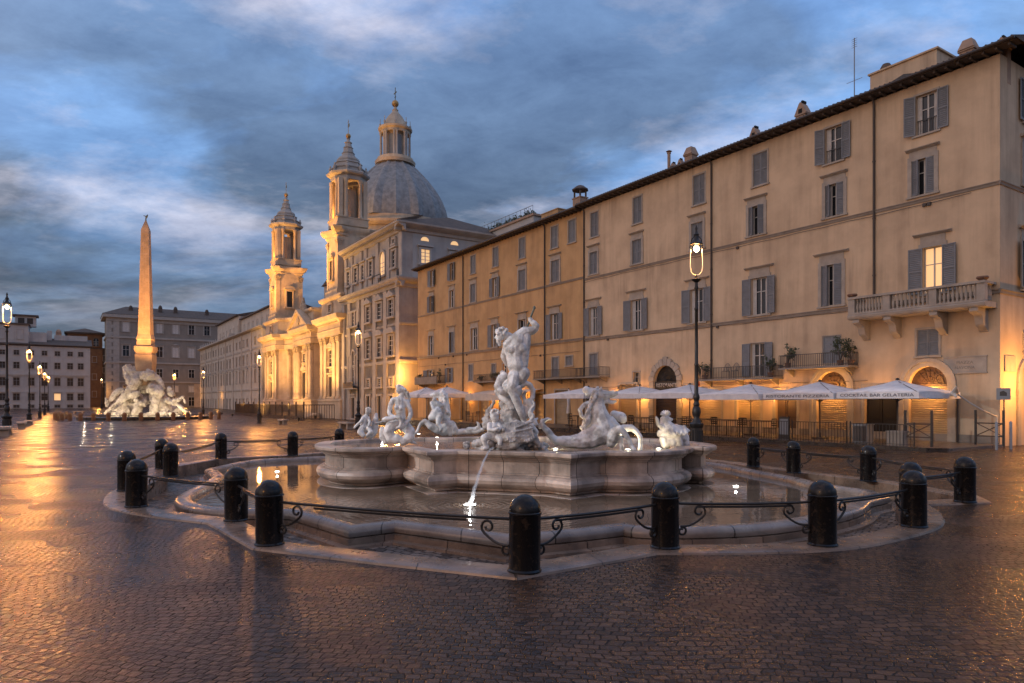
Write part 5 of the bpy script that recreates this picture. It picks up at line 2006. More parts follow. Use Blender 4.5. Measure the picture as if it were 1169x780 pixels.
for sg in (-1, 1):
    x = sg * 16.5
    opening(CH, x, 0, 2.4, 5.2, 1.5, 'bar', dark='sign_black', nm='side_door')
    opening(CH, x, 0, 6.6, 8.9, 1.5, 'seg')
    opening(CH, x, .12, 14.2, 15.2, 1.3)
    x = sg * 7.6
    opening(CH, x, yfront(x), 2.4, 5.0, 1.2, 'bar', dark='sign_black', nm='side_door')
    opening(CH, x, yfront(x), 6.6, 8.4, 1.1, 'tri')
opening(CH, 0, -1.1, 2.2, 6.4, 1.9, 'seg', dark='sign_black', nm='main_door')
opening(CH, 0, -1.1, 8.0, 9.4, 1.4, 'bar')
# carved wreath over the door and pediment
m = MB()
m.yprism([(-5.4, 13.52), (5.4, 13.52), (0, 16.1)], -1.0, .05)
ped = m.build('pediment', M['travertine'], CH, smooth=False)
for sg in (-1, 1):
    m = MB()
    m.yprism([(sg * 5.75, 13.53), (sg * 5.0, 13.53), (0, 15.95), (0, 16.45)][::1 if sg < 0 else -1], -.9, .45)
    m.build('raking_cornice', M['travertine'], ped, smooth=False)
m = MB()
m.lathe([(.05, -.1), (.7, -.05), (.75, .05), (.5, .1), (.1, .12)], c=(0, 0, 0), seg=16)
m.T = Matrix.Translation((0, .07, 14.5)) @ Matrix.Rotation(-PI / 2, 4, 'X')
m.v = []
m.f = []
m.mi = []
m.lathe([(.05, -.02), (.62, 0), (.7, .10), (.5, .16), (.1, .18)], seg=16)
m.build('coat_of_arms', M['carved_stone'], ped)
blob('crest_statue', [[(Vector((.3, -.8, 16.2)), .55), (Vector((.2, -.8, 17.4)), .45), (Vector((.1, -.8, 18.3)), .28)], [(Vector((-.5, -.8, 16.4)), .35), (Vector((-.2, -.8, 17.2)), .3)], [(Vector((1.0, -.8, 16.4)), .35), (Vector((.7, -.8, 17.5)), .28)]],
     M['carved_stone'], CH, .12, 1, .1, 1.2, 14)
# body behind
m = MB()
m.box(-T2 + .2, T2 - .2, -22, -4.2, 13, 17.5)
m.box(-9, 9, -24, -7, 17.5, 22)
m.build('nave', M['grey_travertine'], CH, smooth=False)
m = MB()
m.yprism([(-9.4, 22.01), (9.4, 22.01), (0, 24.4)], -24.5, -6.6)
m.build('nave_roof', M['roof_tile'], CH, smooth=False)


def tower(x, y):
    c = (x, y, 0)
    h = 2.28
    m = MB()
    m.box(x - h, x + h, y - h, y + h, 16.3, 24.6)
    m.box(x - h - .25, x + h + .25, y - h - .25, y + h + .25, 16.301, 17.2)
    t = m.build('tower', M['travertine'], CH, smooth=False)
    for (dx, dy) in ((-1, 1), (1, 1), (-1, -1), (1, -1)):
        m = MB()
        for q in (0, 1):
            m.box(x + dx * (h - .42) - .36, x + dx * (h - .42) + .36, y + dy * (h - .42) - .36 + (.001 if q else 0), y + dy * (h - .42) + .36, 17.2, 23.2)
        m.box(x + dx * (h - .30) - .36, x + dx * (h - .30) + .36, y + dy * (h - .30) - .36, y + dy * (h - .30) + .36, 17.201, 23.1)
        m.build('pilaster', M['travertine'], t)
        m = MB()
        for k_ in range(4):
            e = .36 + .05 * k_
            m.box(x + dx * (h - .30) - e, x + dx * (h - .30) + e, y + dy * (h - .30) - e, y + dy * (h - .30) + e, 23.1 + .26 * k_, 23.1 + .26 * k_ + .2)
        m.build('capital', M['carved_stone'], t)
    opening(t, x, y + h, 18.6, 21.4, 1.0, 'seg', dark='sign_black')
    Tn = Matrix.Translation((x, y, 0)) @ Matrix.Rotation(PI / 2, 4, 'Z') @ Matrix.Translation((-x, -y, 0))
    opening(t, x, y + h, 18.6, 21.4, 1.0, 'seg', T=Tn, dark='sign_black')
    # bell-stage cornice with in-curved sides
    m = MB()
    def plan(e):
        o = []
        for q in range(4):
            a = PI / 2 * q
            ca, sa = math.cos(a), math.sin(a)
            for (u_, v_) in ((h + e, -(h + e) * .62), (h + e * .45 - .12, -.8), (h + e * .35 - .2, 0), (h + e * .45 - .12, .8), (h + e, (h + e) * .62), (h + e * .93, (h + e) * .93)):
                o.append((x + u_ * ca - v_ * sa, y + u_ * sa + v_ * ca))
        return o
    st_ = [(.05, 24.0), (.1, 24.5), (.3, 24.62), (.32, 24.9), (.7, 25.15), (.85, 25.4), (.95, 25.65), (.9, 25.75), (-.3, 25.85), (-.3, 26.1), (.0, 26.12), (.0, 27.1), (.12, 27.15), (.1, 27.3), (-2.0, 27.32)]
    loft(m, [[(px_, py_, z) for px_, py_ in plan(e)] for e, z in st_])
    m.build('tower_cornice', M['travertine'], t, angle=30)
    # open belfry
    m = MB()
    for (dx, dy) in ((-1, 1), (1, 1), (-1, -1), (1, -1)):
        m.prism([(x + dx * 1.75 + .42 * math.cos(a), y + dy * 1.75 + .42 * math.sin(a)) for a in [PI / 4 + PI / 2 * q for q in range(4)]], 27.3, 32.6)
        m.box(x + dx * 1.35 - .25, x + dx * 1.35 + .25, y + dy * 1.35 - .25, y + dy * 1.35 + .25, 27.3, 32.6)
    m.lathe([(.9, 27.3), (.9, 31.5)], c=c, seg=8)
    be = m.build('belfry', M['travertine'], t, angle=30)
    for (dx, dy) in ((-1, 1), (1, 1), (-1, -1), (1, -1)):
        for (ex_, ey_) in ((2.0, 1.05), (1.05, 2.0)):
            m = MB()
            m.lathe([(.34, 27.3), (.34, 27.5), (.27, 27.6), (.27, 29), (.235, 32.0), (.3, 32.1), (.36, 32.5), (.36, 32.6)], c=(x + dx * ex_, y + dy * ey_, 0), seg=12)
            m.build('column', M['travertine'], be)
    m = MB()
    a8 = PI / 8
    m.lathe([(2.4, 32.6), (2.45, 33.1), (2.6, 33.15), (2.95, 33.35), (3.05, 33.6), (3.0, 33.7), (2.3, 33.75), (2.25, 34.3), (2.4, 34.4), (2.4, 34.5), (2.0, 34.55), (1.85, 35.1), (2.0, 35.2), (1.9, 35.35), (1.5, 35.4), (1.6, 35.75), (1.45, 36.05), (1.0, 36.25),
             (.85, 36.7), (.95, 36.78), (.75, 36.85), (.62, 37.5), (.72, 37.58), (.52, 37.65), (.42, 38.2), (.55, 38.3), (.5, 38.4), (.28, 38.45), (.2, 38.8), (.32, 38.9), (.1, 39.0)], c=c, seg=8, a0=a8)
    sp_ = m.build('spire', M['grey_travertine'], t, angle=25)
    for q in range(8):
        a = PI / 4 * q + a8
        m = MB()
        m.lathe([(.1, 0), (.2, .1), (.12, .25), (.26, .55), (.22, .8), (.08, .95), (.13, 1.05), (.02, 1.25)], c=(x + 2.45 * math.cos(a), y + 2.45 * math.sin(a), 33.7), seg=8)
        m.build('urn', M['grey_travertine'], sp_)
    m = MB()
    m.lathe([(.35 * math.sin(PI * q / 10) + .01, 39.3 - .35 * math.cos(PI * q / 10)) for q in range(11)], c=c, seg=14)
    m.tube([(x, y, 39.6), (x, y, 41.6)], .04, 5)
    m.m = 1
    m.box(x - .5, x + .15, y - .02, y + .02, 40.5, 40.95)
    m.box(x - .25, x + .25, y - .02, y + .02, 41.25, 41.3)
    m.build('weather_vane', [M['gilt'], M['bronze_green']], sp_)
    m = MB()
    m.lathe([(.02, 30.6), (.35, 30.5), (.45, 30.0), (.5, 29.4), (.75, 28.9), (.75, 28.8)], c=c, seg=14)
    return t


tower(-16.5, -2.35)
tower(16.4, -2.35)
# dome
DX, DY = 0, -16.6
m = MB()
m.lathe([(9.3, 21.5), (9.3, 24.5), (8.75, 24.6), (8.6, 30.4), (9.0, 30.2), (9.5, 30.6), (9.6, 31.0), (9.4, 31.1), (9.1, 31.2), (9.1, 31.9)], c=(DX, DY, 0), seg=48)
dr = m.build('drum', M['travertine'], CH, angle=30)
for q in range(16):
    a = PI / 8 * q
    m = MB()
    m.T = Matrix.Translation((DX, DY, 0)) @ Matrix.Rotation(a, 4, 'Z') @ Matrix.Translation((0, 8.6, 0))
    if q % 2 == 0:
        m.box(-.95, .95, -.1, .06, 26.0, 29.6)
        m.m = 1
        m.box(-.7, .7, .061, .08, 26.2, 29.3)
        m.build('window', [M['travertine'], M['glass_dark']], dr)
    else:
        m.box(-.75, .75, -.1, .5, 24.6, 30.4)
        m.build('pilaster', M['travertine'], dr)
m = MB()
SEG = 96
R0, ZB, HH = 8.95, 31.9, 11.7
pr_ = []
vs, fs = [], []
NR = 22
for i in range(NR + 1):
    t = i / NR
    zz = ZB + HH * .93 * t
    rr = R0 * (.27 + .73 * math.cos(t * PI / 2) ** .92)
    for k_ in range(SEG):
        a = 2 * PI * k_ / SEG
        rib = max(0.0, math.cos(a * 16)) ** 2
        big_ = .34 * (1 if math.cos(a * 8) > .80 else 0) * (1 - .5 * t)
        r_ = rr + big_ + .26 * rib * (1 - .5 * t)
        vs.append((DX + r_ * math.cos(a), DY + r_ * math.sin(a), zz))
for i in range(NR):
    for k_ in range(SEG):
        k2 = (k_ + 1) % SEG
        fs.append((i * SEG + k_, i * SEG + k2, (i + 1) * SEG + k2, (i + 1) * SEG + k_))
m.add(vs, fs)
dm = m.build('dome', M['lead_sheet'], CH, angle=24)
m = MB()
lz = ZB + HH * .93 - .1
m.lathe([(3.4, lz - .2), (3.5, lz + .3), (3.2, lz + .35), (3.1, lz + .9), (2.0, lz + .95)], c=(DX, DY, 0), seg=24)
m.lathe([(1.75, lz + .9), (1.75, lz + 5.2)], c=(DX, DY, 0), seg=16)
m.lathe([(2.5, lz + 5.2), (2.55, lz + 5.6), (2.9, lz + 5.8), (2.95, lz + 6.1), (2.3, lz + 6.2), (2.15, lz + 6.5), (1.9, lz + 7.2), (1.3, lz + 8.2), (.7, lz + 8.9), (.45, lz + 9.3), (.55, lz + 9.45), (.3, lz + 9.6), (.25, lz + 10.0)], c=(DX, DY, 0), seg=16)
ln = m.build('lantern', M['travertine'], dm, angle=30)
for q in range(8):
    a = PI / 4 * q + PI / 8
    for da in (-.09, .09):
        m = MB()
        m.lathe([(.3, 0), (.22, .15), (.22, 2), (.19, 3.95), (.3, 4.2)], c=(DX + 2.45 * math.cos(a + da), DY + 2.45 * math.sin(a + da), lz + 1.0), seg=8)
        m.build('column', M['grey_travertine'], dm)
    m = MB()
    m.lathe([(.22, 0), (.12, .2), (.2, .7), (.06, .9), (.05, 1.6)], c=(DX + 2.55 * math.cos(a), DY + 2.55 * math.sin(a), lz + 6.1), seg=6)
    m.build('pinnacle', M['grey_travertine'], dm)
    m = MB()
    m.T = Matrix.Translation((DX, DY, 0)) @ Matrix.Rotation(a + PI / 8 - PI / 2, 4, 'Z') @ Matrix.Translation((0, 1.76, 0))
    m.box(-.42, .42, -.05, .02, lz + 1.4, lz + 4.4)
    m.yprism([(.42 * math.cos(PI * j / 8), lz + 4.4 + .42 * math.sin(PI * j / 8)) for j in range(9)], -.05, .02)
    m.build('window', M['shutter_pale'], dm)
m = MB()
m.lathe([(.6 * math.sin(PI * q / 12) + .01, lz + 10.6 - .6 * math.cos(PI * q / 12)) for q in range(13)], c=(DX, DY, 0), seg=16)
m.m = 1
m.tube([(DX, DY, lz + 11.1), (DX, DY, lz + 13.4)], .07, 6)
m.box(DX - .55, DX + .55, DY - .06, DY + .06, lz + 12.4, lz + 12.54)
m.box(DX - .25, DX + .25, DY - .05, DY + .05, lz + 11.7, lz + 11.82)
m.build('cross', [M['gilt'], M['bronze_green']], dm)

# ================================================================== the college palace beside the church
CG = froot('college_building', 58.0, 'tall grey travertine palace with deep cornices between the orange building and the church', 'building')
wall = MB()
hs = []
LX = 19.2
wall_holes(wall, 0, LX, -1.6, 15.2, 0, hs)
shell(wall, 0, LX, -16, 0, -1.6, 15.2, True)
wall.build('wall', M['grey_travertine'], CG, smooth=False)
m = MB()
m.box(.35, LX, -15.6, -.35, 15.2, 21.3)
m.build('upper_storey', M['grey_travertine'], CG, smooth=False)
for (nm, steps) in (('main_cornice', [(-.02, 14.5), (.15, 14.55), (.2, 14.9), (.55, 15.05), (.75, 15.3), (.8, 15.5), (.3, 15.62), (-.5, 15.66)]),
                    ('roof_cornice', [(-.4, 20.7), (-.15, 20.8), (-.1, 21.1), (.4, 21.3), (.7, 21.5), (.72, 21.68), (-.3, 21.72)]),
                    ('string_course', [(-.02, 6.0), (.12, 6.05), (.2, 6.3), (.18, 6.42), (-.02, 6.45)]), ('string_course', [(-.02, 10.3), (.1, 10.35), (.14, 10.55), (-.02, 10.6)])):
    m = MB()
    m.xprism(steps, -.6 if 'string' not in nm else -.18, LX)
    m.T = TSIDE
    m.xprism(steps, -16.2, .6 if 'string' not in nm else .18)
    m.T = Matrix()
    z = steps[0][1]
    if 'cornice' in nm:
        for i in range(38):
            x = .2 + i * .5
            y0 = -.1 if nm == 'main_cornice' else -.35
            m.box(x - .1, x + .1, y0 + .25, y0 + .75, z + .42, z + .56)
    m.build(nm, M['grey_travertine'], CG, smooth=False)
for x in (.55, 4.1, 7.4, 11.2, 12.9, 16.2, 18.4):
    m = MB()
    m.box(x - .5, x + .5, 0, .2, -1, 14.5)
    m.box(x - .6, x + .6, 0, .28, -1, 2.2)
    m.box(x - .42, x + .42, -.35, -.15, 15.7, 20.7)
    m.build('pilaster', M['grey_travertine'], CG, smooth=False)
for x in (2.3, 5.75, 9.3):
    opening(CG, x, 0, 11.4, 13.3, 1.3, 'tri', matn='grey_travertine')
    opening(CG, x, 0, 7.0, 9.2, 1.3, 'seg', matn='grey_travertine')
    opening(CG, x, 0, 3.5, 4.4, .9, matn='grey_travertine')
    opening(CG, x, 0, -.4, 2.4, 1.1, matn='grey_travertine', nm='door', dark='sign_black')
opening(CG, 5.75, -.35, 16.6, 18.6, 1.6, arch=True, matn='grey_travertine', lit=True)
for x in (2.3, 9.3, 12.05, 14.5, 17.3):
    opening(CG, x, -.35, 17.0, 18.9, 1.05, 'bar', matn='grey_travertine')
opening(CG, 2.3, -.35, 19.7, 20.2, .6, matn='grey_travertine')
for x in (13.3, 14.55, 15.8):
    opening(CG, x, 0, 3.9, 7.2 + (.6 if x == 14.55 else 0), .85, arch=True, matn='grey_travertine')
    opening(CG, x, 0, 11.4, 13.2, .85, matn='grey_travertine')
m = MB()
m.box(12.7, 16.4, .0, .9, 3.3, 3.45)
m.build('balcony', M['grey_travertine'], CG)
opening(CG, 14.55, 0, -.4, 2.2, 1.2, 'bar', matn='grey_travertine', nm='door', dark='sign_black')
for q in (3.1, 6.9, 10.6):
    opening(CG, -q, -.35, 17.4, 19.0, 1.1, 'bar', T=TSIDE, matn='white_plaster', lit=q < 5)
    m = MB(TSIDE)
    m.yprism([(-q + .5 * math.cos(PI * j / 12), 20.0 + .45 * math.sin(PI * j / 12)) for j in range(13)], -.36, -.30)
    m.build('lunette', M['lit_glass'], CG)
m = MB(TSIDE)
m.box(-15.4, -1.6, -.345, -.33, 15.7, 20.7)
m.build('plaster_panel', M['white_plaster'], CG, smooth=False)
m = MB()
m.add([(-.5, .6, 21.72), (LX, .6, 21.72), (LX, -8, 24.2), (4, -8, 24.2), (-.5, -17, 21.72), (LX, -17, 21.72)], [(3, 2, 1, 0), (0, 4, 3), (3, 4, 5, 2), (0, 1, 5, 4)])
for i in range(40):
    x = -.3 + i * .49
    m.tube([(x, .55, 21.78), (x + (.0 if x > 4 else 0), -2.5, 22.65)], .09, 4)
m.build('roof', M['roof_tile'], CG, smooth=False)
m = MB()
m.box(.9, 1.25, -.3, .0, 15.7, 16.6)
for x in (4.5, 7):
    m.box(x, x + .12, .5, .6, 15.7, 16.6)
m.box(4.5, 7.1, .5, .58, 16.5, 16.6)
m.build('small_terrace', M['iron_rail'], CG)
m = MB()
m.box(12.7, 16.4, .88, .9, 3.45, 4.2)
m.build('balcony_screen', M['iron_rail'], CG)

# ================================================================== long white palace left of the church
PP = froot('long_palace', 121.9, 'long white palace front with rows of windows left of the church', 'building')
LP = 73.0
wall = MB()
r5 = random.Random(4)
cols = [2.6 + 3.55 * i for i in range(20)]
rows = [(-.2, 2.3, 1.3), (5.6, 8.0, 1.25), (9.4, 11.0, 1.15), (13.1, 14.5, 1.05)]
hs = [(x - w / 2, x + w / 2, z0, z1) for x in cols for z0, z1, w in rows]
wall_holes(wall, 0, LP, -1.6, 16.0, 0, hs, .3)
shell(wall, 0, LP, -14, 0, -1.6, 16)
wall.build('wall', M['palace_white'], PP, smooth=False)
for i, x in enumerate(cols):
    for j, (z0, z1, w) in enumerate(rows):
        small_window(PP, x, z0, z1, w, mats=('palace_trim', 'glass_dark', 'window_white'), lit=(i, j) in ((12, 0),), cap=('ped' if i % 2 else True) if j == 1 else (j == 2), rng=r5)
for (z, e) in ((4.1, .14), (8.9, .1), (12.2, .1), (16.0, .8)):
    m = MB()
    m.xprism([(0, z - .3), (e * .5, z - .25), (e, z - .05), (e, z + .12), (0, z + .2)], 0, LP)
    m.build('cornice' if z > 15 else 'string_course', M['palace_trim'], PP, smooth=False)
for i in range(8):
    x = 9 * i + .6
    m = MB()
    m.box(x - .35, x + .35, .0, .16, -1, 15.7)
    m.build('pilaster', M['palace_white'], PP, smooth=False)
m = MB()
m.box(4, 30, -12, -2.2, 16, 20.2)
m.box(30.01, 56, -12, -1.6, 16, 21.2)
m.build('attic_storey', M['palace_white'], PP, smooth=False)
for i in range(12):
    x = 5.8 + 4.2 * i
    small_window(PP, x, 17.2, 18.8, 1.0, y=(-2.2 if x < 30 else -1.6), rng=r5, mats=('palace_trim', 'glass_dark', 'window_white'))
m = MB()
for (x0, x1, y, z) in ((3.7, 29.8, -1.7, 20.2), (29.9, 56.4, -1.0, 21.2)):
    m.box(x0, x1, -12.3, y, z + .01, z + .25)
    m.add([(x0, y, z + .26), (x1, y, z + .26), (x1, -7, z + 1.7), (x0, -7, z + 1.7), (x0, -12, z + .26), (x1, -12, z + .26)], [(3, 2, 1, 0), (2, 3, 4, 5), (0, 3, 4), (1, 5, 2)])
m.build('roof', M['roof_tile'], PP, smooth=False)
m = MB()
m.box(30, 31.8, -.8, .55, 16.3, 17.1)
for i in range(14):
    x = 33 + i * 2.9
    m.lathe([(.12, 16.3), (.14, 16.6), (.06, 17.1)], c=(x, .3, 0), seg=6)
m.box(30, 73, .2, .4, 16.25, 16.4)
m.build('balustrade', M['palace_white'], PP, smooth=False)

# ================================================================== buildings closing the far end
def far_root(px, Y, label, name='building_block'):
    return empty(name, ((px - CX) / FPX * Y, Y, 0), math.atan2(NN.y, NN.x), label, 'building')


FB = far_root(122, 188, 'broad brown palace with white corner stones closing the far end behind the obelisk', 'far_palace')
LF = 52
cols = [4.6 + 4.18 * i for i in range(11)]
rows = [(21.2, 23.9, 1.5), (14.4, 17.3, 1.6), (8.6, 10.9, 1.5), (4.4, 6.2, 1.4), (.4, 2.9, 1.6)]
wall = MB()
hs = [(-x - w / 2, -x + w / 2, z0, z1) for x in cols for z0, z1, w in rows]
wall_holes(wall, -LF, 0, -1, 25.6, 0, hs, .3)
shell(wall, -LF, 0, -14, 0, -1, 25.6)
wall.build('wall', M['palace_brown'], FB, smooth=False)
for i, x in enumerate(cols):
    for j, (z0, z1, w) in enumerate(rows):
        small_window(FB, -x, z0, z1, w, rng=r5, fw=.3 if j < 2 else .2, cap=('ped' if i % 2 else True) if j == 1 else False, mats=('palace_trim', 'glass_dark', 'window_white'))
m = MB()
for (z, e, h_) in ((25.4, 1.0, .9), (19.6, .25, .5), (12.6, .25, .5), (7.2, .2, .4)):
    m.box(-LF, e, -14, e, z - h_ / 2, z + h_ / 2)
m.box(-LF, .2, .0, .22, 24.0, 24.95)
m.build('cornices', M['palace_trim'], FB, smooth=False)
m = MB()
for i in range(26):
    e = 1.5 if i % 2 else 1.1
    m.box(-e, .12, -.5, .12, -1 + i, -1 + i + .96)
m.box(-3.0, -1.52, .0, .1, -1, 24)
m.build('quoins', M['palace_trim'], FB, smooth=False)
m = MB()
m.add([(-LF, 1.1, 25.9), (1.1, 1.1, 25.9), (-5, -7, 29.0), (-LF, -7, 29.0), (1.1, -15, 25.9), (-LF, -15, 25.9)], [(0, 1, 2, 3), (1, 4, 2), (4, 5, 3, 2)])
m.build('roof', M['roof_tile'], FB, smooth=False)
for x, h_ in ((-6, .9), (-13.5, 1.5), (-17.5, 1.4), (-26, 1.2)):
    chimney(FB, x, -3.5, 27.3, 1.0, h_, 'dome', 'roof_tile')
m = MB()
m.box(-27, -22, .0, .1, -.5, 6.8)
m.build('shop_front', M['beige_stucco'], FB, smooth=False)

LB = far_root(103, 170, 'plain white plaster houses with square windows at the far left end', 'far_house')
LL = 60
cols = [2.0, 4.2, 6.8, 9.4, 12.0, 14.9, 17.6, 20.5, 23.4, 26.3]
rows = [(12.8, 13.9, 1.1), (9.6, 11.1, 1.2), (5.5, 7.4, 1.25), (2.0, 3.6, 1.3), (.2, .9, 1.2)]
wall = MB()
hs = [(x - w / 2, x + w / 2, z0, z1) for x in cols for z0, z1, w in rows]
wall_holes(wall, 0, LL, -1, 15.2, 0, hs, .3)
shell(wall, 0, LL, -12, 0, -1, 15.2)
wall.build('wall', M['white_plaster'], LB, smooth=False)
for i, x in enumerate(cols):
    for j, (z0, z1, w) in enumerate(rows):
        small_window(LB, x, z0, z1, w, rng=r5, fw=.14, lit=(i, j) in ((2, 3),), shutter=.0, mats=('palace_trim', 'sign_black', 'shutter_grey'), cap=j in (2, 3))
m = MB()
m.xprism([(0, 15.0), (.5, 15.2), (.55, 15.4), (-6, 17.4), (-12, 15.3)], -.4, LL)
m.build('roof', M['roof_tile'], LB, smooth=False)
m = MB()
m.box(0, LL, 0, .12, 7.9, 8.15)
m.box(0, LL, 0, .1, -.8, 1.0) if False else None
m.build('string_course', M['palace_trim'], LB, smooth=False)
m = MB()
m.box(12.6, 60, -9, -.6, 15.5, 20.0)
m.box(9, 12.6, -9, -2, 15.5, 18.5)
m.build('roof_storey', M['white_plaster'], LB, smooth=False)
m = MB()
m.box(12.3, 60.2, -9.4, -.2, 20.01, 20.4)
m.build('roof_storey_eave', M['roof_tile'], LB, smooth=False)
for x in (14.2, 17.8):
    small_window(LB, x, 16.6, 18.8, 1.2, y=-.6, rng=r5, shutter=0, mats=('palace_trim', 'sign_black', 'shutter_grey'))
m = MB()
m.box(11.2, 15.4, -7, -4, 20.0, 22.4)
m.m = 1
m.prism([(10.7, -7.5), (15.9, -7.5), (15.9, -3.5), (10.7, -3.5)], 22.42, 22.8)
m.m = 2
m.box(11.8, 13.0, -3.999, -3.95, 20.6, 22.0)
m.box(13.5, 14.8, -3.999, -3.95, 20.6, 22.0)
m.build('roof_lookout', [M['white_plaster'], M['roof_tile'], M['sign_black']], LB, smooth=False)
chimney(LB, 6.6, -5, 17.2, 1.2, 1.6, 'dome')
m = MB()
m.box(.5, 7.5, -8, -4.5, 15.5, 18.2)
m.box(8, 9, -6, -4, 16, 19.2)
m.build('roof_room', M['white_plaster'], LB, smooth=False)

OT = far_root(117, 198, 'ochre house with an arcaded roof lookout between the white houses and brown palace', 'far_tower_house')
m = MB()
m.box(0, 8.5, -8, 0, -1, 21)
m.build('wall', M['brick_ochre'], OT, smooth=False)
m = MB()
m.box(-.6, 9.1, -8.6, .6, 21.01, 21.4)
m.add([(-.8, .8, 21.41), (9.3, .8, 21.41), (9.3, -8.8, 21.41), (-.8, -8.8, 21.41), (4.2, -4, 23)], [(0, 4, 1), (1, 4, 2), (2, 4, 3), (3, 4, 0)])
m.build('roof', M['roof_tile'], OT, smooth=False)
for x in (1.6, 4.3, 7.0):
    opening(OT, x, 0, 17.6, 19.3, 1.3, arch=True, matn='brick_ochre')
for x in (2, 6):
    for z in (3, 8, 13):
        small_window(OT, x, z, z + 1.6, 1.0, rng=r5)
DB = far_root(128, 200, 'dark narrow house squeezed between ochre house and brown palace', 'far_dark_house')
m = MB()
m.box(0, 6, -6, .5, -1, 16.8)
m.build('wall', M['dark_plaster'], DB, smooth=False)
m = MB()
m.box(-.3, 6.3, -6.3, .8, 16.81, 17.2)
m.build('roof', M['roof_tile'], DB, smooth=False)
for z in (6, 10, 13.5):
    for x in (1.8, 4.2):
        small_window(DB, x, z, z + 1.5, 1.0, y=.5, rng=r5)

# ================================================================== the obelisk fountain
OBD = 92
def opx(px, py, D=OBD):
    return Vector(((px - CX) / FPX * D, D, EYE - (py - HY) / FPX * D))
ob = empty('obelisk', opx(166.5, 478) * Vector((1, 1, 0)) if False else (opx(166.5, 478).x, OBD, -.6), R(12), 'tall red granite obelisk lit amber, topped by a small bronze dove', 'obelisk')
sq = PI / 4
m = MB()
q2 = math.sqrt(2)
m.lathe([(1.0, 4.5), (1.2, 6.0), (1.45, 7.0), (1.5, 8.6), (1.36, 8.7), (1.36, 8.9), (1.5, 9.0), (1.62, 9.3), (1.62, 9.7), (1.28, 9.8), (1.22, 10.6), (1.3, 10.7), (1.22, 11.0), (1.1, 11.3)], seg=4, a0=sq)
m.build('pedestal', M['granite_red'], ob, angle=20)
m = MB()
m.lathe([(.76 * q2, 11.3), (.47 * q2, 25.4), (.02, 26.9)], seg=4, a0=sq)
shf = m.build('shaft', M['granite_red'], ob, angle=20)
m = MB()
r6 = random.Random(9)
for f_ in range(4):
    m.T = Matrix.Rotation(PI / 2 * f_, 4, 'Z')
    for i in range(58):
        z = 12 + i * .225
        hw = .76 - .29 * (z - 11.3) / 14.1
        for j in range(3):
            if r6.random() < .72:
                cx_o = (-.36 + .36 * j) * hw * 1.5
                a_, b_ = r6.uniform(.04, .13), r6.uniform(.04, .085)
                y_ = hw + .012
                m.add([(cx_o - a_, y_ + .002, z - b_), (cx_o + a_, y_ + .002, z - b_), (cx_o + a_ * r6.uniform(.2, 1), y_ - .001, z + b_), (cx_o - a_, y_ - .001, z + b_)], [(3, 2, 1, 0)])
m.build('carved_signs', M['granite_dark'], shf, smooth=False)
blob('dove', [[(Vector((0, 0, 26.7)), .1), (Vector((0, 0, 27.0)), .08), (Vector((.1, 0, 27.25)), .14), (Vector((.22, 0, 27.5)), .07)], [(Vector((.05, 0, 27.28)), .09), (Vector((-.28, 0, 27.38)), .05)]], M['bronze_green'], ob, .05, 1)
loc = Vector((opx(167, 478).x, OBD, -.6))
RV = empty('river_gods_fountain', loc, 0, 'floodlit white rock and river god figures heaped under the obelisk', 'fountain')
k = Sk(100, 400, 8.35, OBD, loc)
c = []
def add(*p): c.append([(k.p(a[0], a[1], a[2]), k.r(a[3])) for a in p])
# four legs of rock with the dark hollow between
add((330, 610, -1, 60), (400, 480, -.5, 55), (450, 340, 0, 50)); add((450, 610, -1, 50), (430, 520, -.5, 50)); add((760, 610, -1, 60), (690, 480, -.5, 60), (620, 330, 0, 60)); add((640, 600, -1.6, 45), (650, 450, -1.2, 40))
add((560, 330, 1, 100), (560, 250, 1, 70)); add((300, 620, 2, 80), (450, 450, 3, 70)); add((820, 620, 2, 80), (660, 450, 3, 70))
add((470, 600, -1.6, 45), (480, 520, -1.6, 35)); add((850, 600, -1, 40), (880, 560, -1, 30)); add((240, 610, -1, 35), (290, 560, -1, 40)); add((560, 620, -1.8, 30), (720, 610, -1.8, 30))
# reclining giants and palm
add((400, 290, -1, 38), (360, 220, -1, 22), (350, 165, -1, 14)); add((370, 150, -1, 16), (430, 230, -1, 26), (490, 310, -1, 28)); add((400, 145, -.6, 14), (470, 230, -1, 20), (505, 290, -1, 18)); add((440, 160, -.4, 14), (510, 230, -.8, 22))
add((460, 300, -1.6, 45), (400, 390, -1.8, 40), (330, 450, -1.9, 25), (260, 520, -2, 18), (170, 600, -2, 15)); add((460, 420, -1.8, 35), (380, 440, -2, 25), (320, 490, -2, 18)); add((560, 270, -1.6, 30))
add((575, 190, -1, 15), (640, 240, -1, 28), (700, 310, -1, 28), (720, 360, -1, 20)); add((620, 370, -1.6, 55), (680, 400, -1.6, 48), (640, 480, -1.8, 30), (650, 560, -1.9, 22)); add((600, 240, -1.4, 50), (540, 240, -1.4, 42))
add((240, 460, -1, 30), (280, 400, -1, 30), (330, 380, -1, 25)); add((190, 520, -1, 22), (175, 460, -1, 13)); add((800, 420, -1, 30), (780, 370, -1, 22)); add((820, 480, -1.5, 22), (880, 470, -1.5, 15), (910, 440, -1.5, 9), (930, 500, -1.5, 9)); add((760, 480, -1.5, 28), (860, 520, -1.5, 18), (930, 580, -1.6, 14), (980, 610, -1.6, 12))
r7 = random.Random(2)
for i in range(30):
    x = r7.uniform(230, 900)
    top = 620 - 260 * math.exp(-((x - 560) / 190) ** 2)
    y = r7.uniform(top, 625)
    add((x, y, r7.uniform(-2.2, 0), r7.uniform(12, 30)), (x + r7.uniform(-40, 40), y + r7.uniform(-30, 30), r7.uniform(-2.2, 0), r7.uniform(8, 20)))
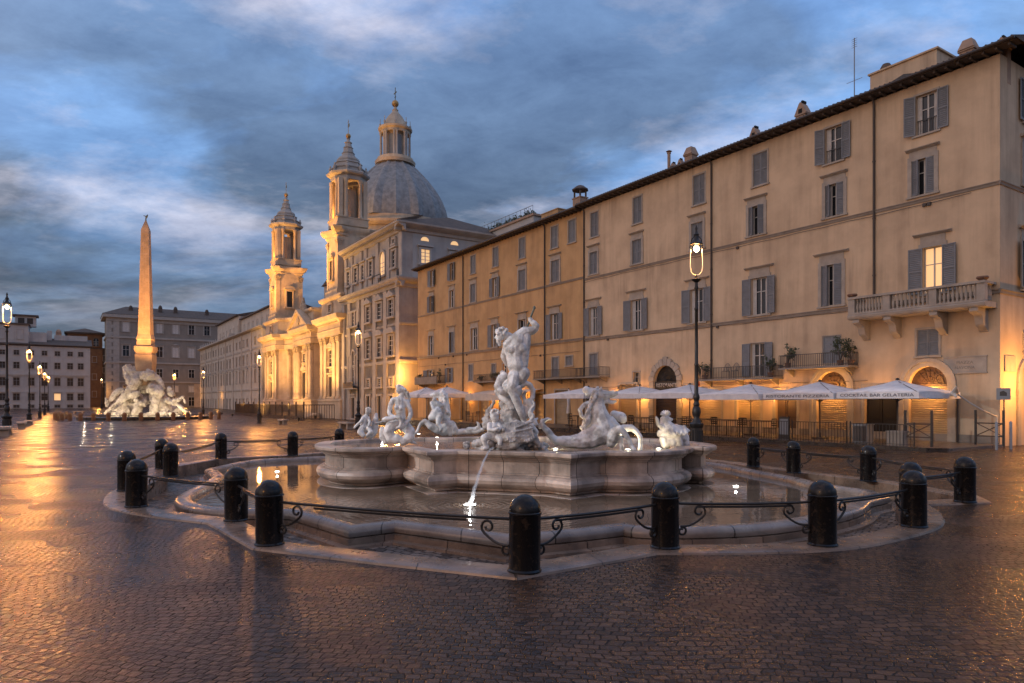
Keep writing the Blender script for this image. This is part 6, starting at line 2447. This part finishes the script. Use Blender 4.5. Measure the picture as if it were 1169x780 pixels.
blob('rock_and_figures', c, M['river_rock'], RV, .085, 0, .15, 1.8, 20)
m = MB()
m.lathe([(7.8, .0), (8.0, .05), (8.0, .35), (7.8, .45), (7.5, .42), (7.4, .1)], seg=40, cap=False)
m.build('basin', M['ring_stone'], RV)
m = MB()
m.lathe([(7.5, .3), (.1, .31)], seg=40, cap=False)
m.build('water_surface', M['basin_water'], RV)
g6 = 'bollards round the obelisk fountain'
far_b = None
for i in range(18):
    a = PI * (1 + i / 17) * 1.0
    a = PI + PI * (i + .5) / 18
    p = (loc.x + 10.2 * math.cos(a), OBD + 10.2 * math.sin(a), gz(0, OBD + 10.2 * math.sin(a)))
    side_w = 'left' if i < 9 else 'right'
    lab = 'small bollard ringing the far obelisk fountain like its neighbours'
    if far_b is None:
        m = MB()
        m.lathe([(.24, 0), (.24, .7), (.27, .75), (.2, .95), (.02, 1.05)], seg=12)
        m.m = 0
        far_b = m.build('bollard', M['brick_ochre'], None, loc=p, label=lab, cat='bollard', group=g6)
    else:
        q_ = far_b.copy()
        COL.objects.link(q_)
        q_.location = p
m = MB()
m.tube([(10.2 * math.cos(PI + PI * t / 40), 10.2 * math.sin(PI + PI * t / 40), .62) for t in range(41)], .03, 5)
m.build('iron_ring_rail', M['lamp_iron'], None, loc=(loc.x, OBD, -.55), label='thin iron rail ringing the far obelisk fountain', cat='rail')
# ================================================================== street lamps
LG = 'iron street lamps of the square'
LWARM = (1.0, .36, .065)


def make_lamp(loc, label, energy, low=False):
    o = empty('street_lamp', loc, 0, label, 'street lamp', LG)
    m = MB()
    m.lathe([(.30, 0), (.30, .06), (.25, .08), (.25, .12)], seg=8, a0=PI / 8)
    m.lathe([(.24, .12), (.22, .22), (.20, .26), (.20, .88), (.24, .94), (.25, 1.02), (.20, 1.06)], seg=8, a0=PI / 8)
    for q in range(8):
        a = PI / 4 * q
        m.box(.185 * math.cos(a) - .03, .185 * math.cos(a) + .03, .185 * math.sin(a) - .03, .185 * math.sin(a) + .03, .34, .80)
    m.build('base', M['lamp_iron'], o, angle=30)
    m = MB()
    m.lathe([(.17, 1.06), (.14, 1.14), (.10, 1.22), (.125, 1.32), (.15, 1.42), (.13, 1.54), (.085, 1.62), (.11, 1.66), (.11, 1.70), (.085, 1.74), (.075, 1.80), (.10, 1.86), (.115, 1.93), (.10, 2.0), (.07, 2.06),
             (.066, 3.0), (.075, 3.02), (.075, 3.07), (.06, 3.1), (.052, 4.9), (.07, 4.92), (.07, 4.98), (.05, 5.02), (.045, 5.6), (.075, 5.66), (.055, 5.74), (.05, 5.86)], seg=16)
    m.build('pole', M['lamp_iron'], o, angle=50)
    m = MB()
    m.lathe([(.05, 5.86), (.15, 5.93), (.17, 5.97), (.05, 6.03), (.03, 6.12)], seg=12)
    m.build('cup', M['lamp_iron'], o, angle=50)
    for s in (-1, 1):      # the lyre: glowing glass arms in an iron frame
        m = MB()
        m.tube([(0, 0, 6.12), (s * .10, 0, 6.14), (s * .18, 0, 6.24), (s * .205, 0, 6.42), (s * .20, 0, 6.75), (s * .19, 0, 7.02)], .013, 6)
        m.build('arm', M['lamp_glass'], o)
    m = MB()
    for s in (-1, 1):
        m.tube([(s * .19, 0, 7.02), (s * .19, 0, 7.2), (s * .15, 0, 7.36), (s * .06, 0, 7.46), (0, 0, 7.48)], .017, 6)
        m.tube([(s * .19, -.0, 7.02), (s * .23, 0, 7.08), (s * .21, 0, 7.14)], .012, 5)
    m.lathe([(.20, 7.16), (.22, 7.19), (.15, 7.27), (.08, 7.34), (.07, 7.46), (.10, 7.50), (.05, 7.56), (.035, 7.66), (.05, 7.70), (.012, 7.82)], seg=14)
    m.build('crown_cap', M['lamp_iron'], o, angle=40)
    bz = 7.02
    m = MB()
    m.lathe([(.095 * math.sin(PI * q / 8) + .001, bz - .11 * math.cos(PI * q / 8)) for q in range(9)], seg=12)
    m.build('bulb', M['lamp_bulb'], o)
    return o


def lamp_at(px, D, label, energy, proto=[None]):
    y = D
    loc = Vector(((px - CX) / FPX * D, D, gz(0, D)))
    if proto[0] is None:
        proto[0] = make_lamp(loc, label, energy)
        o = proto[0]
    else:
        o = copy_tree(proto[0])
        o.location = loc
        o['label'] = label
    if energy:
        light('POINT', 'lamp_light', loc + Vector((0, 0, 6.98)), energy, LWARM, .11)
    o.rotation_euler = (0, 0, math.atan2(-loc.x, loc.y) * .5)
    return o


lamp_at(795, 23.4, 'tall near street lamp with fluted iron base before the beige palazzo', 550)
lamp_at(409, 49.6, 'street lamp standing before the college palace left of the central statue', 1800)
lamp_at(296, 72, 'street lamp before the left bell tower of the church', 4500)
lamp_at(232, 108, 'small lit street lamp before the long white palace', 6000)
lamp_at(199, 121, 'small lit street lamp just right of the obelisk fountain', 4500)
lamp_at(8, 37.5, 'leftmost and largest lamp of the receding row at the left edge', 2200)
lamp_at(33.5, 65, 'second lamp of the receding row at the left edge', 5200)
lamp_at(45.5, 92, 'third lamp of the receding row at the left edge', 5200)
lamp_at(51, 116, 'fourth lamp of the receding row at the left edge', 5200)
lamp_at(55, 140, 'farthest lamp of the receding row at the left edge', 5200)
lamp_at(116, 165, 'tiny lit lamp in the dark street left of the obelisk fountain', 500)
# the same row continues beside and behind the photographer
for (x, y, e, lab) in ((-15.6, 19.5, 3400, 'street lamp beside the square just outside the view on the left'), (-12, -7, 4800, 'street lamp behind the photographer on the left'), (14, -4, 400, 'street lamp behind the photographer on the right')):
    o = copy_tree(bpy.data.objects['street_lamp'])
    o.location = (x, y, 0)
    o['label'] = lab
    light('POINT', 'lamp_light', (x, y, 6.98), e, LWARM, .11)

# ---- benches
bench = None
def bench_at(px, D, lab, rz):
    global bench
    loc = ((px - CX) / FPX * D, D, gz(0, D))
    if bench is None:
        bench = empty('bench', loc, rz, lab, 'bench', 'stone benches of the square')
        m = MB()
        m.box(-1.1, 1.1, -.28, .28, .38, .50)
        m.box(-1.05, 1.05, -.24, .24, .35, .379)
        m.build('seat', M['bench_stone'], bench)
        for s in (-1, 1):
            m = MB()
            m.prism([(s * .75 - .14, -.2), (s * .75 + .14, -.2), (s * .75 + .14, .2), (s * .75 - .14, .2)], 0, .349)
            m.build('leg', M['bench_stone'], bench)
    else:
        o = copy_tree(bench)
        o.location = loc
        o.rotation_euler = (0, 0, rz)
        o['label'] = lab
bench_at(323, 68, 'stone bench before the church railing', ANG_U)
bench_at(395, 50, 'stone bench beside the street lamp of the college palace', ANG_U)
bench_at(6, 36, 'stone bench at the foot of the leftmost lamp', ANG_U)
bench_at(25, 50, 'stone bench between the first and second lamps at the left edge', ANG_U)
bench_at(32, 60, 'stone bench next to the second lamp at the left edge', ANG_U)
bench_at(90, 125, 'far stone bench before the white houses', 0)

# ---- iron fence in front of the church
m = MB()
FN = froot('church_fence', 76.0, 'dark iron railing enclosing the steps before the church', 'fence', n=5.5, z=-.6)
pts = [(0.0, -5), (0, 0), (43, 0)]
railing(FN, [(0, -4), (0, 0), (43, 0)], 0, 1.9, 'railing', .32, r=.028, matn='iron_pipe')
for i in range(13):
    m = MB()
    m.lathe([(.09, 0), (.09, 2.1), (.13, 2.15), (.02, 2.35)], c=(i * 3.55, 0, 0), seg=8)
    m.build('post', M['iron_pipe'], FN)
m = MB()
m.box(0, 43, -.1, .1, 0, .35)
m.build('kerbstone', M['ring_stone'], FN)
m = MB()
for i in range(4):
    m.box(8 - i * .0, 34, -4.6 + i * .5, -4.6 + (i + 1) * .5 + .02, 0, .68 - .16 * i)
m.build('steps', M['travertine'], FN, smooth=False)

# ================================================================== cafe terrace
SW = froot('sidewalk', 0, None, None)
m = MB()
m.prism([(-.2, 0.06), (-.2, 4.6), (.3, 5.05), (52, 5.05), (52, .06)][::-1], -.5, .10)
o = m.build('pavement', M['sidewalk_stone'], None, kind='structure', smooth=False)
o.matrix_world = Matrix.Translation(fp(0, 0)) @ Matrix.Rotation(ANG_U, 4, 'Z')
bpy.data.objects.remove(SW)
m = MB()
m.prism([(-.22, 4.6), (-.22, 4.72), (.26, 5.2), (52, 5.2), (52, 5.052), (.3, 5.052), (-.2, 4.6)][::-1], -.5, .12)
o = m.build('kerb', M['ring_stone'], None, kind='structure', smooth=False)
o.matrix_world = Matrix.Translation(fp(0, 0)) @ Matrix.Rotation(ANG_U, 4, 'Z')


def umbrella(s, n, w, ztop, zedge, label, text=None, warm=False, d=None):
    """square market parasol: mast, ribs, sagging canopy with a hanging valance"""
    d = d or w
    loc = fp(s, n, .1)
    o = empty('parasol', loc, ANG_U, label, 'parasol', 'white parasols of the cafe terrace')
    z1, z0 = ztop - .1, zedge - .1
    m = MB()
    n_ = 8
    g = []
    for i in range(n_ + 1):
        for j in range(n_ + 1):
            x, y = -1 + 2 * i / n_, -1 + 2 * j / n_
            r = max(abs(x), abs(y))
            sag = -.07 * math.sin(PI * r) * (1 - abs(abs(x) - abs(y)))
            wob = .015 * math.sin(9 * x + 3 * y + s)
            edge = .05 * (1 - (min(abs(x), abs(y)) / max(r, 1e-3)) ** 2) * r ** 3
            g.append((x * w / 2, y * d / 2, z0 + (z1 - z0) * (1 - r) ** .80 + sag + wob + edge * .5))
    fs = []
    for i in range(n_):
        for j in range(n_):
            a = i * (n_ + 1) + j
            fs.append((a, a + n_ + 1, a + n_ + 2, a + 1))
    m.add(g, fs)
    cp_ = m.build('canopy', M['canvas_white'], o, angle=35)
    md = cp_.modifiers.new('t', 'SOLIDIFY')
    md.thickness = .012
    m = MB()
    per = [(-1, -1), (1, -1), (1, 1), (-1, 1), (-1, -1)]
    for (a, b) in zip(per[:-1], per[1:]):
        for t in range(10):
            p = [a[0] + (b[0] - a[0]) * t / 10, a[1] + (b[1] - a[1]) * t / 10]
            q = [a[0] + (b[0] - a[0]) * (t + 1) / 10, a[1] + (b[1] - a[1]) * (t + 1) / 10]
            o1, o2 = 1 + .006 * math.sin(t * 2.3), 1 + .006 * math.sin((t + 1) * 2.3)
            m.add([(p[0] * w / 2 * o1, p[1] * d / 2 * o1, z0 + .02), (q[0] * w / 2 * o2, q[1] * d / 2 * o2, z0 + .02), (q[0] * w / 2 * 1.01 * o2, q[1] * d / 2 * 1.01 * o2, z0 - .24), (p[0] * w / 2 * 1.01 * o1, p[1] * d / 2 * 1.01 * o1, z0 - .24)], [(0, 3, 2, 1)])
    v = m.build('valance', M['canvas_white'], cp_, smooth=False)
    md = v.modifiers.new('t', 'SOLIDIFY')
    md.thickness = .006
    if text:
        text_obj('lettering', text, .17, (0, d / 2 * 1.012 + .012, z0 - .11), TXT, 'letter_grey', cp_, width=w * .90, depth=.002)
    m = MB()
    m.tube([(0, 0, .05), (0, 0, z1 + .02)], .03, 8)
    m.lathe([(.06, z1), (.09, z1 + .03), (.02, z1 + .09)], seg=10)
    m.build('mast', M['iron_pipe'], o)
    m = MB()
    for (x, y) in ((1, 1), (-1, 1), (1, -1), (-1, -1), (1, 0), (-1, 0), (0, 1), (0, -1)):
        m.tube([(0, 0, z1 - .04), (x * w / 2 * .98, y * d / 2 * .98, z0 - .01)], .012, 5)
        m.tube([(0, 0, z0 - .35), (x * w / 4, y * d / 4, z0 + (z1 - z0) * .5 - .06)], .01, 5)
    m.build('ribs', M['iron_pipe'], o)
    m = MB()
    m.lathe([(.34, 0), (.34, .07), (.06, .10), (.05, .3)], seg=16)
    m.build('foot', M['iron_pipe'], o)
    return o


umbrella(2.65, 2.55, 3.25, 2.66, 2.14, 'white parasol lettered COCKTAIL BAR GELATERIA, before the rightmost arch', 'COCKTAIL BAR GELATERIA')
umbrella(6.05, 2.6, 3.4, 2.68, 2.12, 'white parasol lettered RISTORANTE PIZZERIA, before the second arch', 'RISTORANTE PIZZERIA')
umbrella(9.75, 2.6, 3.8, 2.66, 2.10, 'white parasol right behind the near lamp post, third from the building corner')
umbrella(13.7, 2.6, 3.9, 2.70, 2.18, 'white parasol left of the near lamp post, below the restaurant arch')
umbrella(17.55, 2.6, 3.7, 2.70, 2.18, 'white parasol directly behind the big marble horse head')
umbrella(22.3, 2.6, 4.2, 2.72, 2.2, 'white parasol behind the horse mane, beside folded parasols')
umbrella(42.0, 2.6, 3.6, 3.1, 2.35, 'white parasol behind the horse and man statue')
umbrella(46.2, 2.6, 3.6, 3.1, 2.35, 'leftmost white parasol, behind the veiled nymph statue')
# long awning of the orange building
AW = froot('awning', 31.0, 'long lit white awning on the orange building, left of the central statue', 'awning')
m = MB()
for i in range(7):
    x0, x1 = i * 1.15, (i + 1) * 1.15
    m.add([(x0, .02, 2.75), (x1, .02, 2.75), (x1, 2.4, 2.35), (x0, 2.4, 2.35), ((x0 + x1) / 2, 1.2, 2.50)], [(0, 1, 4), (1, 2, 4), (2, 3, 4), (3, 0, 4)])
m.build('canvas', M['canvas_warm'], AW)
m = MB()
for i in range(7):
    x0, x1 = i * 1.15 + .01, (i + 1) * 1.15 - .01
    m.box(x0, x1, 2.4, 2.42, 1.85, 2.34)
m.build('valance', M['canvas_warm'], AW)
m = MB()
for x in (.1, 4.0, 7.9):
    m = MB()
    m.tube([(x, 2.36, -.2), (x, 2.36, 2.3)], .03, 6)
    m.build('post', M['iron_pipe'], AW)
# folded parasols
for i, (s, n, lab) in enumerate(((24.9, 2.2, 'furled white parasol left of the big marble horse'), (23.9, 1.4, 'furled white parasol close to the lit doorway'))):
    o = empty('furled_parasol', fp(s, n, .1), 0, lab, 'parasol', 'furled parasols of the cafe')
    m = MB()
    m.lathe([(.03, 2.5), (.06, 2.4), (.13, 1.9), (.10, 1.5), (.17, .9), (.15, .85), (.03, .86)], seg=12)
    m.build('canvas', M['canvas_white'], o, angle=60)
    m = MB()
    m.tube([(0, 0, 0), (0, 0, 2.6)], .025, 6)
    m.lathe([(.28, 0), (.28, .06), (.03, .08)], seg=12)
    m.build('mast', M['iron_pipe'], o)
# folded awning sheet and drooping cloth by the corner
DC = froot('bundled_awning', 0.75, 'crumpled white awning cloth with a dangling rope beside the building corner', 'awning')
cl = [[(Vector((.1, 1.7, 2.05)), .07), (Vector((-.1, 2.2, 2.12)), .12), (Vector((-.3, 2.6, 2.2)), .10), (Vector((-.45, 2.9, 2.35)), .04)], [(Vector((-.1, 2.3, 2.1)), .1), (Vector((-.35, 2.7, 1.98)), .05)], [(Vector((.5, 1.2, 2.05)), .05), (Vector((.1, 1.8, 2.08)), .07)]]
blob('cloth', cl, M['canvas_warm'], DC, .025, 1, .03, 6, 31)
m = MB()
m.tube([(-.25, 2.3, 2.05), (-.45, 1.9, 1.75), (-.62, 1.2, 1.45), (-.70, .5, 1.25), (-.70, .15, 1.2), (-.70, .12, .9), (-.70, .12, .15)], [.035, .03, .028, .03, .03, .035, .04], 7)
m.build('rope', M['canvas_warm'], DC)
m = MB()
m.tube([(1.4, .02, 2.15), (.3, 1.6, 2.06)], .03, 6)
m.tube([(.75, .12, .1), (.75, .12, 2.15)], .05, 6)
m.build('bracket', M['iron_pipe'], DC)

# railings of the terrace: panels
g8 = 'iron railing panels of the terrace'
labs = ['low iron terrace railing panel in front of the rightmost lit arch', 'low iron terrace railing panel before the dark doorway', 'low iron terrace railing panel before the second lit arch', 'low iron terrace railing panel under the third parasol',
        'low iron terrace railing panel just right of the near lamp post', 'low iron terrace railing panel just left of the near lamp post', 'low iron terrace railing panel behind the crowned sea creature', 'low iron terrace railing panel behind the big marble horse']
for i, lab in enumerate(labs):
    o = froot('railing_panel', .9 + 2.6 * i, lab, 'railing', n=4.75, group=g8, z=.1)
    railing(o, [(0, 0), (2.45, 0)], 0, .82, 'bars', .125, r=.008, matn='lamp_iron')
    for x in (0, 2.45):
        m = MB()
        m.box(x - .02, x + .02, -.02, .02, .02, .9)
        m.box(x - .06, x + .06, -.15, .15, 0, .019)
        m.build('post', M['lamp_iron'], o)
# wooden crossed barriers near the corner
for (s0, s1, n, lab) in ((.55, 1.5, 4.2, 'crossed dark barrier between tall posts at the terrace end'), (-.55, .40, 1.1, 'crossed dark barrier with tall posts against the building corner')):
    o = froot('barrier', s0, lab, 'barrier', n=n, z=.1)
    m = MB()
    L = s1 - s0
    for x in (0, L):
        m = MB()
        m.box(x - .035, x + .035, -.035, .035, 0, 1.35)
        m.build('post', M['lamp_iron'], o)
    m = MB()
    for z in (.32, .82):
        m.box(.03, L - .03, -.02, .02, z, z + .05)
    m.tube([(.03, 0, .36), (L - .03, 0, .84)], .02, 5)
    m.tube([(.03, 0, .84), (L - .03, 0, .36)], .02, 5)
    m.build('cross', M['door_wood'], o)
# tables and chairs
tb = None
TG = 'cafe tables on the terrace'
tabs = [(8.6, 3.5, 'square cafe table under the second lettered parasol'), (10.4, 3.6, 'square cafe table under the third parasol'), (12.0, 3.6, 'square cafe table right of the near lamp post'), (14.0, 3.6, 'square cafe table under the restaurant arch parasol'),
        (16.4, 3.6, 'square cafe table behind the sea creature'), (19.0, 3.6, 'square cafe table behind the horse legs'), (22.4, 3.4, 'square cafe table behind the horse mane'), (36.0, 3.4, 'square cafe table under the long awning'), (41.5, 3.4, 'square cafe table left of the long awning')]
def table(s, n, lab):
    global tb
    if tb is None:
        tb = froot('cafe_table', s, lab, 'table', n=n, group=TG, z=.1)
        m = MB()
        m.box(-.38, .38, -.38, .38, .72, .75)
        m.build('tabletop', M['table_wood'], tb)
        m = MB()
        m.lathe([(.22, 0), (.22, .02), (.03, .05), (.025, .72)], seg=10)
        m.build('leg', M['iron_pipe'], tb)
    else:
        o = copy_tree(tb)
        o.location = fp(s, n, .1)
        o['label'] = lab
chr0 = None
def chair(s, n, rz, lab):
    global chr0
    if chr0 is None:
        chr0 = froot('cafe_chair', s, lab, 'chair', n=n, group='cafe chairs on the terrace', z=.1)
        m = MB()
        m.box(-.2, .2, -.2, .2, .43, .46)
        m.build('seat', M['chair_dark'], chr0)
        for (x, y) in ((-.18, -.18), (.18, -.18), (-.18, .18), (.18, .18)):
            m = MB()
            m.tube([(x, y, 0), (x * .95, y * .95, .43)], .014, 6)
            m.build('leg', M['chair_dark'], chr0)
        m = MB()
        for x in (-.18, .18):
            m.tube([(x, -.18, .45), (x, -.23, .86)], .014, 6)
        for z in (.55, .65, .75, .84):
            m.box(-.18, .18, -.235, -.215, z, z + .05)
        m.build('backrest', M['chair_dark'], chr0)
        o = chr0
    else:
        o = copy_tree(chr0)
        o.location = fp(s, n, .1)
        o['label'] = lab
    o.rotation_euler = (0, 0, rz)
for (s, n, lab) in tabs:
    table(s, n, lab)
    where = lab.replace('square cafe table ', '')
    chair(s + .62, n, ANG_U + R(90), 'dark cafe chair on the far side of the table ' + where)
    chair(s - .62, n, ANG_U - R(90), 'dark cafe chair on the near side of the table ' + where)
# serving box, planters, menu board
bx_ = froot('service_cabinet', 3.6, 'grey service cabinet under the cocktail bar parasol', 'cabinet', n=3.4, z=.1)
m = MB(); m.box(-.3, .3, -.25, .25, 0, .72); m.box(-.33, .33, -.28, .28, .721, .75); m.build('body', M['shutter_grey'], bx_)
m = MB(); m.box(-.27, -.01, .251, .27, .05, .68); m.box(.01, .27, .251, .27, .05, .68); m.build('door', M['iron_pipe'], bx_)
bx_ = froot('planter_box', 1.75, 'stone grey planter box by the terrace railing at the right', 'planter', n=4.3, z=.1)
m = MB(); m.box(-.3, .3, -.2, .2, 0, .5); m.box(-.33, .33, -.23, .23, .501, .56); m.build('box', M['stone_band'], bx_)
mb_ = froot('menu_board', 6.95, 'dark menu board standing by the second arch', 'menu board', n=3.9, z=.1)
m = MB(); m.box(-.25, .25, -.03, .03, .1, 1.0); m.box(-.28, .28, -.02, .02, .0, .1); m.build('board', M['chair_dark'], mb_)
m = MB(); m.box(-.21, .21, .031, .035, .2, .9); m.build('sheet', M['shutter_grey'], mb_)
# traffic sign at the corner
SG = froot('sign_post', -.35, 'small dark sign on a thin post at the building corner', 'sign', n=.55, z=0)
m = MB(); m.tube([(0, 0, 0), (0, 0, 2.25)], .025, 8); m.build('post', M['iron_pipe'], SG)
m = MB(); m.box(-.24, .24, .03, .045, 1.85, 2.3); m.m = 1; m.lathe([(.1, 0), (.1, .01)], c=(0, 0, 0), seg=3) if False else None; m.build('plate', M['shutter_grey'], SG)
m = MB(); m.yprism([(-.12, 2.0), (.12, 2.0), (.12, 2.16), (0, 2.2), (-.12, 2.12)], .046, .05); m.build('symbol', M['sign_black'], SG)
for (s, n, lab) in ((-.9, 1.4, 'grey steel post near the glowing side doorway'), (-.75, 2.2, 'second grey steel post near the glowing side doorway')):
    o = froot('steel_post', s, lab, 'post', n=n, group='steel posts at the corner')
    m = MB(); m.lathe([(.05, 0), (.05, 1.0), (.03, 1.04)], seg=10); m.build('tube', M['shutter_pale'], o)
# flag at the wall behind the near lamp
FG = froot('flag', 14.95, 'hanging green white and red flag on the wall behind the near lamp', 'flag', z=0)
m = MB(); m.tube([(0, .02, 3.55), (0, .75, 4.1)], .018, 6); m.build('pole', M['iron_pipe'], FG)
m = MB()
for k_ in range(3):
    m.m = k_
    for i in range(6):
        t0, t1 = k_ * .38 + i * .38 / 6, k_ * .38 + (i + 1) * .38 / 6
        m.add([(.05 * math.sin(t0 * 9), .72 - .05 * t0, 4.05 - t0), (.05 * math.sin(t1 * 9), .72 - .05 * t1, 4.05 - t1), (.04 * math.sin(t1 * 9 + 2), .32 + .12 * t1, 3.72 - t1), (.04 * math.sin(t0 * 9 + 2), .32 + .12 * t0, 3.72 - t0)], [(0, 1, 2, 3)])
fl_ = m.build('cloth', [M['flag_green'], M['flag_white'], M['flag_red']], FG)
md = fl_.modifiers.new('t', 'SOLIDIFY'); md.thickness = .01
# balcony plants and furniture
PG = 'potted plants on the balconies'
for i, (s, n, z, h, r, nl, lab) in enumerate(((14.5, .45, 3.02, .75, .26, 160, 'potted shrub on the left end of the lower iron balcony'), (10.15, .5, 3.02, .85, .30, 190, 'potted shrub on the right end of the lower iron balcony'),
        (9.15, .5, 3.46, 1.0, .30, 200, 'potted tree on the left end of the upper iron balcony'), (6.35, .5, 3.46, 1.05, .36, 260, 'tall potted tree on the right end of the upper iron balcony'), (5.9, .4, 3.46, .85, .22, 120, 'small potted shrub at the very right of the upper iron balcony'),
        (37.6, .4, 3.5, .6, .32, 160, 'potted shrub on the balcony left of the central statue'), (39.8, .4, 3.5, .5, .28, 120, 'second potted shrub on the balcony left of the central statue'), (47.6, .5, 3.55, 1.2, .22, 150, 'tall creeper pot on the balcony with the dark screen'), (51.8, .5, 3.55, .8, .25, 140, 'potted shrub at the far end of the balcony with the dark screen'))):
    vase_leaves('potted_plant', fp(s, n, z), h, r, nl, lab, PG, rs=i + 1)
for i, (s, lab) in enumerate(((13.1, 'round backed garden chair on the lower iron balcony, left one'), (12.5, 'round backed garden chair on the lower iron balcony, right one'))):
    o = froot('garden_chair', s, lab, 'chair', n=.4, group='garden chairs on the balcony', z=3.02)
    m = MB(); m.lathe([(.2, .42), (.2, .45)], seg=12); m.build('seat', M['stone_band'], o)
    for (x, y) in ((-.15, -.12), (.15, -.12), (-.15, .12), (.15, .12)):
        m = MB(); m.tube([(x, y, 0), (x, y, .42)], .015, 5); m.build('leg', M['stone_band'], o)
    m = MB(); m.tube([(.22 * math.cos(PI * q / 10), -.15, .45 + .42 * math.sin(PI * q / 10)) for q in range(11)], .018, 6)
    for q in range(3, 8): m.tube([(.22 * math.cos(PI * q / 10) * .5, -.15, .45), (.22 * math.cos(PI * q / 10), -.15, .45 + .42 * math.sin(PI * q / 10))], .01, 4)
    m.build('backrest', M['stone_band'], o)

# ================================================================== lights that the place has, plus an added key on the statues
AMB = (1.0, .42, .085)


def fl_pos(s, n, z):
    return fp(s, n, z)


# glowing arches and terrace wall lights
for (s, n, z, e) in ((2.7, .35, 2.35, 26), (7.1, .35, 2.35, 26), (4.7, .6, 2.0, 6), (9.9, .5, 2.0, 18), (12.1, .5, 2.0, 20), (14.8, .5, 2.0, 14), (16.5, .5, 2.0, 10), (20.0, .5, 2.1, 18), (22.4, .5, 2.2, 14), (33.5, .6, 2.05, 22), (35.0, .6, 3.0, 22), (37.8, .6, 2.1, 22), (42.5, .6, 2.2, 20), (47.0, .6, 2.2, 20)):
    light('POINT', 'wall_lamp_light', fl_pos(s, n, z), e * 3.4, AMB, .05)
# glow round the corner on the end wall
light('POINT', 'wall_lamp_light', fl_pos(-1.4, -1.0, 2.6), 420, AMB, .15)
# lamp by the college corner
light('POINT', 'wall_lamp_light', fl_pos(57.0, .8, 4.8), 900, AMB, .15)
light('POINT', 'wall_lamp_light', fl_pos(57.5, 2.0, 3.0), 500, AMB, .15)

# floodlights of the church: real fittings on the ground behind the railing
fg = 'floodlights at the foot of the church'
fl0 = None
def flood(s, n, z, tgt, e, spot, lab, col=(1, .50, .13), size=.3):
    global fl0
    loc = fl_pos(s, n, z)
    if fl0 is None:
        fl0 = empty('floodlight', loc, ANG_U, lab, 'floodlight', fg)
        m = MB(); m.box(-.25, .25, -.12, .12, .12, .42); m.build('housing', M['lamp_iron'], fl0)
        m = MB(); m.box(-.05, .05, -.05, .05, 0, .12); m.build('foot', M['lamp_iron'], fl0)
    else:
        o = copy_tree(fl0)
        o.location = loc
        o['label'] = lab
    light('SPOT', 'floodlight_beam', loc + Vector((0, 0, .5)), e, col, size, tgt, spot, .9)


flood(84, 9, -.55, fp(81, 0, 14), 19000, 95, 'ground floodlight before the right end of the church front')
flood(98, 10, -.55, fp(98, 0, 9), 22000, 110, 'ground floodlight before the middle of the church front')
flood(112, 9, -.55, fp(114, 0, 14), 21000, 95, 'ground floodlight before the left end of the church front')
flood(78, 3.4, 16.4 - 16.95, fp(81.5, -2.3, 24), 7000, 60, 'ground floodlight aimed at the right bell tower')
light('SPOT', 'tower_beam', fp(86, 9, 17), 16000, AMB, .3, fp(81.5, -2.3, 27), 75, .9)
light('SPOT', 'tower_beam', fp(109, 9, 17), 18000, AMB, .3, fp(114.4, -2.3, 27), 75, .9)
light('POINT', 'belfry_light', fp(81.5, -2.35 + 1.3, 28.2), 200, AMB, .2)
light('POINT', 'belfry_light', fp(114.4, -2.35 + 1.3, 28.2), 200, AMB, .2)
light('SPOT', 'lantern_beam', fp(92, -10, 41.5), 250, AMB, .3, fp(98, -16.6, 46), 80, .9)
flood(66, 9, -.5, fp(68, 0, 10), 1200, 110, 'ground floodlight before the college palace')
# obelisk and rocks
oc_ = Vector((opx(167, 478).x, OBD, 0))
light('SPOT', 'obelisk_beam', oc_ + Vector((6.5, -10, 1.0)), 38000, (1, .46, .13), .2, oc_ + Vector((0, 0, 17)), 50, .8)
light('SPOT', 'obelisk_beam', oc_ + Vector((-7.5, -9, 1.0)), 16000, (1, .46, .13), .2, oc_ + Vector((0, 0, 17)), 50, .8)
for (dx, dy, z, e) in ((-5.5, -4.6, -.1, 260), (-1.5, -5.6, -.1, 260), (2.5, -5.6, -.1, 260), (5.8, -4.2, -.1, 240), (0, -1.5, 1.2, 120)):
    light('POINT', 'fountain_light', oc_ + Vector((dx, dy, z)), e * 1.6, (1, .78, .50), .08)
# lit doorway at the far palace
light('POINT', 'wall_lamp_light', Vector(((211 - CX) / FPX * 190, 190, 3.5)), 900, AMB, .3)
light('POINT', 'wall_lamp_light', Vector(((112 - CX) / FPX * 186, 186, 4.5)), 900, AMB, .3)
light('POINT', 'wall_lamp_light', fp(163, 1.2, 3.0), 120, AMB, .1)
# added cool key spot, out of view on the left, to model the statues
light('SPOT', 'statue_key_spot', Vector((-27, 5, 11)), 13000, (.90, .95, 1.0), .12, Vector((0, 16.3, 2.1)), 21, .5)
